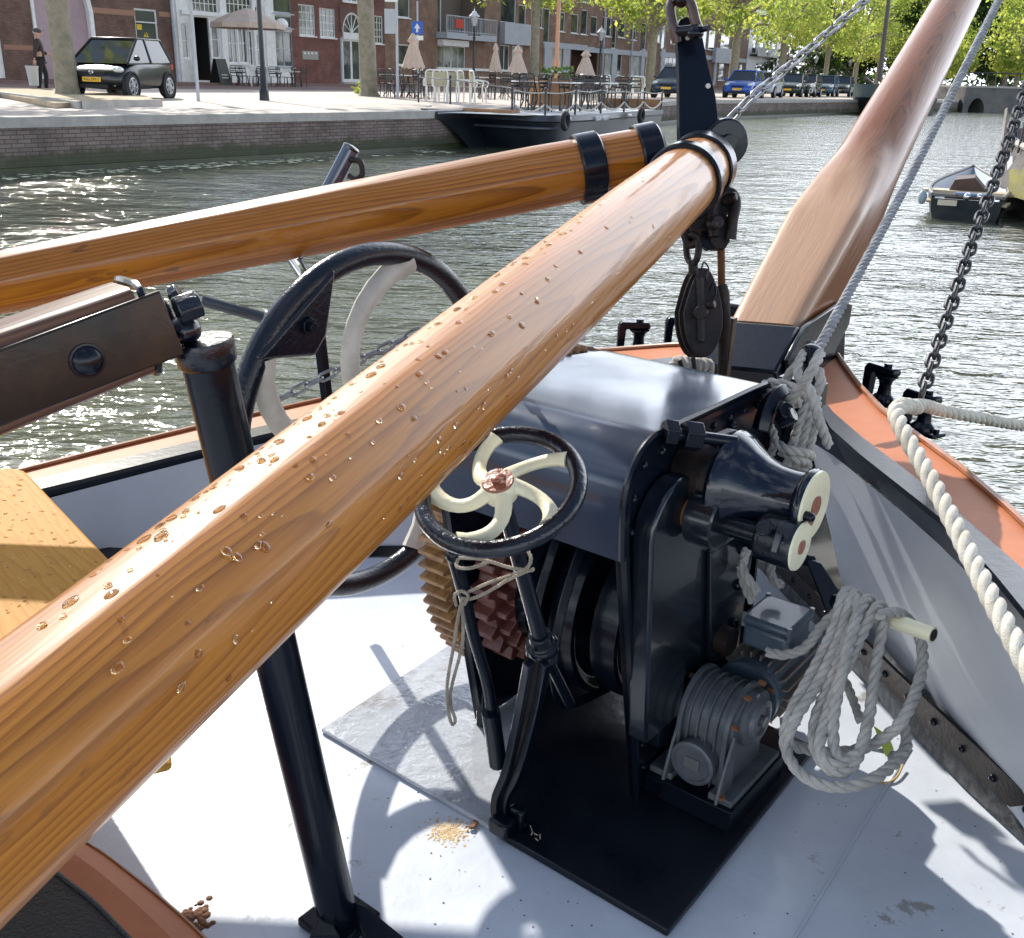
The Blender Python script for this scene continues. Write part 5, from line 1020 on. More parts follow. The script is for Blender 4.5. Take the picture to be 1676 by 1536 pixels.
# B2 white cafe front
h2, _, _ = house('cafe_building', 'white painted cafe front with tall panes and an open dark doorway', 289, 480, 10, mt['white'],
   [(314, -10, 357, 22, 6, 2), (370, -10, 412, 25, 6, 2), (297, 38, 309, 96, 1, 2), (347, 34, 359, 96, 1, 2), (373, 38, 389, 104, 2, 2), (391, 38, 406, 104, 2, 2), (409, 10, 428, 30, 3, 2), (404, 50, 415, 108, 1, 2), (420, 56, 432, 108, 1, 2), (447, -10, 478, 22, 1, 1, mt['pane'], mt['greypanel']), (450, 26, 478, 46, 1, 1, mt['pane'], mt['greypanel']), (452, 52, 480, 110, 2, 2, mt['pane'], mt['greypanel'])], [(316, 29, 345, 132)])
(q0, q1, q2, q3), = rects([(316, 29, 345, 132)]); b = MB(); b.prism([FP(q0, q2, -2), FP(q1, q2, -2), FP(q1, q3, -2), FP(q0, q3, -2)], -FN*.05); b.sheet([FP(q0, q2, -.1), FP(q0, q3, -.1), FP(q1, q3, -.1), FP(q1, q2, -.1)], [FP(q0, q2, -2), FP(q0, q3, -2), FP(q1, q3, -2), FP(q1, q2, -2)]); b.build('open_doorway', mt['darkopen'], h2, smooth=False)
for x0, x1 in ((289, 294), (311, 315), (360, 369), (413, 417), (433, 440)): slab(h2, 'pilaster', x0, -40, x1, 134, mt['white'], 0, .10)
slab(h2, 'fascia', 295, 22, 432, 29, mt['white'], 0, .16)
slab(h2, 'brick_pier', 438, -40, 446, 134, mb_['red'], 0, .06) if False else None
b = MB(); b.ball(FP(fac(450, 41)[0], fac(450, 41)[1], .5), .34, 18, 12); tag(b.build('globe_lamp', M('white_globe', (.8, .8, .78), .3), h2))
# B3 maroon brick house
h3, _, _ = house('brick_house', 'maroon brick house with white small-paned windows and a white door under a fanlight', 480, 630, 11, mb_['red'],
   [(489, 8, 516, 59, 4, 4), (523, 14, 549, 62, 4, 4), (610, 26, 627, 72, 4, 4), (560, -45, 592, 4, 4, 4)], [(560, 22, 592, 54), (560, 62, 593, 136)])
(q0, q1, q2, q3), = rects([(560, 62, 593, 136)]); window(h3, q0, q1, q2, q3, 2, 1, name='door', sill=False, w=.22, gl=mt['pane'])
(q0, q1, q2, q3), = rects([(560, 22, 592, 54)]); qc = (q0+q1)/2; R_ = (q1-q0)/2
b = MB(); RZ = (q3-q2)
arc_ = [FP(qc-R_*cos(pi*i/20), q2+RZ*sin(pi*i/20), -.06) for i in range(21)]
b.loft(arc_, .10, 4, up=FN, ang0=pi/4)
for k in (30, 60, 90, 120, 150): b.cyl(FP(qc, q2, -.06), FP(qc+R_*.95*cos(radians(k)), q2+RZ*.95*sin(radians(k)), -.06), .04, n=4)
b.prism([FP(q0, q2-.38, -.12), FP(q1, q2-.38, -.12), FP(q1, q2, -.12), FP(q0, q2, -.12)], FN*.2)
fl2 = b.build('fanlight', mt['white'], h3)
b = MB(); b.prism([FP(q0, q2, -.12), FP(q1, q2, -.12), FP(q1, q3, -.12), FP(q0, q3, -.12)], FN*.01); b.build('pane', mt['pane'], fl2, smooth=False, org=fl2['_o'])
b = MB()
for sg in (-1, 1): b.prism([FP(qc+sg*R_*1.05*cos(pi*i/20), q2+RZ*1.04*sin(pi*i/20), .002) for i in range(11)]+[FP(qc+sg*R_*.0, q3+.06, .002)]*0+[FP(qc, q3+.25, .002), FP(qc+sg*R_*1.25, q3+.25, .002), FP(qc+sg*R_*1.25, q2, .002)], FN*.05)
b.build('arch_surround', mb_['red'], h3, smooth=False)
slab(h3, 'plaque', 494, 84, 520, 98, M('grey_plaque', (.30, .28, .25), .5), 0, .06); 
for i in range(4): slab(h3, 'doorbell', 496+i*6, 86, 499+i*6, 89, mt['white'], .06, .08)
slab(h3, 'doorstep', 555, 135, 596, 138, mt['stone'], 0, .4)
slab(h3, 'door_surround', 557, 62, 559.5, 136, mt['greypanel'], 0, .08); slab(h3, 'door_surround', 593.5, 62, 596, 136, mt['greypanel'], 0, .08)
# B4 long tan apartment block
cu_ = mt['curtain']
W4 = [(647, -30, 671, 29), (650, 73, 671, 107), (820, -20, 845, 38, 1, 1), (849, 8, 861, 64), (818, 74, 834, 116, 2, 1), (838, 76, 856, 116, 2, 1, cu_), (878, -10, 889, 46), (890, 14, 900, 70, 1, 1), (912, 20, 925, 52), (935, 23, 947, 55), (951, 16, 962, 57), (967, 27, 978, 57), (986, 28, 1001, 60, 2, 1), (1002, 33, 1009, 80), (1012, 31, 1024, 62), (1033, 37, 1042, 66), (1049, 38, 1058, 84), (1074, 37, 1083, 70), (1083, 38, 1090, 86), (1098, 58, 1104, 72),
      (900, 78, 920, 118, 1, 1, cu_), (990, 87, 1000, 124, 1, 1, cu_), (1009, 88, 1018, 124), (1030, 89, 1049, 125, 1, 1, cu_), (1087, 94, 1108, 124, 3, 1), (1147, 50, 1158, 80), (1160, 50, 1172, 82), (1180, 55, 1196, 80), (1176, 104, 1186, 132), (1200, 106, 1205, 128), (1210, 106, 1216, 128), (1120, 45, 1130, 78), (1135, 48, 1143, 80), (1130, 96, 1150, 126),
      (910, -26, 925, 0), (950, -24, 965, 4), (990, -20, 1010, 12), (1012, -15, 1024, 15), (1035, -10, 1048, 20), (1074, -5, 1088, 24), (1110, 0, 1125, 28)]
R4 = [(716, -80, 794, 57), (716, 75, 762, 113), (934, 82, 978, 137)]
h4, _, _ = house('apartment_block', 'long tan brick apartment block with white windows, grey bands and a balcony', 630.5, 1222, 12.5, mb_['tan'], W4, R4, cat='apartment block')
(q0, q1, q2, q3), = rects([(716, -80, 794, 57)])
b = MB(); b.prism([FP(q0, q2, -2.2), FP(q1, q2, -2.2), FP(q1, q3, -2.2), FP(q0, q3, -2.2)], FN*.1); b.sheet([FP(q0, q2, -.1), FP(q0, q3, -.1)], [FP(q0, q2, -2.2), FP(q0, q3, -2.2)]); b.sheet([FP(q1, q2, -.1), FP(q1, q3, -.1)], [FP(q1, q2, -2.2), FP(q1, q3, -2.2)]); b.build('recess', mb_['brown'], h4, smooth=False)
(w0, w1, w2, w3), = rects([(724, -60, 757, 52)]); 
def wback(x0, x1, z0, z1, o, nx=2):
    b = MB(); b.prism([FP(x0, z0, o), FP(x1, z0, o), FP(x1, z1, o), FP(x0, z1, o)], FN*.04); f_ = b.build('balcony_door', mt['pane'], h4, smooth=False)
    b = MB()
    for i in range(nx+1): x_ = x0+(x1-x0)*i/nx; b.prism([FP(x_-.05, z0, o+.04), FP(x_+.05, z0, o+.04), FP(x_+.05, z1, o+.04), FP(x_-.05, z1, o+.04)], FN*.05)
    b.build('frame', mt['white'], f_, smooth=False, org=f_['_o'])
wback(q0+.4, q0+(q1-q0)*.55, q2+.1, q3-.2, -2.1, 3)
(s0, s1, s2, s3), = rects([(714, 56, 796, 66)]); b = MB(); b.prism([FP(s0, s2, -2.2), FP(s1, s2, -2.2), FP(s1, s3, -2.2), FP(s0, s3, -2.2)], FN*3.1); b.build('balcony_slab', mt['greypanel'], h4, smooth=False)
b = MB(); tz = s3+1.05
for i in range(31): x_ = s0+(s1-s0)*i/30; b.cyl(FP(x_, s3, .85), FP(x_, tz, .85), .025 if i % 10 else .06, n=5)
b.cyl(FP(s0, tz, .85), FP(s1, tz, .85), .04, n=6); b.cyl(FP(s0, s3+.1, .85), FP(s1, s3+.1, .85), .03, n=6); b.build('balcony_railing', mt['greypanel'], h4)
(c0, c1_, c2_, c3), = rects([(727, 32, 740, 46)]); b = MB(); b.prism([FP(c0, c2_, .9), FP(c1_, c2_, .92), FP(c1_, c3, .9), FP(c0, c3, .9)], FN*.03); b.build('red_cloth', M('red_cloth', (.55, .06, .03), .8), h4, smooth=False)
slab(h4, 'panel', 716, 66, 758, 76, mt['white'], .0, .5)
(q0, q1, q2, q3), = rects([(716, 75, 762, 113)]); window(h4, q0, q1, q2, q3, 4, 1, w=.09)
slab(h4, 'ledge', 714, 112, 818, 116, mt['white'], 0, .14)
(q0, q1, q2, q3), = rects([(934, 82, 978, 137)]); b = MB(); b.prism([FP(q0, q2, -1.6), FP(q1, q2, -1.6), FP(q1, q3, -1.6), FP(q0, q3, -1.6)], -FN*.05); b.sheet([FP(q0, q2, -.1), FP(q0, q3, -.1), FP(q1, q3, -.1), FP(q1, q2, -.1)], [FP(q0, q2, -1.6), FP(q0, q3, -1.6), FP(q1, q3, -1.6), FP(q1, q2, -1.6)]); b.build('entrance_recess', M('maroon_dark', (.05, .02, .016), .8), h4, smooth=False)
slab(h4, 'panel', 921, 80, 932, 119, mt['greypanel'], 0, .05); slab(h4, 'panel', 818, 39, 868, 74, mt['greypanel'], 0, .45)
for x0, x1 in ((889, 900), (1000, 1008), (1048, 1053), (1080, 1086), (1146, 1150), (1168, 1172)): slab(h4, 'pilaster', x0, 74 if x0 < 950 else 80, x1, 140, mt['greypanel'], 0, .12)
for x0, x1, yy in ((889, 960, 76), (960, 1060, 85.5), (1080, 1150, 92), (1150, 1222, 97)):
    t0, z0 = fac(x0, yy-(7 if x0 < 900 else 4.5)); t1, z1 = fac(x1, yy+(2 if x0 < 900 else 3)); zc = fac((x0+x1)/2, yy)[1]; b = MB(); b.prism([FP(t0, zc-.22, 0), FP(t1, zc-.22, 0), FP(t1, zc+.22, 0), FP(t0, zc+.22, 0)], FN*.10); b.build('concrete_band', mt['greypanel'], h4, smooth=False)
slab(h4, 'panel', 1166, 80, 1200, 104, mt['greypanel'], 0, .4)
for x in (984.5, 1031, 1115, 1141):
    tp = fac(x, 100)[0]; b = MB(); b.cyl(FP(tp, QZ, .12), FP(tp, QZ+12.3, .12), .09, n=8); b.build('downpipe', mt['greypanel'] if x != 1115 else mt['white'], h4)
# the houses farther along
far = [('canal_house', 'narrow white canal house with tall sash windows behind the lamp post', 1222.5, 1275, 11, mt['white'], [(1232, 52, 1239, 88), (1244, 55, 1251, 94, 1, 1), (1256, 50, 1263, 92), (1265, 52, 1272, 90), (1235, 104, 1251, 129, 1, 2), (1256, 106, 1264, 130), (1267, 106, 1272, 130)]),
       ('canal_house', 'rose and cream banded gable house right of the white canal house', 1275.5, 1322, 12, mb_['rose'], [(1281, 60, 1287, 90), (1292, 62, 1298, 92), (1303, 64, 1309, 94), (1281, 104, 1287, 130), (1300, 108, 1312, 130, 2, 2)]),
       ('canal_house', 'brown brick house with arched door seen between two tree trunks', 1322.5, 1356, 10, mb_['red'], [(1328, 80, 1334, 100), (1341, 82, 1347, 102), (1328, 112, 1333, 132), (1342, 114, 1349, 136)]),
       ('canal_house', 'reddish house with white window grids under the farther trees', 1356.5, 1420, 10, mb_['rose'], [(1362, 90, 1368, 104, 2, 2), (1374, 92, 1380, 106, 2, 2), (1387, 94, 1393, 108, 2, 2), (1362, 114, 1368, 130, 2, 2), (1374, 116, 1380, 131, 2, 2), (1400, 97, 1406, 110, 2, 2), (1402, 117, 1408, 132, 2, 2)])]
for nm, lb, x0, x1, h_, m_, ww_ in far:
    hh, t0, t1 = house(nm, lb, x0, x1, h_, m_, ww_)
    if 'banded' in lb:
        for k in range(9): b = MB(); z_ = QZ+1.2+k*1.15; b.prism([FP(t0+.2, z_, 0), FP(t1-.2, z_, 0), FP(t1-.2, z_+.3, 0), FP(t0+.2, z_+.3, 0)], FN*.05); b.build('cream_band', mt['cream'], hh, smooth=False)
    if 'white' in lb and 'narrow' in lb: b = MB(); z_ = QZ+4.0; b.prism([FP(t0+1, z_, 0), FP(t1-1, z_, 0), FP(t1-1, z_+.2, 0), FP(t0+1, z_+.2, 0)], FN*1); b.prism([FP(t0+1, z_+.2, .9), FP(t1-1, z_+.2, .9), FP(t1-1, z_+1.1, .9), FP(t0+1, z_+1.1, .9)], FN*.05); b.build('balcony', mt['blackm'], hh, smooth=False)
# ================================================================= TREES
def leafm(name, c, c2, tr):
    m, t, b = nodes(name); co = coord(t, world=True); n = N(t, 'ShaderNodeTexNoise', Scale=.8, Detail=3); t.links.new(co, n.inputs['Vector'])
    c_ = ramp(t, n.outputs[0], [(.4, c), (.62, c2)]); t.links.new(c_, b.inputs['Base Color']); b.inputs['Roughness'].default_value = .55
    tl = N(t, 'ShaderNodeBsdfTranslucent'); t.links.new(mixc(t, 1.0, c_, tr, 'MULTIPLY'), tl.inputs[0]); ms = N(t, 'ShaderNodeMixShader'); ms.inputs[0].default_value = .55
    out = t.nodes['Material Output']; t.links.new(b.outputs[0], ms.inputs[1]); t.links.new(tl.outputs[0], ms.inputs[2]); t.links.new(ms.outputs[0], out.inputs[0]); return m
mt['leaf'] = leafm('spring_green_leaves', (.15, .21, .05), (.29, .33, .09), (2.5, 2.3, 1.6))
mt['leafdark'] = leafm('dark_green_leaves', (.03, .065, .018), (.055, .10, .025), (1.6, 1.6, 1.0))
mt['bark'] = M('grey_green_bark', (.27, .235, .18), .9, col2=(.17, .16, .11), vs=4, bump=.03, bs=9)
def crown_mesh(mb, tips, n, spread, size, seed):
    random.seed(seed)
    for i in range(n):
        c = random.choice(tips); g = V((random.gauss(0, 1), random.gauss(0, 1), random.gauss(0, .75)))*spread; q = c+g
        s_ = size*random.choice([.4, .6, .8, 1.0, 1.5]); a = V((random.gauss(0, 1), random.gauss(0, 1), random.gauss(0, 1))).normalized(); b_ = a.cross(V((random.gauss(0, 1), random.gauss(0, 1), random.gauss(0, 1)))).normalized()
        mb.add([q-a*s_, q+b_*s_*.6, q+a*s_, q-b_*s_*.6], [(0, 1, 2, 3)])
def tree(name, loc, label, tr=.22, trunk_h=4.2, H=11, R=4.2, n=6500, size=.15, leaf='leaf', seed=1, group='trees along the canal', lean=0, tips_n=46, low=3.6, spread=.55):
    t = thing(name, loc, label, 'tree', group); o = V(loc); random.seed(seed)
    b = MB(); top = o+V((lean, 0, trunk_h)); path = [o-UP*.1, o+UP*.15, o+UP*.5, o+V((lean*.4, 0, trunk_h*.5)), top, o+V((lean*1.2, .1, H*.62)), o+V((lean, 0, H*.85))]
    b.loft(smoothpath(path, 4), [float(np.interp(i/24, [0, .06, .15, .4, .66, .85, 1], [tr*1.8, tr*1.45, tr*1.12, tr, tr*.85, tr*.5, tr*.15])) for i in range(25)], 14)
    tips = []; 
    for i in range(tips_n):
        a = random.uniform(0, 2*pi); zz = random.uniform(low, H); e = sqrt(max(.05, 1-((zz-(low+H)*.5)/((H-low)*.56))**2)); rr = R*e*sqrt(random.uniform(.25, 1)); tips.append(o+V((cos(a)*rr+lean, sin(a)*rr, zz)))
    for i in range(13):
        q = tips[i*3 % len(tips)]; z0 = min(trunk_h*.85+random.uniform(0, 2.2), (q.z-o.z)*.85); p0 = o+V((lean*z0/trunk_h if z0 < trunk_h else lean, 0, z0)); mid = p0.lerp(q, .5)+UP*.35
        b.loft(smoothpath([p0, mid, q], 4), [tr*.38*(1-i_/9.2)+.02 for i_ in range(9)], 7)
    b.build('trunk', mt['bark'], t)
    c = MB(); crown_mesh(c, tips, n, spread, size, seed+50); c.build('crown', mt[leaf], t, smooth=False)
    return t
ta = tree('plane_tree', P(112, 161, z=QZ), 'thick-trunked tree in the sandy bed by the black car, only its trunk visible', tr=.27, trunk_h=5.5, H=12, R=4.5, n=5200, seed=2, low=4.8)
ta.location = P(112, 161, z=QZ)
tb_ = tree('plane_tree', P(604, 158, z=QZ), 'tree trunk standing in front of the maroon brick house beside its white door', tr=.30, trunk_h=7, H=14, R=5.5, n=5200, seed=3, low=7.2, lean=-.15)
tc2 = tree('elm_tree', P(873, 152, z=QZ), 'slim tree behind the cafe barge mast, lowest leaves over the balcony panel', tr=.26, trunk_h=5.0, H=11, R=4.6, n=7000, size=.14, seed=4, low=4.5)
ts2 = tree('elm_tree', P(1061, 154, z=QZ), 'tree left of the tall iron plate with leaves over the apartment windows', tr=.30, trunk_h=4.6, H=11, R=4.4, n=8000, size=.14, seed=5, low=4.0, lean=.1)
labs = [(1196, 156.5, 1.0, .5, 'tree right of the tall iron plate beside the bright blue car', ts2), (1276, 155, .95, 2.1, 'tree with dark trunk in front of the banded gable house', ts2), (1347, 156, .85, 4.0, 'tree with forked branches right of the bright chain', tc2), (1395, 156, .8, 1.0, 'tree above the bow of the dark moored barge', ts2), (1432, 155, .85, 3.0, 'bright green tree behind the dark barge mast', tc2), (1478, 156, .9, 5.1, 'last bright green tree left of the bowsprit', ts2)]
for x, y, s_, rz, lb, src in labs: dup(src, P(x, y, z=QZ), rz, lb, 'trees along the canal', s_)
td = tree('dark_tree', V((52, 118, QZ)), 'tall dark green tree high above the far bridge', tr=.4, trunk_h=4, H=17, R=6.5, n=12000, size=.26, leaf='leafdark', seed=7, low=3.0, group='dark trees beyond the bridge', tips_n=60, spread=.8)
for i, (x, y, s_, lb) in enumerate(((44, 118, .8, 'dark green tree just right of the bright green row'), (48, 132, 1.0, 'dark tree seen through between bowsprit and grey stay rope'), (60, 122, 1.05, 'dark tree at the upper right corner behind the paler tree'), (56, 130, .95, 'dark tree at the right edge beyond the far quay'), (38, 128, .9, 'dark distant tree behind the last bright green tree'), (66, 124, 1.0, 'farthest dark tree outside the right edge'))):
    dup(td, V((x, y, QZ)), i*1.3, lb, 'dark trees beyond the bridge', s_)
te = tree('maple_tree', V((42.5, 94, QZ)), 'mid green rounded tree on the far quay at the right edge', tr=.22, trunk_h=2.6, H=8.2, R=3.6, n=6500, size=.16, seed=9, low=2.6, group='trees on the far quay')
dup(te, V((37.5, 98, QZ)), 2, 'mid green tree above the far stone bridge', 'trees on the far quay', .85); dup(te, V((48, 97, QZ)), 4, 'mid green tree cut by the right edge above the far quay', 'trees on the far quay', 1.05)
b = MB(); random.seed(31)
for i in range(9000):
    a = random.random(); q = V((15, 152, QZ)).lerp(V((130, 128, QZ)), a)+V((0, random.uniform(-3, 3), random.random()**1.2*6*(.7+.3*sin(a*40)))); s_ = random.uniform(.2, .4); u1 = V((random.gauss(0, 1), random.gauss(0, 1), random.gauss(0, 1))).normalized(); u2_ = u1.orthogonal().normalized(); b.add([q-u1*s_, q+u2_*s_, q+u1*s_, q-u2_*s_], [(0, 1, 2, 3)])
tag(b.build('hedge', mt['leafdark'], smooth=False), 'mass of dark shrubs beyond the far bridge', 'shrubs', kind='stuff')
b = MB(); random.seed(33)
for q, k in ((P(590, 154, z=QZ), 60),):
    for i in range(k): c = q+V((random.gauss(0, .12), random.gauss(0, .12), random.random()*.45)); u1 = V((random.gauss(0, 1), random.gauss(0, 1), 1)).normalized()*.08; u2_ = u1.orthogonal()*.6; b.add([c-u1, c+u2_, c+u1, c-u2_], [(0, 1, 2, 3)])
tag(b.build('weed_tuft', mt['leaf'], smooth=False), 'yellow green weed tuft at the foot of the trunk before the maroon house', 'plant')
# ================================================================= FAR BRIDGE
br = thing('stone_bridge', V((45, 84, 0)), 'low grey bridge with an arch at the far end of the canal', 'bridge')
p0, p1 = P(1545, 178, z=0), P(1640, 176, z=0); p0 = V((33.5, 82.2, 0)); p1 = V((42.5, 83.5, 0)); bd_ = (p1-p0).normalized(); bn = V((bd_.y, -bd_.x, 0)); L_ = (p1-p0).length
b = MB(); pr = [p0+UP*-.5, p0+UP*1.75, p1+UP*1.75, p1-UP*.5]; ax0, ax1 = .45, 1.75
arc2 = [p0+bd_*((ax0+ax1)/2+(ax1-ax0)/2*cos(pi*i/12))+UP*(1.0*sin(pi*i/12)) for i in range(13)]
b.prism([p0-UP*.5, p0+UP*1.75, p1+UP*1.75, p1-UP*.5, p0+bd_*ax1-UP*.5]+arc2+[p0+bd_*ax0-UP*.5], -bn*4); b.build('bridge_wall', M('dark_bridge_stone', (.10, .10, .10), .85, col2=(.16, .15, .13), vs=1), br, smooth=False)
b = MB(); b.prism([p0+UP*1.75+bn*.1, p1+UP*1.75+bn*.1, p1+UP*1.75-bn*4, p0+UP*1.75-bn*4], UP*.15); b.build('bridge_deck', mt['stone'], br)
b = MB()
for i in range(13): q = p0+bd_*L_*i/12; b.cyl(q+UP*1.9, q+UP*2.8, .035, n=5)
b.cyl(p0+UP*2.8, p1+UP*2.8, .04, n=5); b.build('railing', mt['blackm'], br)
for i, x in enumerate((1573, 1594)):
    q = P(x, 146, z=1.9); b = MB(); b.prism([q+V(v) for v in ((-.25, -.25, 0), (.25, -.25, 0), (.25, .25, 0), (-.25, .25, 0))], UP*1.1); b.lathe(q+UP*1.1, UP, [(0, .3), (.15, .3), (.2, .15), (.45, .26), (.8, .3), (1.1, .2), (1.25, .22), (1.5, .16), (1.6, .02)], 10); tag(b.build('statue', mt['stone'], None, org=q), ('left' if i == 0 else 'right')+' pale statue on its plinth on the far bridge', 'statue', 'statues on the far bridge')
# ================================================================= CARS
mt['tyre'] = M('tyre_rubber', (.015, .015, .016), .8); mt['rim'] = M('alloy_rim', (.45, .46, .48), .3, metal=.7); mt['cglass'] = M('car_glass', (.02, .025, .03), .08, spec=.45); mt['lamp'] = M('headlamp_glass', (.65, .66, .62), .1, coat=1); mt['plate_y'] = M('yellow_number_plate', (.80, .46, .02), .5); mt['chrome'] = M('chrome', (.7, .7, .72), .12, metal=1)
def car(name, label, paint, L=4.0, W=1.7, H=1.45, wb=2.5, hood=.9, small=False, rim=True, plate=None, group='cars parked along the quay'):
    """front is +x, origin on the ground in the middle"""
    t = thing(name, (0, 0, 0), label, 'car', group); hl_, gl = L/2, .17
    # lower body: cross sections along x
    st = [(-hl_, .45, .80, .80), (-hl_+.06, .28, .93, .92), (-hl_+.35, .22, .98, .97), (-L*.18, .20, .95, 1), (L*.05, .20, .93, 1), (L*.20, .20, .92, 1), (hl_-.75, .20, .88, .99), (hl_-.35, .22, .78, .96), (hl_-.08, .26, .66, .86), (hl_, .34, .56, .72)]
    b = MB(); rows = []
    for x, zb, zt, wf in st:
        h = W/2*wf; r_ = []
        for (yy, zz) in ((-h*.90, zb), (-h, zb+.10), (-h*1.0, zb+(zt-zb)*.55), (-h*.965, zt-.06), (-h*.88, zt), (-h*.4, zt+.025), (0, zt+.03), (h*.4, zt+.025), (h*.88, zt), (h*.965, zt-.06), (h, zb+(zt-zb)*.55), (h, zb+.10), (h*.90, zb)): r_.append((x, yy, zz))
        rows.append(r_)
    n = len(rows[0]); vs = [q for r_ in rows for q in r_]; fs = [(i*n+k, i*n+(k+1) % n, (i+1)*n+(k+1) % n, (i+1)*n+k) for i in range(len(rows)-1) for k in range(n)]+[tuple(range(n)), tuple((len(rows)-1)*n+k for k in range(n-1, -1, -1))]
    b.add(vs, fs); bo = b.build('body', paint, t, ang=55)
    md = bo.modifiers.new('s', 'SUBSURF'); md.levels = md.render_levels = 1
    # cabin glass and roof
    xa, xb, xc, xd = -hl_+.14, -hl_+.42, hl_-hood-.62-.25, hl_-hood; zb_, zt_ = .88, H-.05; hw0, hw1 = W/2*.93, W/2*.74
    b = MB(); q = [(xa, zb_, hw0), (xb, zt_, hw1), (xc, zt_, hw1), (xd, zb_-.03, hw0)]
    vs = [(x, -y, z) for x, z, y in q]+[(x, y, z) for x, z, y in q]; b.add(vs, [(0, 1, 2, 3), (4, 7, 6, 5), (0, 4, 5, 1), (1, 5, 6, 2), (2, 6, 7, 3), (0, 3, 7, 4)]); b.build('windows', mt['cglass'], t, smooth=False)
    b = MB(); xm = (xa+xd)/2-.05
    b.prism([(xb-.04, -hw1-.01, zt_-.02), (xc+.04, -hw1-.01, zt_-.02), (xc+.04, hw1+.01, zt_-.02), (xb-.04, hw1+.01, zt_-.02)], UP*.06); b.build('roof', paint, t, bevel=.025, seg=3)
    b = MB()
    for sg in (-1, 1):
        for (x0, z0, y0, x1, z1, y1) in ((xa, zb_, hw0, xb, zt_, hw1), (xd, zb_-.03, hw0, xc, zt_, hw1), (xm, zb_, hw0, xm, zt_, hw1)): b.cyl((x0, sg*y0, z0), (x1, sg*y1, z1), .035, n=6)
        b.cyl((xa, sg*hw0, zb_), (xd, sg*hw0, zb_-.03), .025, n=6)
        b.ball((xd-.25, sg*(hw0+.14), zb_+.10), .09, 10, 7, (.7, 1, .7))
    b.build('pillars', paint, t)
    for sx in (-1, 1):
        for sy in (-1, 1):
            c = V((sx*wb/2, sy*(W/2-.09), .31)); b = MB(); b.lathe(c-V((0, sy*.10, 0)), V((0, sy, 0)), [(0, .20), (0, .285), (.03, .31), (.17, .31), (.20, .285), (.20, .21), (.19, .20)], 28); wh = b.build('wheel', mt['tyre'], t)
            b = MB(); cc = c+V((0, sy*.092, 0)); b.torus(cc, V((0, 1, 0)), .20, .016, 24, 6)
            for k in range(6): a = 2*pi*k/6+.3; b.loft([cc, cc+V((cos(a), 0, sin(a)))*.20], [.045, .035], 4)
            b.ball(cc, .05, 8, 6); b.build('rim', mt['rim'], wh, org=wh['_o'])
            b = MB(); b.lathe(c+V((0, sy*-.02, .0)), V((0, sy, 0)), [(0, .36), (.125, .365), (.126, .32), (.05, .32)], 28); b.build('wheel_arch', mt['tyre'], t)
    for sy in (-1, 1):
        b = MB(); b.ball((hl_-.22, sy*W*.37, .70), .15, 12, 8, (1.0, .95, .55)); b.build('headlight', mt['lamp'], t)
        b = MB(); b.ball((-hl_+.10, sy*W*.42, .82), .11, 10, 7, (.7, .7, 1.2)); b.build('tail_light', M('tail_red', (.4, .02, .02), .2) if 'tail_red' not in bpy.data.materials else bpy.data.materials['tail_red'], t)
        b = MB(); b.ball((hl_-.10, sy*W*.33, .36), .055, 8, 6, (.6, 1, 1)); b.build('fog_lamp', mt['lamp'], t)
    b = MB(); b.box((hl_-.035, 0, .60), (.06, W*.42, .10)); b.box((hl_-.02, 0, .30), (.05, W*.5, .10)); b.build('grille', mt['tyre'], t, bevel=.01)
    b = MB(); b.box((hl_+.012, 0, .46), (.015, .50, .11)); b.build('number_plate', mt['plate_y'], t)
    if plate: text(plate, .10, (hl_+.021, 0, .46), V((0, 1, 0)), UP, M('plate_black', (.02, .02, .02), .5), 'plate_number', t); b = MB(); b.torus((hl_+.0, 0, .64), V((1, 0, .2)), .055, .011, 20, 6); b.torus((hl_+.0, 0, .645), V((1, 0, .2)), .03, .009, 16, 6); b.build('badge', mt['chrome'], t)
    return t
def paint(n, c): return M(n, c, .28, coat=.35, crough=.05, spec=.3)
fw, rw = P(213, 163.5, z=QZ), P(286, 161, z=QZ); hd = (fw-rw); hd.z = 0; hd.normalize()
c_ = car('small_car', 'small black hatchback parked beside the thick tree trunk, yellow plate at its nose', paint('black_car_paint', (.008, .009, .011)), L=3.0, W=1.68, H=1.50, wb=2.0, hood=.42, plate='NG-299-S')
sc_car = 1.0; mid_ = (fw+rw)/2; away = V((-hd.y, hd.x, 0)); away = away if away.y > 0 else -away
c_.rotation_euler = (0, 0, atan2(hd.y, hd.x)); c_.location = up(mid_+away*.84, QZ+.005)
cg = 'cars parked along the quay'
sp_ = [('dark_car', 'dark blue estate car parked just left of the tall iron plate', (.02, .035, .06), 1098, 161, .0), ('blue_car', 'bright blue hatchback parked right of the tall iron plate', (.02, .09, .42), 1212, 161, .15), ('silver_car', 'silver car parked directly behind the bright blue one', (.42, .44, .45), 1247, 160, .15),
       ('green_car', 'dark green car beside the trunk at the middle of the bright chain', (.02, .035, .03), 1293, 159, .0), ('black_car', 'black car with pale windscreen in front of the house with the arched door', (.012, .015, .015), 1316, 159, .0), ('teal_car', 'blue grey car between two trunks left of the moored dark barge', (.05, .10, .15), 1347, 158.5, .1), ('grey_car', 'dark grey car closest to the bow of the moored dark barge', (.03, .035, .04), 1374, 158.5, .0)]
for nm, lb, colr, x, y, dz_ in sp_:
    k = car(nm, lb, paint(nm+'_paint', colr), L=3.9, W=1.7, H=1.48); q = P(x, y, z=QZ); ang_ = atan2(-.80, -.55); k.location = up(q+V((.4, 1.2, 0)), QZ+.005); k.rotation_euler = (0, 0, ang_+.2)
bk = thing('bicycle', P(1328, 160, z=QZ), 'white and black bicycle parked between the dark cars', 'bicycle'); o = P(1328, 160, z=QZ)
b = MB()
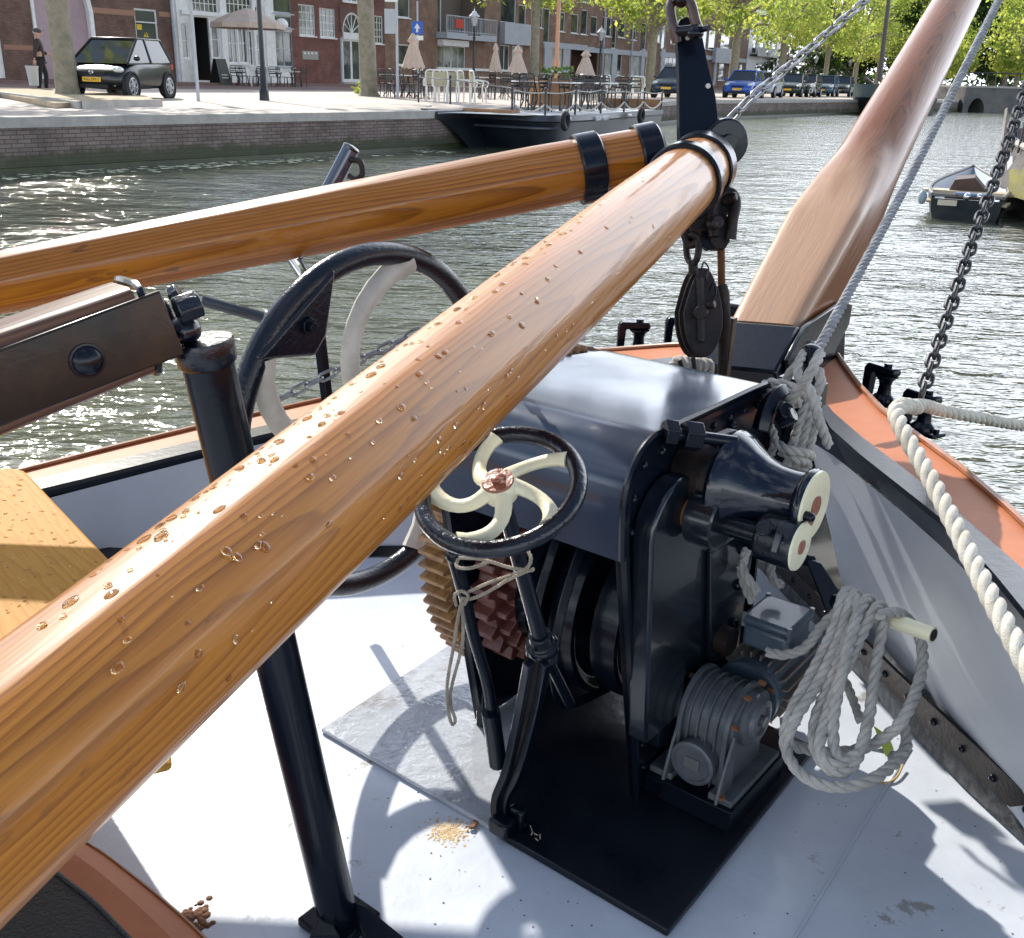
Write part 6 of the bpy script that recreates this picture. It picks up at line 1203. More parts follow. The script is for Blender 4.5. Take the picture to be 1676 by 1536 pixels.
for dx in (-.5, .5): b.torus(o+V((dx*.6, dx*.8, .34)), V((.8, -.6, 0)), .32, .03, 24, 6)
b.build('wheels', mt['tyre'], bk); b = MB(); f0 = o+V((-.3, -.4, .34)); f1 = o+V((.3, .4, .34)); 
for a, c in ((f0, o+V((-.1, -.12, .85))), (f0, o+V((.0, 0, .3))), (o+V((0, 0, .3)), o+V((-.1, -.12, .9))), (o+V((-.1, -.12, .85)), o+V((.2, .26, .85))), (o+V((.2, .26, .95)), f1), (o+V((0, 0, .3)), o+V((.2, .26, .8)))): b.cyl(a, c, .03, n=6)
b.build('frame', mt['white'], bk)
# ================================================================= STREET FURNITURE
def lamp(x, y, label, h=4.3, style=0):
    q = P(x, y, z=QZ); t = thing('street_lamp', q, label, 'street lamp', 'black lantern posts'); 
    b = MB(); b.lathe(q, UP, [(0, .14), (.25, .13), (.3, .10), (.8, .09), (.85, .07), (h*.55, .06), (h-1.3, .05), (h-1.25, .09), (h-1.2, .05), (h-1.0, .045), (h-.95, .08), (h-.9, .04), (h-.72, .04)], 14)
    b.cyl(q+V((-.28, 0, h-1.12)), q+V((.28, 0, h-1.12)), .025, n=6); b.ball(q+V((-.28, 0, h-1.12)), .04, 6, 5); b.ball(q+V((.28, 0, h-1.12)), .04, 6, 5); b.build('post', mt['blackm'], t)
    b = MB(); b.lathe(q+UP*(h-.72), UP, [(0, .09), (.42, .19), (.43, .17)], 6); b.build('lantern_glass', M('lantern_glass', (.35, .38, .38), .1) if 'lantern_glass' not in bpy.data.materials else bpy.data.materials['lantern_glass'], t, smooth=False)
    b = MB(); b.lathe(q+UP*(h-.30), UP, [(0, .27), (.03, .26), (.15, .13), (.22, .10), (.25, .04), (.34, .03), (.36, .001)], 12); b.build('lantern_hood', M('pale_hood', (.55, .56, .56), .4) if 'pale_hood' not in bpy.data.materials else bpy.data.materials['pale_hood'], t)
    return t
lamp(433, 165, 'black lamp post in front of the cafe terrace, its head cut by the top edge', h=4.6)
lamp(775, 152, 'black street lamp with white hood in front of the balcony', h=3.75)
lamp(979, 153, 'street lamp beside the closed parasol and the dark entrance', h=3.6)
lamp(1251, 152, 'street lamp before the white canal house', h=3.7)
lamp(1329, 153, 'street lamp behind the bicycle and dark cars', h=3.5); lamp(1385, 153, 'street lamp nearest the bow of the dark moored barge', h=3.5)
def sign(x, y, h, label, name='street_sign'):
    q = P(x, y, z=QZ); t = thing(name, q, label, 'sign'); b = MB(); b.cyl(q, q+UP*h, .045, n=12); b.build('post', mt['greypanel'], t); return t, q
t, q = sign(325, 166, 3.6, 'grey sign post before the open cafe doorway, blue plate edge-on'); b = MB(); d_ = V((.45, -.9, 0)).normalized(); b.box(q+UP*3.0+V((-.14, 0, 0)), (.42, .03, .95), (V((.95, -.3, 0)).normalized(), V((.3, .95, 0)).normalized(), UP)); b.build('sign_plate', M('blue_grey_plate', (.12, .17, .22), .4), t)
t, q = sign(651, 162, 3.1, 'grey post with direction plate and grey panel at the brick corner'); b = MB(); b.box(q+UP*2.4+V((-.22, 0, 0)), (.36, .04, .75)); b.build('sign_panel', mt['greypanel'], t); b = MB(); b.prism([q+V((-.42, -.05, 3.1)), q+V((-.36, -.05, 3.28)), q+V((.05, -.05, 3.26)), q+V((.05, -.05, 2.98)), q+V((-.36, -.05, 2.98))], V((0, .03, 0))); b.build('direction_plate', mt['white'], t, smooth=False)
t, q = sign(684, 150, 4.0, 'blue one-way sign with a white arrow above the closed parasol')
tp_ = (P(683, 46, Y=q.y)); b = MB(); w2 = .27; b.box(V((tp_.x, q.y-.06, tp_.z)), (w2*2, .03, w2*2.1)); b.build('blue_plate', M('sign_blue', (.02, .10, .45), .4), t, bevel=.02)
b = MB(); c = V((tp_.x, q.y-.079, tp_.z)); b.prism([c+V(v) for v in ((-.05, 0, -.20), (.05, 0, -.20), (.05, 0, -.02), (.15, 0, -.03), (0, 0, .20), (-.15, 0, -.03), (-.05, 0, -.02))], V((0, -.006, 0))); b.build('white_arrow', mt['white'], t, smooth=False)
b = MB(); b.box(V((tp_.x+.10, q.y-.06, tp_.z-.44)), (w2*1.4, .03, .20)); b.build('under_plate', mt['white'], t)
t = thing('sandwich_board', P(362, 139, z=QZ), 'black sandwich board menu sign beside the open cafe door', 'menu board'); q = P(362, 139.5, z=QZ); ux = FT
for sg, nm in ((-1, 'board_panel'), (1, 'board_panel')):
    b = MB(); b.prism([q+ux*-.42+FN*sg*.38, q+ux*.42+FN*sg*.38, q+ux*.36+FN*sg*.05+UP*1.25, q+ux*-.36+FN*sg*.05+UP*1.25], FN*sg*.03); b.build(nm, mt['blackm'], t, smooth=False)
b = MB()
for i in range(6): b.box(q+FN*(.33-.05*i)+UP*(.35+.14*i), (.45-.05*(i % 3), .01, .04), (ux, FN, UP))
b.build('chalk_lines', mt['white'], t)
def parasol(x, y, h, label, w_=1.0, z=QZ):
    q = P(x, y, z=z); t = thing('parasol', q, label, 'parasol', 'closed beige parasols'); b = MB(); b.cyl(q, q+UP*h, .03, n=10); b.build('pole', M('brown_pole', (.09, .045, .02), .5) if 'brown_pole' not in bpy.data.materials else bpy.data.materials['brown_pole'], t)
    b = MB(); n = 40; prof = [(h*.42, .40), (h*.45, .37), (h*.60, .27), (h*.78, .16), (h*.83, .12), (h*.86, .20), (h*.92, .13), (h*.975, .06), (h, .01)]
    vs = []
    for zz, rr in prof:
        for k in range(n): a = 2*pi*k/n; r_ = rr*w_*(1+.16*cos(8*a)*min(1, rr*4)); vs.append(q+V((cos(a)*r_, sin(a)*r_, zz+.04*cos(8*a)*(zz < h*.44))))
    b.add(vs, [(i*n+k, i*n+(k+1) % n, (i+1)*n+(k+1) % n, (i+1)*n+k) for i in range(len(prof)-1) for k in range(n)]); b.build('canopy', mt['beige'], t, ang=70)
    b = MB(); b.box(q+UP*.04, (.5, .5, .08)); b.build('base', mt['stone'], t, bevel=.01); return t
parasol(677, 153, 2.45, 'closed beige parasol below the blue one-way sign', 1.15); parasol(810, 152, 2.4, 'slim closed beige parasol, left of two side by side', .75); parasol(846, 154, 2.25, 'closed beige parasol in front of the grey balcony panel', 1.15); parasol(956, 156, 2.2, 'closed beige parasol standing before the dark entrance', 1.2)
# open parasol
q = P(412, 142, z=QZ); t = thing('parasol', q, 'open beige parasol over the cafe tables', 'parasol'); b = MB(); b.cyl(q, q+UP*3.35, .035, n=10); b.build('pole', mt['white'], t)
b = MB(); n = 8; vs = [q+UP*3.55]
for r_, zz in ((1.0, 3.22), (1.75, 2.85), (1.78, 2.62)): vs += [q+V((cos(2*pi*k/n+.3)*r_, sin(2*pi*k/n+.3)*r_, zz)) for k in range(n)]
b.add(vs, [(0, 1+k, 1+(k+1) % n) for k in range(n)]+[(1+j*n+k, 1+j*n+(k+1) % n, 1+(j+1)*n+(k+1) % n, 1+(j+1)*n+k) for j in (0, 1) for k in range(n)]); b.build('canopy', mt['beige'], t, smooth=False)
# bistro chairs and tables
def chair_proto(m, m2, arm=False):
    t = thing('terrace_chair', (0, 0, 0), 'x', 'chair'); b = MB(); r_ = .018 if not arm else .026
    for sx, sy in ((-1, -1), (1, -1), (-1, 1), (1, 1)): b.cyl((sx*.2, sy*.20, 0), (sx*.19, sy*.18, .45), r_, n=6)
    if arm:
        b.loft(smoothpath([(-.26, -.2, .45), (-.27, -.22, .62), (-.26, .2, .66), (-.24, .22, .45)], 4), .022, 6); b.loft(smoothpath([(.26, -.2, .45), (.27, -.22, .62), (.26, .2, .66), (.24, .22, .45)], 4), .022, 6)
    b.loft(smoothpath([(-.21, .19, .44), (-.22, .24, .88), (0, .26, .93), (.22, .24, .88), (.21, .19, .44)], 5), r_, 6); b.build('frame', m, t)
    b = MB(); b.prism([(-.20, -.19, .45), (.20, -.19, .45), (.20, .19, .45), (-.20, .19, .45)], UP*.025); b.build('seat', m2, t, bevel=.008)
    b = MB()
    if arm: b.prism([(-.20, .205, .50), (.20, .205, .50), (.21, .24, .88), (-.21, .24, .88)], V((0, .02, 0)))
    else:
        for z_ in (.62, .72, .82): b.box((0, .225, z_), (.40, .015, .06))
    b.build('backrest', m2, t); return t
def table_proto():
    t = thing('terrace_table', (0, 0, 0), 'x', 'table'); b = MB(); b.cyl((0, 0, .72), (0, 0, .75), .38, n=24); b.build('tabletop', mt['white'], t, bevel=.006)
    b = MB()
    for k in range(3): a = 2*pi*k/3; b.loft(smoothpath([(cos(a)*.28, sin(a)*.28, 0), (cos(a)*.05, sin(a)*.05, .3), (cos(a)*.2, sin(a)*.2, .72)], 4), .018, 6)
    b.build('base', mt['blackm'], t); return t
def put(proto, used, x, y, rz, label, group, z=QZ):
    q = P(x, y, z=z)
    if not used: used.append(1); proto.location = q; proto.rotation_euler = (0, 0, rz); proto['label'] = label; proto['group'] = group; return proto
    return dup(proto, q, rz, label, group)
wick = M('pale_wicker', (.45, .42, .30), .8, col2=(.34, .31, .2), vs=20)
cB = chair_proto(mt['blackm'], mt['blackm']); cW = chair_proto(mt['white'], wick, True); tB = table_proto(); uB, uW, uT = [], [], []
BZ = .78
LB, LT, LW = 'black bistro chair at the white cafe front, left of the lamp post', 'small table among the black bistro chairs by the cafe front', 'white wicker armchair'
for i, (x, y, r_) in enumerate(((386, 140, .3), (398, 141, 2.6))): put(cB, uB, x, y, r_, LB, 'bistro chairs left of the lamp post')
for i, (x, y, r_) in enumerate(((405, 140, 1.2), (418, 142, -1.8), (430, 141, 3.3))): put(cB, uB, x, y, r_, 'black bistro chair under the open beige parasol', 'bistro chairs under the open parasol')
for i, (x, y, r_) in enumerate(((450, 142, .4), (463, 142, 2.2), (474, 143, -1), (487, 143, 1.6), (493, 143, -2.2))): put(cB, uB, x, y, r_, 'black bistro chair right of the lamp post, against the brick wall', 'bistro chairs right of the lamp post')
for x, y, lb in ((392, 141, 'white table beside the black sandwich board'), (424, 142, 'white table under the open beige parasol'), (456, 142.5, 'white table right of the lamp post before the glazed door'), (480, 143, 'white table in front of the grey wall plaque')): put(tB, uT, x, y, 0, lb, 'cafe tables')
for x, y, r_, lb in ((637, 158, .5, 'white table furthest left on the quay terrace'), (662, 159, .2, 'long white table below the closed parasol left end'), (672, 160, .2, 'white table directly behind the black railing post'), (692, 160, .9, 'white table between the parasol pole and the wicker chairs'), (790, 160, .4, 'white table left of the slim closed parasol'), (825, 161, .4, 'white table between the pair of closed parasols')): put(tB, uT, x, y, r_, lb, 'quay terrace tables')
for x, y, r_ in ((634, 159, .5), (646, 160, 2.5), (668, 161, 1.4), (680, 162, -1.5), (690, 163, 2.0), (700, 161, .3)): put(cB, uB, x, y, r_, 'black chair on the quay terrace left of the wicker armchairs', 'black chairs on the quay terrace')
for x, y, r_ in ((785, 162, 1), (797, 163, -1), (815, 163, 2), (830, 163, .2), (843, 164, -2)): put(cB, uB, x, y, r_, 'black chair on the quay terrace around the pair of closed parasols', 'black chairs by the closed parasols')
for x, y, r_, lb in ((708, 166, 3.3, 'leftmost white wicker armchair, its back to the water'), (722, 167, 3.1, 'second white wicker armchair in the row above the barge bow'), (739, 167, 3.0, 'third white wicker armchair, right behind the thin railing post'), (764, 168, 1.2, 'white wicker armchair turned sideways left of the lamp post'), (783, 168, 1.9, 'white wicker armchair facing right beside the lamp post')): put(cW, uW, x, y, r_, lb, 'white wicker armchairs')
# ================================================================= CAFE BARGE
cbg = thing('cafe_barge', (1, 28, 0), 'long dark flat barge used as a cafe terrace, with pale deck and rope railing', 'barge')
Bp = [P(692, 179, z=.84), P(760, 183, z=.80), P(838, 188, z=BZ), P(913, 190.5, z=BZ), P(1000, 186, z=BZ), P(1084, 180.5, z=BZ)]
far_ = [Bp[-1]+V((-.9, 1.2, 0)), P(905, 166, z=BZ)*1.0, V((-1.7, 25.6, .82))]; 
ol = smoothpath(Bp, 5); back = [up(ol[-1]+V((-1.25, .85, 0)), BZ), up((ol[-1]+V((-1.25, .85, 0))).lerp(V((-1.95, 25.0, 0)), .5), BZ), V((-1.95, 24.95, .82))]
b = MB(); b.prism([q for q in ol]+back, UP*-.04); b.build('deck', M('pale_worn_deck', (.50, .51, .52), .6, col2=(.38, .39, .40), vs=1.4), cbg, smooth=False)
def hullrow(z, inset, rake):
    out = []
    for i, q in enumerate(ol+[back[0], back[1], back[2]]):
        c = V((1.2, 28.6, 0)); d_ = (c-q); d_.z = 0; f = max(0, 1-i/9) if i < len(ol)+2 else 1
        q2 = up(q, 0)+d_.normalized()*inset+V((.48, .88, 0))*rake*f; out.append(up(q2, z if z < .6 else q.z+(z-.78)))
    return out
b = MB(); r0 = hullrow(.80, -.06, 0); r1 = hullrow(.66, -.10, 0); r2 = hullrow(.62, 0, .15); r3 = hullrow(.25, .12, .8); r4 = hullrow(-.3, .3, 1.5)
for a_2, b_2 in ((r0, r1), (r1, r2)): b.sheet(a_2+[a_2[0]], b_2+[b_2[0]])
b.build('wale', M('grey_wale', (.035, .04, .05), .45, col2=(.025, .03, .04), vs=1.5), cbg)
b = MB()
for a_2, b_2 in ((r2, r3), (r3, r4)): b.sheet(a_2+[a_2[0]], b_2+[b_2[0]])
b.build('hull', M('navy_hull', (.008, .012, .020), .4, col2=(.018, .022, .030), vs=1.2), cbg)
b = MB(); b.loft([q+V((.0, -.06, 0)) for q in hullrow(.50, -.03, .2)[:16]], .035, 6); b.build('rubbing_strake', M('strake_dark', (.05, .06, .08), .4), cbg)
ink = M('lettering_white', (.75, .76, .78), .6)
qn = P(1000, 193.5, z=.70); dn = (ol[-1]-ol[14]); dn.z = 0; dn.normalize(); nn_ = V((dn.y, -dn.x, 0)); 
q_a = r0[ [i for i,q in enumerate(ol)][-7] ]
def onside(x, y, z): 
    v = ray(x, y); o_ = up(ol[-6], z)+nn_*.16; return CAM+v*((o_-CAM).dot(nn_)/v.dot(nn_))
text('LEIDA WEERT', .155, onside(986, 194, .7), dn, UP, ink, 'name_lettering', cbg, .008)
for x, y in ((931, 194), (1031, 188)): b = MB(); b.box(onside(x, y, .7), (.28, .02, .05), (dn, nn_, UP)); b.build('draught_mark', ink, cbg)
rubber = mt['tyre']
for x, y, nm in ((919, 198, 'tyre_fender'), (1044, 189, 'tyre_fender')): q = onside(x, y, .5)+nn_*.10; b = MB(); b.torus(q, (nn_+V((.5, -.2, 0))).normalized(), .17, .062, 24, 10); tag(b.build(nm, rubber, None, org=q), 'black tyre fender hanging on the '+('left' if x < 1000 else 'right')+' half of the cafe barge side', 'tyre', 'tyre fenders on the cafe barge')
posts = []
for x, yb, yt in ((685, 168, 122), (737, 171, 126), (838, 187, 140), (892, 189, 146), (941, 188, 142), (983, 186, 141), (1021, 184, 144), (1053, 182, 145), (1082, 180, 147)):
    q = P(x, yb, z=BZ if x > 800 else QZ); hq = (CAM+ray(x, yt)*(q.y/ray(x, yt).y)).z; posts.append((q, hq)); b = MB(); b.cyl(q, up(q, hq), .028, n=8); b.ball(up(q, hq), .04, 8, 6); b.build('railing_post', mt['blackm'], cbg)
b = MB()
for (q, hq), (q2, h2_) in zip(posts[2:], posts[3:]):
    for f0, sag, m_ in ((.86, .04, 0), (.42, .20, 1)):
        a = up(q, q.z+(hq-q.z)*f0); c = up(q2, q2.z+(h2_-q2.z)*f0); b.loft([a.lerp(c, i/8)-UP*sag*4*(i/8)*(1-i/8) for i in range(9)], .022 if m_ else .014, 6)
b.build('railing_rope', mt['rope'], cbg)
b = MB(); 
for (q, hq), (q2, h2_) in zip(posts[:2], posts[1:3]): a = up(q, q.z+(hq-q.z)*.9); c = up(q2, q2.z+(h2_-q2.z)*.9); b.cyl(a, c, .014, n=6)
b.build('railing_rope', mt['wire'], cbg)
plank = M('brown_plank', (.30, .15, .06), .6, col2=(.22, .10, .04), vs=3)
b = MB(); q0 = P(757, 181, z=.84); q1 = P(837, 186, z=.80); b.prism([q0-UP*.05, q1-UP*.03, q1+V((.2, .5, -.03)), q0+V((.2, .5, -.05))], UP*.10); b.build('wooden_step', plank, cbg)
b = MB(); q0 = P(1000, 176, z=BZ); q1 = P(1080, 178, z=BZ); b.prism([q0, q1, q1+V((-.3, .3, 0)), q0+V((-.3, .3, 0))], UP*.28); b.build('wooden_bench', plank, cbg)
q = P(911, 177, z=BZ); t = thing('planter', q, 'square brown wooden planter round the foot of the tan mast on the cafe barge', 'planter')
b = MB(); dx_ = V((.9, .42, 0)).normalized(); dy_ = V((-.42, .9, 0)).normalized(); b.box(q+dy_*.45+UP*.42, (.98, .9, .84), (dx_, dy_, UP)); b.build('box', plank, t, bevel=.01)
b = MB(); random.seed(41)
for i in range(70): c = q+dy_*.45+V((random.uniform(-.3, .65), random.uniform(-.3, .3), .86+random.random()*.30)); u1 = V((random.gauss(0, 1), random.gauss(0, 1), 1)).normalized()*.07; u2_ = u1.orthogonal()*.7; b.add([c-u1, c+u2_, c+u1, c-u2_], [(0, 1, 2, 3)])
b.build('plants', mt['leafdark'], t, smooth=False)
q = P(908, 172, z=BZ); b = MB(); b.loft([q+UP*.3, q+UP*1.1, q+UP*9+V((.02, 0, 0))], [.075, .07, .055], 14); b.cyl(q+UP*1.2, q+UP*1.42, .12, n=12); tag(b.build('mast', M('tan_varnished_mast', (.42, .17, .06), .4, coat=.5), None, org=q), 'tall tan varnished mast rising out of the wooden planter', 'mast')
for x, y, r_ in ((851, 180, .2), (868, 182, 2.6), (884, 183, -1.8), (900, 184, .9), (932, 183, 2.2), (951, 182, -.9), (966, 181, .4), (978, 180, 2.4), (996, 179, 1.5), (1012, 178, -.4), (1030, 177, 2.1), (1045, 176, .6)): put(cB, uB, x, y, r_, 'black bistro chair on the deck of the cafe barge', 'black chairs on the cafe barge', z=BZ)
for x, y, lb in ((858, 180, 'white table on the barge left of the wooden planter'), (880, 182, 'white table on the barge touching the planter left side'), (926, 183, 'white table on the barge just right of the planter'), (956, 181, 'white table on the barge below the rightmost closed parasol'), (990, 179, 'white table at the right third of the cafe barge'), (1022, 177, 'white table nearest the right end of the cafe barge')): put(tB, uT, x, y, 0, lb, 'tables on the cafe barge', z=BZ)
for x, y, r_, lb in ((1003, 166, 1.2, 'white wicker armchair at the right end of the terrace, left of two'), (1042, 166, 3.2, 'white wicker armchair at the far right end of the terrace')): put(cW, uW, x, y, r_, lb, 'white wicker armchairs')
for x, y, r_ in ((948, 166, .4), (960, 167, 1.9), (968, 166, -1.2), (980, 166, 2.8), (990, 167, .3)): put(cB, uB, x, y, r_, 'black chair grouped at the foot of the rightmost closed parasol', 'black chairs at the rightmost parasol')
b = MB(); q0 = P(598, 183, z=.75); rope(b, [q0, P(620, 190, z=.6), P(650, 193, z=.55), P(685, 186, z=.7), P(705, 174, z=.85)], .03, n=5); b.cyl(P(605, 188, z=.7), P(700, 175, z=.84), .018, n=6); tag(b.build('mooring_line', mt['rope'], None, org=q0), 'slack pale mooring line between the quay wall and the bow of the cafe barge', 'rope')
# ================================================================= OTHER BOATS
def boat_rows(root, rows, m, name, caps=True):
    b = MB()
    for r0_, r1_ in zip(rows, rows[1:]): b.sheet(r0_, r1_)
    return b.build(name, m, root)
rb = thing('rowing_boat', P(1575, 350, z=0), 'small dark open rowing boat with white inside, floating by the barge at the right', 'rowing boat')
S0, S1 = P(1528, 322, z=.30), P(1638, 326, z=.30); bowp = P(1592, 284, z=.36); midc = (S0+S1)/2; axb = (bowp-midc); axb.z = 0; Lb = axb.length; axb.normalize(); sb_ = V((axb.y, -axb.x, 0)); hwb = (S1-S0).length/2
def brow(z, wf, l0=0, l1=1.0):
    out = []
    for k in range(-10, 11): f = 1-abs(k)/10; w_2 = hwb*wf*(1-(f**2.2))*(1+.35*sin(pi*f)); out.append(up(midc, 0)+axb*(l0+(Lb*l1-l0)*f)+sb_*(w_2 if k > 0 else -w_2)+UP*(z+.16*f*f*(z > .2)))
    return out
boat_rows(rb, [brow(.32, 1.0), brow(.27, 1.02), brow(.10, .95, .05, .96), brow(-.15, .8, .1, .9)], M('boat_navy', (.015, .022, .035), .4), 'hull')
b = MB(); A_2 = brow(.32, 1.0); b.loft(A_2, .026, 6); b.cyl(A_2[0], A_2[-1], .026, n=6); b.build('gunwale', M('boat_gunwale', (.16, .15, .14), .6), rb)
b = MB(); bot = brow(-.15, .8, .1, .9); t0_ = brow(.27, 1.02); b.prism([t0_[0], t0_[-1], brow(.10, .98, .05)[-1], bot[-1], bot[0], brow(.10, .98, .05)[0]], axb*.04); b.build('transom', M('boat_transom', (.018, .026, .036), .4, col2=(.05, .05, .05), vs=4), rb)
b = MB(); inn_ = [brow(.31, .94, .06, .97), brow(.14, .82, .1, .9)]; b.sheet(inn_[0], inn_[1]); b.add(inn_[1], [tuple(range(21))]); b.build('lining', M('boat_inside', (.45, .50, .55), .5), rb)
b = MB(); b.prism([up(midc, .28)+axb*.7-sb_*.6, up(midc, .28)+axb*.7+sb_*.6, up(midc, .28)+axb*1.0+sb_*.6, up(midc, .28)+axb*1.0-sb_*.6], UP*.04); b.prism([up(midc, .20)+axb*.06-sb_*.5, up(midc, .20)+axb*.06+sb_*.5, up(midc, .20)+axb*.45+sb_*.55, up(midc, .20)+axb*.45-sb_*.55], UP*.03); b.build('thwart', M('boat_thwart', (.50, .40, .26), .6), rb)
b = MB(); c = up(midc, .20)+axb*.8; b.prism([c-sb_*.30, c+sb_*.35, c+sb_*.05+UP*.30, c-sb_*.2+UP*.26], axb*.7); b.build('tarpaulin', M('brown_tarp', (.085, .045, .035), .7, col2=(.05, .03, .025), vs=6), rb)
b = MB(); b.box(A_2[0]+axb*.05-sb_*-.20-UP*.10-axb*.07, (.24, .02, .07), (sb_, axb, UP)); b.build('name_board', M('cream_board', (.62, .55, .40), .6), rb)
b = MB(); q = A_2[0]-sb_*.12-UP*.05; b.ball(q, .06, 10, 8, (1, 1, 1.6)); b.build('fender', M('grey_fender', (.30, .36, .40), .5), rb)
b = MB(); b.cyl(up(midc, .34)-axb*.02-sb_*.15, up(midc, .34)-axb*.02+sb_*.25, .03, n=8); b.ball(up(midc, .32)-axb*.05, .05, 8, 6); b.ball(up(midc, .33)-axb*.05+sb_*.15, .04, 8, 6); b.build('fittings', mt['chrome'], rb)
b = MB(); b.cyl(bowp, P(1636, 262, d=21), .012, n=6); b.build('painter', mt['rope'], rb)
# barge at the right edge
rg = thing('moored_barge', P(1690, 380, z=0), 'old wooden barge at the right edge with a yellow painted panel and pale leeboard', 'barge')
def rrow(L): return [P(x, y, z=z) for x, y, z in L]
row0 = [V((7.55, 16.4, .95)), V((7.15, 15.3, .90)), V((6.95, 14.0, .85)), V((6.9, 12.5, .82)), V((6.9, 9, .82)), V((6.9, 4, .82))]
row1 = [up(q, .35)+V((-.16, 0, 0)) for q in row0]; row2 = [up(q, .0)+V((.0, 0, 0)) for q in row0]; row3 = [up(q, -.4)+V((.5, 0, 0)) for q in row0]
tar = M('tarred_planks', (.07, .055, .05), .5, col2=(.13, .12, .12), vs=2, bump=.01, bs=8)
b = MB(); [b.sheet(smoothpath(a, 4), smoothpath(c, 4)) for a, c in ((row0, row1), (row1, row2), (row2, row3))]; b.sheet([row0[0], row1[0], row2[0], row3[0]], [row0[0]+V((3, 1, 0)), row1[0]+V((3, 1, 0)), row2[0]+V((3, 1, 0)), row3[0]+V((3, 1, 0))]); b.sheet([q for q in smoothpath(row0, 4)], [q+V((3.2, .6, 0)) for q in smoothpath(row0, 4)]); b.build('hull', tar, rg)
b = MB(); rl = smoothpath([q+UP*.02 for q in row0], 4); b.loft(rl, .05, 8); b.build('gunwale', M('pale_rail', (.35, .32, .28), .6), rg)
yq = [P(1655, 278, d=14.2), P(1690, 272, d=13.6), P(1692, 330, d=13.2), P(1652, 318, d=14)]
b = MB(); b.prism(yq, cf*.05); b.build('painted_panel', M('lemon_paint', (.20, .18, .03), .5, col2=(.10, .09, .04), vs=3), rg)
b = MB(); b.prism([P(x, y, d=15.2) for x, y in ((1649, 176), (1652, 200), (1656, 260), (1653, 312), (1638, 318), (1633, 306), (1640, 240))], cf*.08); b.build('leeboard', M('grey_leeboard', (.32, .30, .28), .6, col2=(.22, .19, .17), vs=3), rg)
b = MB(); b.prism([P(x, y, d=14.6) for x, y in ((1657, 255), (1690, 250), (1690, 276), (1657, 280))], cf*.15); b.build('coaming', mt['white'], rg)
b = MB(); b.prism([P(x, y, d=15) for x, y in ((1652, 215), (1690, 205), (1690, 262), (1658, 262))], cf*.15); b.build('covered_hold', M('faded_brown_cover', (.14, .09, .08), .8, col2=(.10, .08, .09), vs=3), rg)
b = MB(); b.cyl(P(1666, 250, d=14.4), P(1690, 150, d=14.4), .02, n=6); b.cyl(P(1660, 240, d=14.8), P(1668, 150, d=14.8), .03, n=6); b.build('rigging', mt['blackm'], rg)
# the farther dark barge with its mast
fb = thing('dark_barge', P(1415, 190, z=0), 'black hulled barge moored at the far quay, its grey bow facing this way', 'barge')
c0 = V((21.5, 66.0, 0)); dr2 = V((.56, .83, 0)); sd2 = V((.83, -.56, 0))
def frow(z, w_, l0): return [c0+sd2*s_*w_+dr2*(l0+1.2*(abs(s_)**2))+UP*z for s_ in [k/6 for k in range(-6, 7)]]
rws = [frow(1.75, 1.7, -.3), frow(1.0, 1.75, -.1), frow(.0, 1.4, .6), frow(-.3, 1.2, .8)]; rws = [[q+dr2*7 for q in r_[:1]]+r_+[q+dr2*7 for q in r_[-1:]] for r_ in rws]
b = MB(); b.sheet(rws[0], rws[1]); b.build('topsides', M('grey_green_topside', (.10, .14, .15), .5), fb)
b = MB(); b.sheet(rws[1], rws[2]); b.sheet(rws[2], rws[3]); b.build('hull', M('black_hull2', (.012, .016, .024), .5), fb)
b = MB(); b.add([q-UP*.1 for q in rws[0]], [tuple(range(15))]); b.build('deck', tar, fb)
b = MB(); q = c0+dr2*4; ptop = CAM+ray(1457, -20)*(q.y/ray(1457, -20).y); pb_ = CAM+ray(1439, 132)*(q.y/ray(1439, 132).y); b.loft([pb_, ptop], [.17, .12], 12); b.build('mast', M('dark_mast', (.10, .08, .07), .6), fb)
b = MB(); b.cyl(CAM+ray(1416, 127)*((q.y-3)/ray(1416, 127).y), CAM+ray(1445, 152)*((q.y)/ray(1445, 152).y), .10, n=8); b.build('boom', bpy.data.materials['dark_mast'], fb)
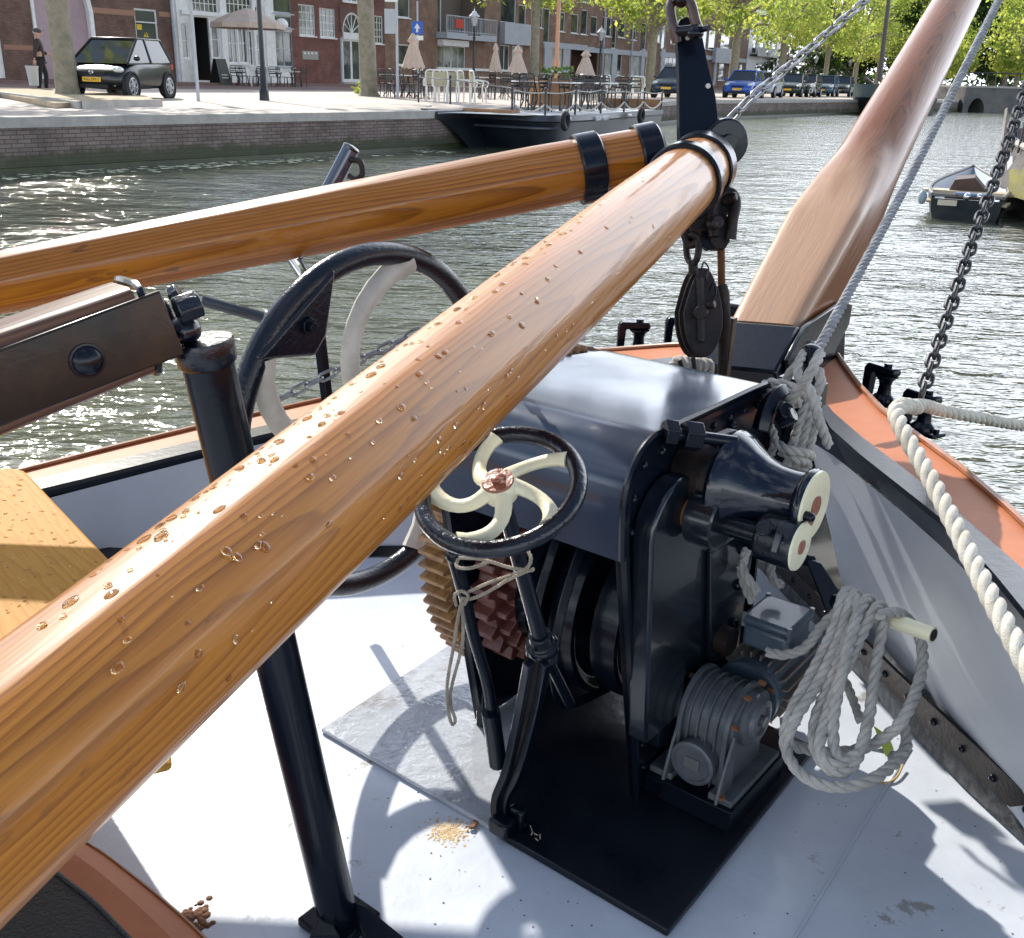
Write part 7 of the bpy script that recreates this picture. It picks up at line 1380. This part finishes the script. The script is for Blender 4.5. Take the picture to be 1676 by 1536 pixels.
# ================================================================= PEOPLE
def skin(name, pts, edges, rad, m, parent, sub=2):
    me = bpy.data.meshes.new(name); o0 = V(parent['_o']); me.from_pydata([tuple(V(p_)-o0) for p_ in pts], edges, []); o = bpy.data.objects.new(name, me); COL.objects.link(o); o.parent = parent; o['_o'] = parent['_o']
    md = o.modifiers.new('skin', 'SKIN'); md.use_smooth_shade = True
    for i, r_ in enumerate(rad): me.skin_vertices[0].data[i].radius = r_ if hasattr(r_, '__len__') else (r_, r_)
    me.skin_vertices[0].data[0].use_root = True
    s_ = o.modifiers.new('sub', 'SUBSURF'); s_.levels = s_.render_levels = sub
    me.materials.append(m); return o
def person(q, face, label, jacket, trousers, skinm, hairm, cap=None, arm_l=None, arm_r=None, h=1.74, stride=.12):
    """q: ground point, face: heading angle of the body"""
    t = thing('person', q, label, 'person'); s_ = h/1.74; F = V((cos(face), sin(face), 0)); R = V((F.y, -F.x, 0))
    def g(f, r_, z): return V(q)+F*f*s_+R*r_*s_+UP*z*s_
    al = arm_l or [(-.0, -.235, 1.16), (.06, -.25, .90)]; ar = arm_r or [(-.0, .235, 1.16), (.06, .25, .90)]
    J = [g(0, 0, .95), g(0, 0, 1.15), g(0, 0, 1.38), g(0, 0, 1.50), g(.01, 0, 1.56), g(.0, -.19, 1.40), g(*al[0]), g(*al[1]), g(0, .19, 1.40), g(*ar[0]), g(*ar[1]),
         g(0, -.09, .90), g(stride, -.10, .50), g(stride*.6, -.10, .09), g(stride*.6+.16, -.11, .04), g(0, .09, .90), g(-stride*.3, .10, .50), g(-stride, .10, .09), g(-stride+.16, .11, .04)]
    Ed = [(0, 1), (1, 2), (2, 3), (3, 4), (2, 5), (5, 6), (6, 7), (2, 8), (8, 9), (9, 10), (0, 11), (11, 12), (12, 13), (13, 14), (0, 15), (15, 16), (16, 17), (17, 18)]
    Rd = [(.13, .10), (.13, .10), (.14, .10), .055, .05, .06, .042, .028, .06, .042, .028, .085, .055, .04, .035, .085, .055, .04, .035]
    Rd = [tuple(x*s_ for x in r_) if hasattr(r_, '__len__') else r_*s_ for r_ in Rd]
    skin('body', J, Ed, Rd, skinm, t)
    k = 1.30; skin('jacket', [J[0], J[1], J[2], J[3], J[5], J[6], J[7].lerp(J[6], .12), J[8], J[9], J[10].lerp(J[9], .12), g(0, 0, .84)], [(0, 1), (1, 2), (2, 3), (2, 4), (4, 5), (5, 6), (2, 7), (7, 8), (8, 9), (0, 10)], [(.165*s_, .13*s_), (.165*s_, .13*s_), (.17*s_, .135*s_), .075*s_, .085*s_, .066*s_, .05*s_, .085*s_, .066*s_, .05*s_, (.165*s_, .13*s_)], jacket, t)
    skin('trousers', [g(0, 0, .93), J[11], J[12], J[13], J[15], J[16], J[17]], [(0, 1), (1, 2), (2, 3), (0, 4), (4, 5), (5, 6)], [(.14*s_, .11*s_), .10*s_, .075*s_, .062*s_, .10*s_, .075*s_, .062*s_], trousers, t)
    b = MB(); hc_ = g(.02, 0, 1.645); hx = (F, R, UP); b.ball(hc_, .105*s_, 16, 12, (.95, .76, 1.15), hx); b.ball(hc_+F*.10*s_-UP*.01, .022*s_, 8, 6, (1, .7, 1.3), hx); b.ball(hc_+R*.08*s_, .03*s_, 8, 6, (.6, .4, 1), hx); b.ball(hc_-R*.08*s_, .03*s_, 8, 6, (.6, .4, 1), hx); b.build('head', skinm, t)
    b = MB()
    for sg in (-1, 1): b.ball(hc_+F*.092*s_+R*sg*.032*s_+UP*.015, .010*s_, 6, 5, (1, 1, .6), hx)
    b.box(hc_+F*.094*s_-UP*.055*s_, (.012, .04, .008), (F, R, UP)); b.build('eyes', mt['blackm'], t)
    b = MB(); b.ball(hc_-F*.015*s_+UP*.03*s_, .112*s_, 14, 10, (.95, .82, 1.0), hx); b.build('hair', hairm, t)
    if cap: b = MB(); b.ball(hc_+UP*.05*s_, .122*s_, 14, 10, (1.0, .85, .75), hx); b.prism([hc_+F*.08*s_-R*.07*s_+UP*.06*s_, hc_+F*.19*s_-R*.05*s_+UP*.045*s_, hc_+F*.19*s_+R*.05*s_+UP*.045*s_, hc_+F*.08*s_+R*.07*s_+UP*.06*s_], UP*.012); b.build('cap', cap, t)
    for jj, ee in ((J[7], J[6]), (J[10], J[9])):
        d_ = (jj-ee).normalized(); b = MB(); b.ball(jj+d_*.05*s_, .045*s_, 8, 7, (.6, .9, 1.2), (R, F, UP))
        for i in range(4): f0 = jj+d_*.085*s_+F*(.022*i-.033)*s_; b.loft([f0, f0+d_*.035*s_, f0+d_*.06*s_+F*.01*s_], [.009*s_, .009*s_, .006*s_], 6)
        b.loft([jj+d_*.04*s_+F*.035*s_, jj+d_*.08*s_+F*.06*s_], [.011*s_, .008*s_], 6); b.build('hand', skinm, t)
    b = MB()
    for a_3 in (J[14], J[18]): b.ball(a_3-F*.05*s_+UP*.01, .06*s_, 10, 7, (2.3, .8, .75), (F, R, UP))
    b.build('shoes', mt['tyre'], t); return t
skm = M('skin_tone', (.48, .27, .19), .5); gh = M('grey_hair', (.32, .30, .28), .8)
q = P(72, 151, z=QZ); fa = atan2(FT.y, FT.x)*.0+.35
person(q, fa, 'person in a dark brown jacket and cap carrying a pale bin', M('brown_jacket', (.035, .022, .022), .8), M('black_trousers', (.012, .012, .014), .8), skm, gh, cap=M('dark_cap', (.06, .05, .05), .8), arm_l=[(-.02, -.24, 1.16), (.25, -.20, 1.06)], arm_r=[(-.08, .27, 1.15), (-.12, .30, .90)])
F = V((cos(fa), sin(fa), 0)); R = V((F.y, -F.x, 0)); qb_ = q-F*.22+R*.33; t = thing('waste_bin', qb_, 'pale grey plastic bin carried by the person in brown', 'bin')
b = MB(); b.lathe(qb_+UP*.18, UP, [(0, .13), (.50, .175), (.52, .19), (.55, .19), (.55, .16), (.06, .12), (.06, .001)], 22); b.build('tub', M('pale_grey_plastic', (.50, .50, .50), .5), t); b = MB(); b.loft(smoothpath([qb_+R*.17+UP*.70, qb_+UP*.82, qb_-R*.17+UP*.70], 5), .012, 6); b.build('handle', mt['blackm'], t)
q = P(940, 146, z=QZ); q = V((q.x, q.y, QZ)); qq = CAM+ray(941, 146)*((FP(fac(941, 100)[0], 0, 2.0).y)/ray(941, 146).y); q = FP(fac(941, 120)[0], QZ+.10, 1.0)
person(q, -1.9, 'person in a bright red top standing at the dark entrance', M('red_top', (.50, .01, .02), .7), M('navy_trousers', (.015, .018, .03), .8), skm, gh, h=1.8)
for o in bpy.data.objects:
    if '_o' in o.keys(): del o['_o']
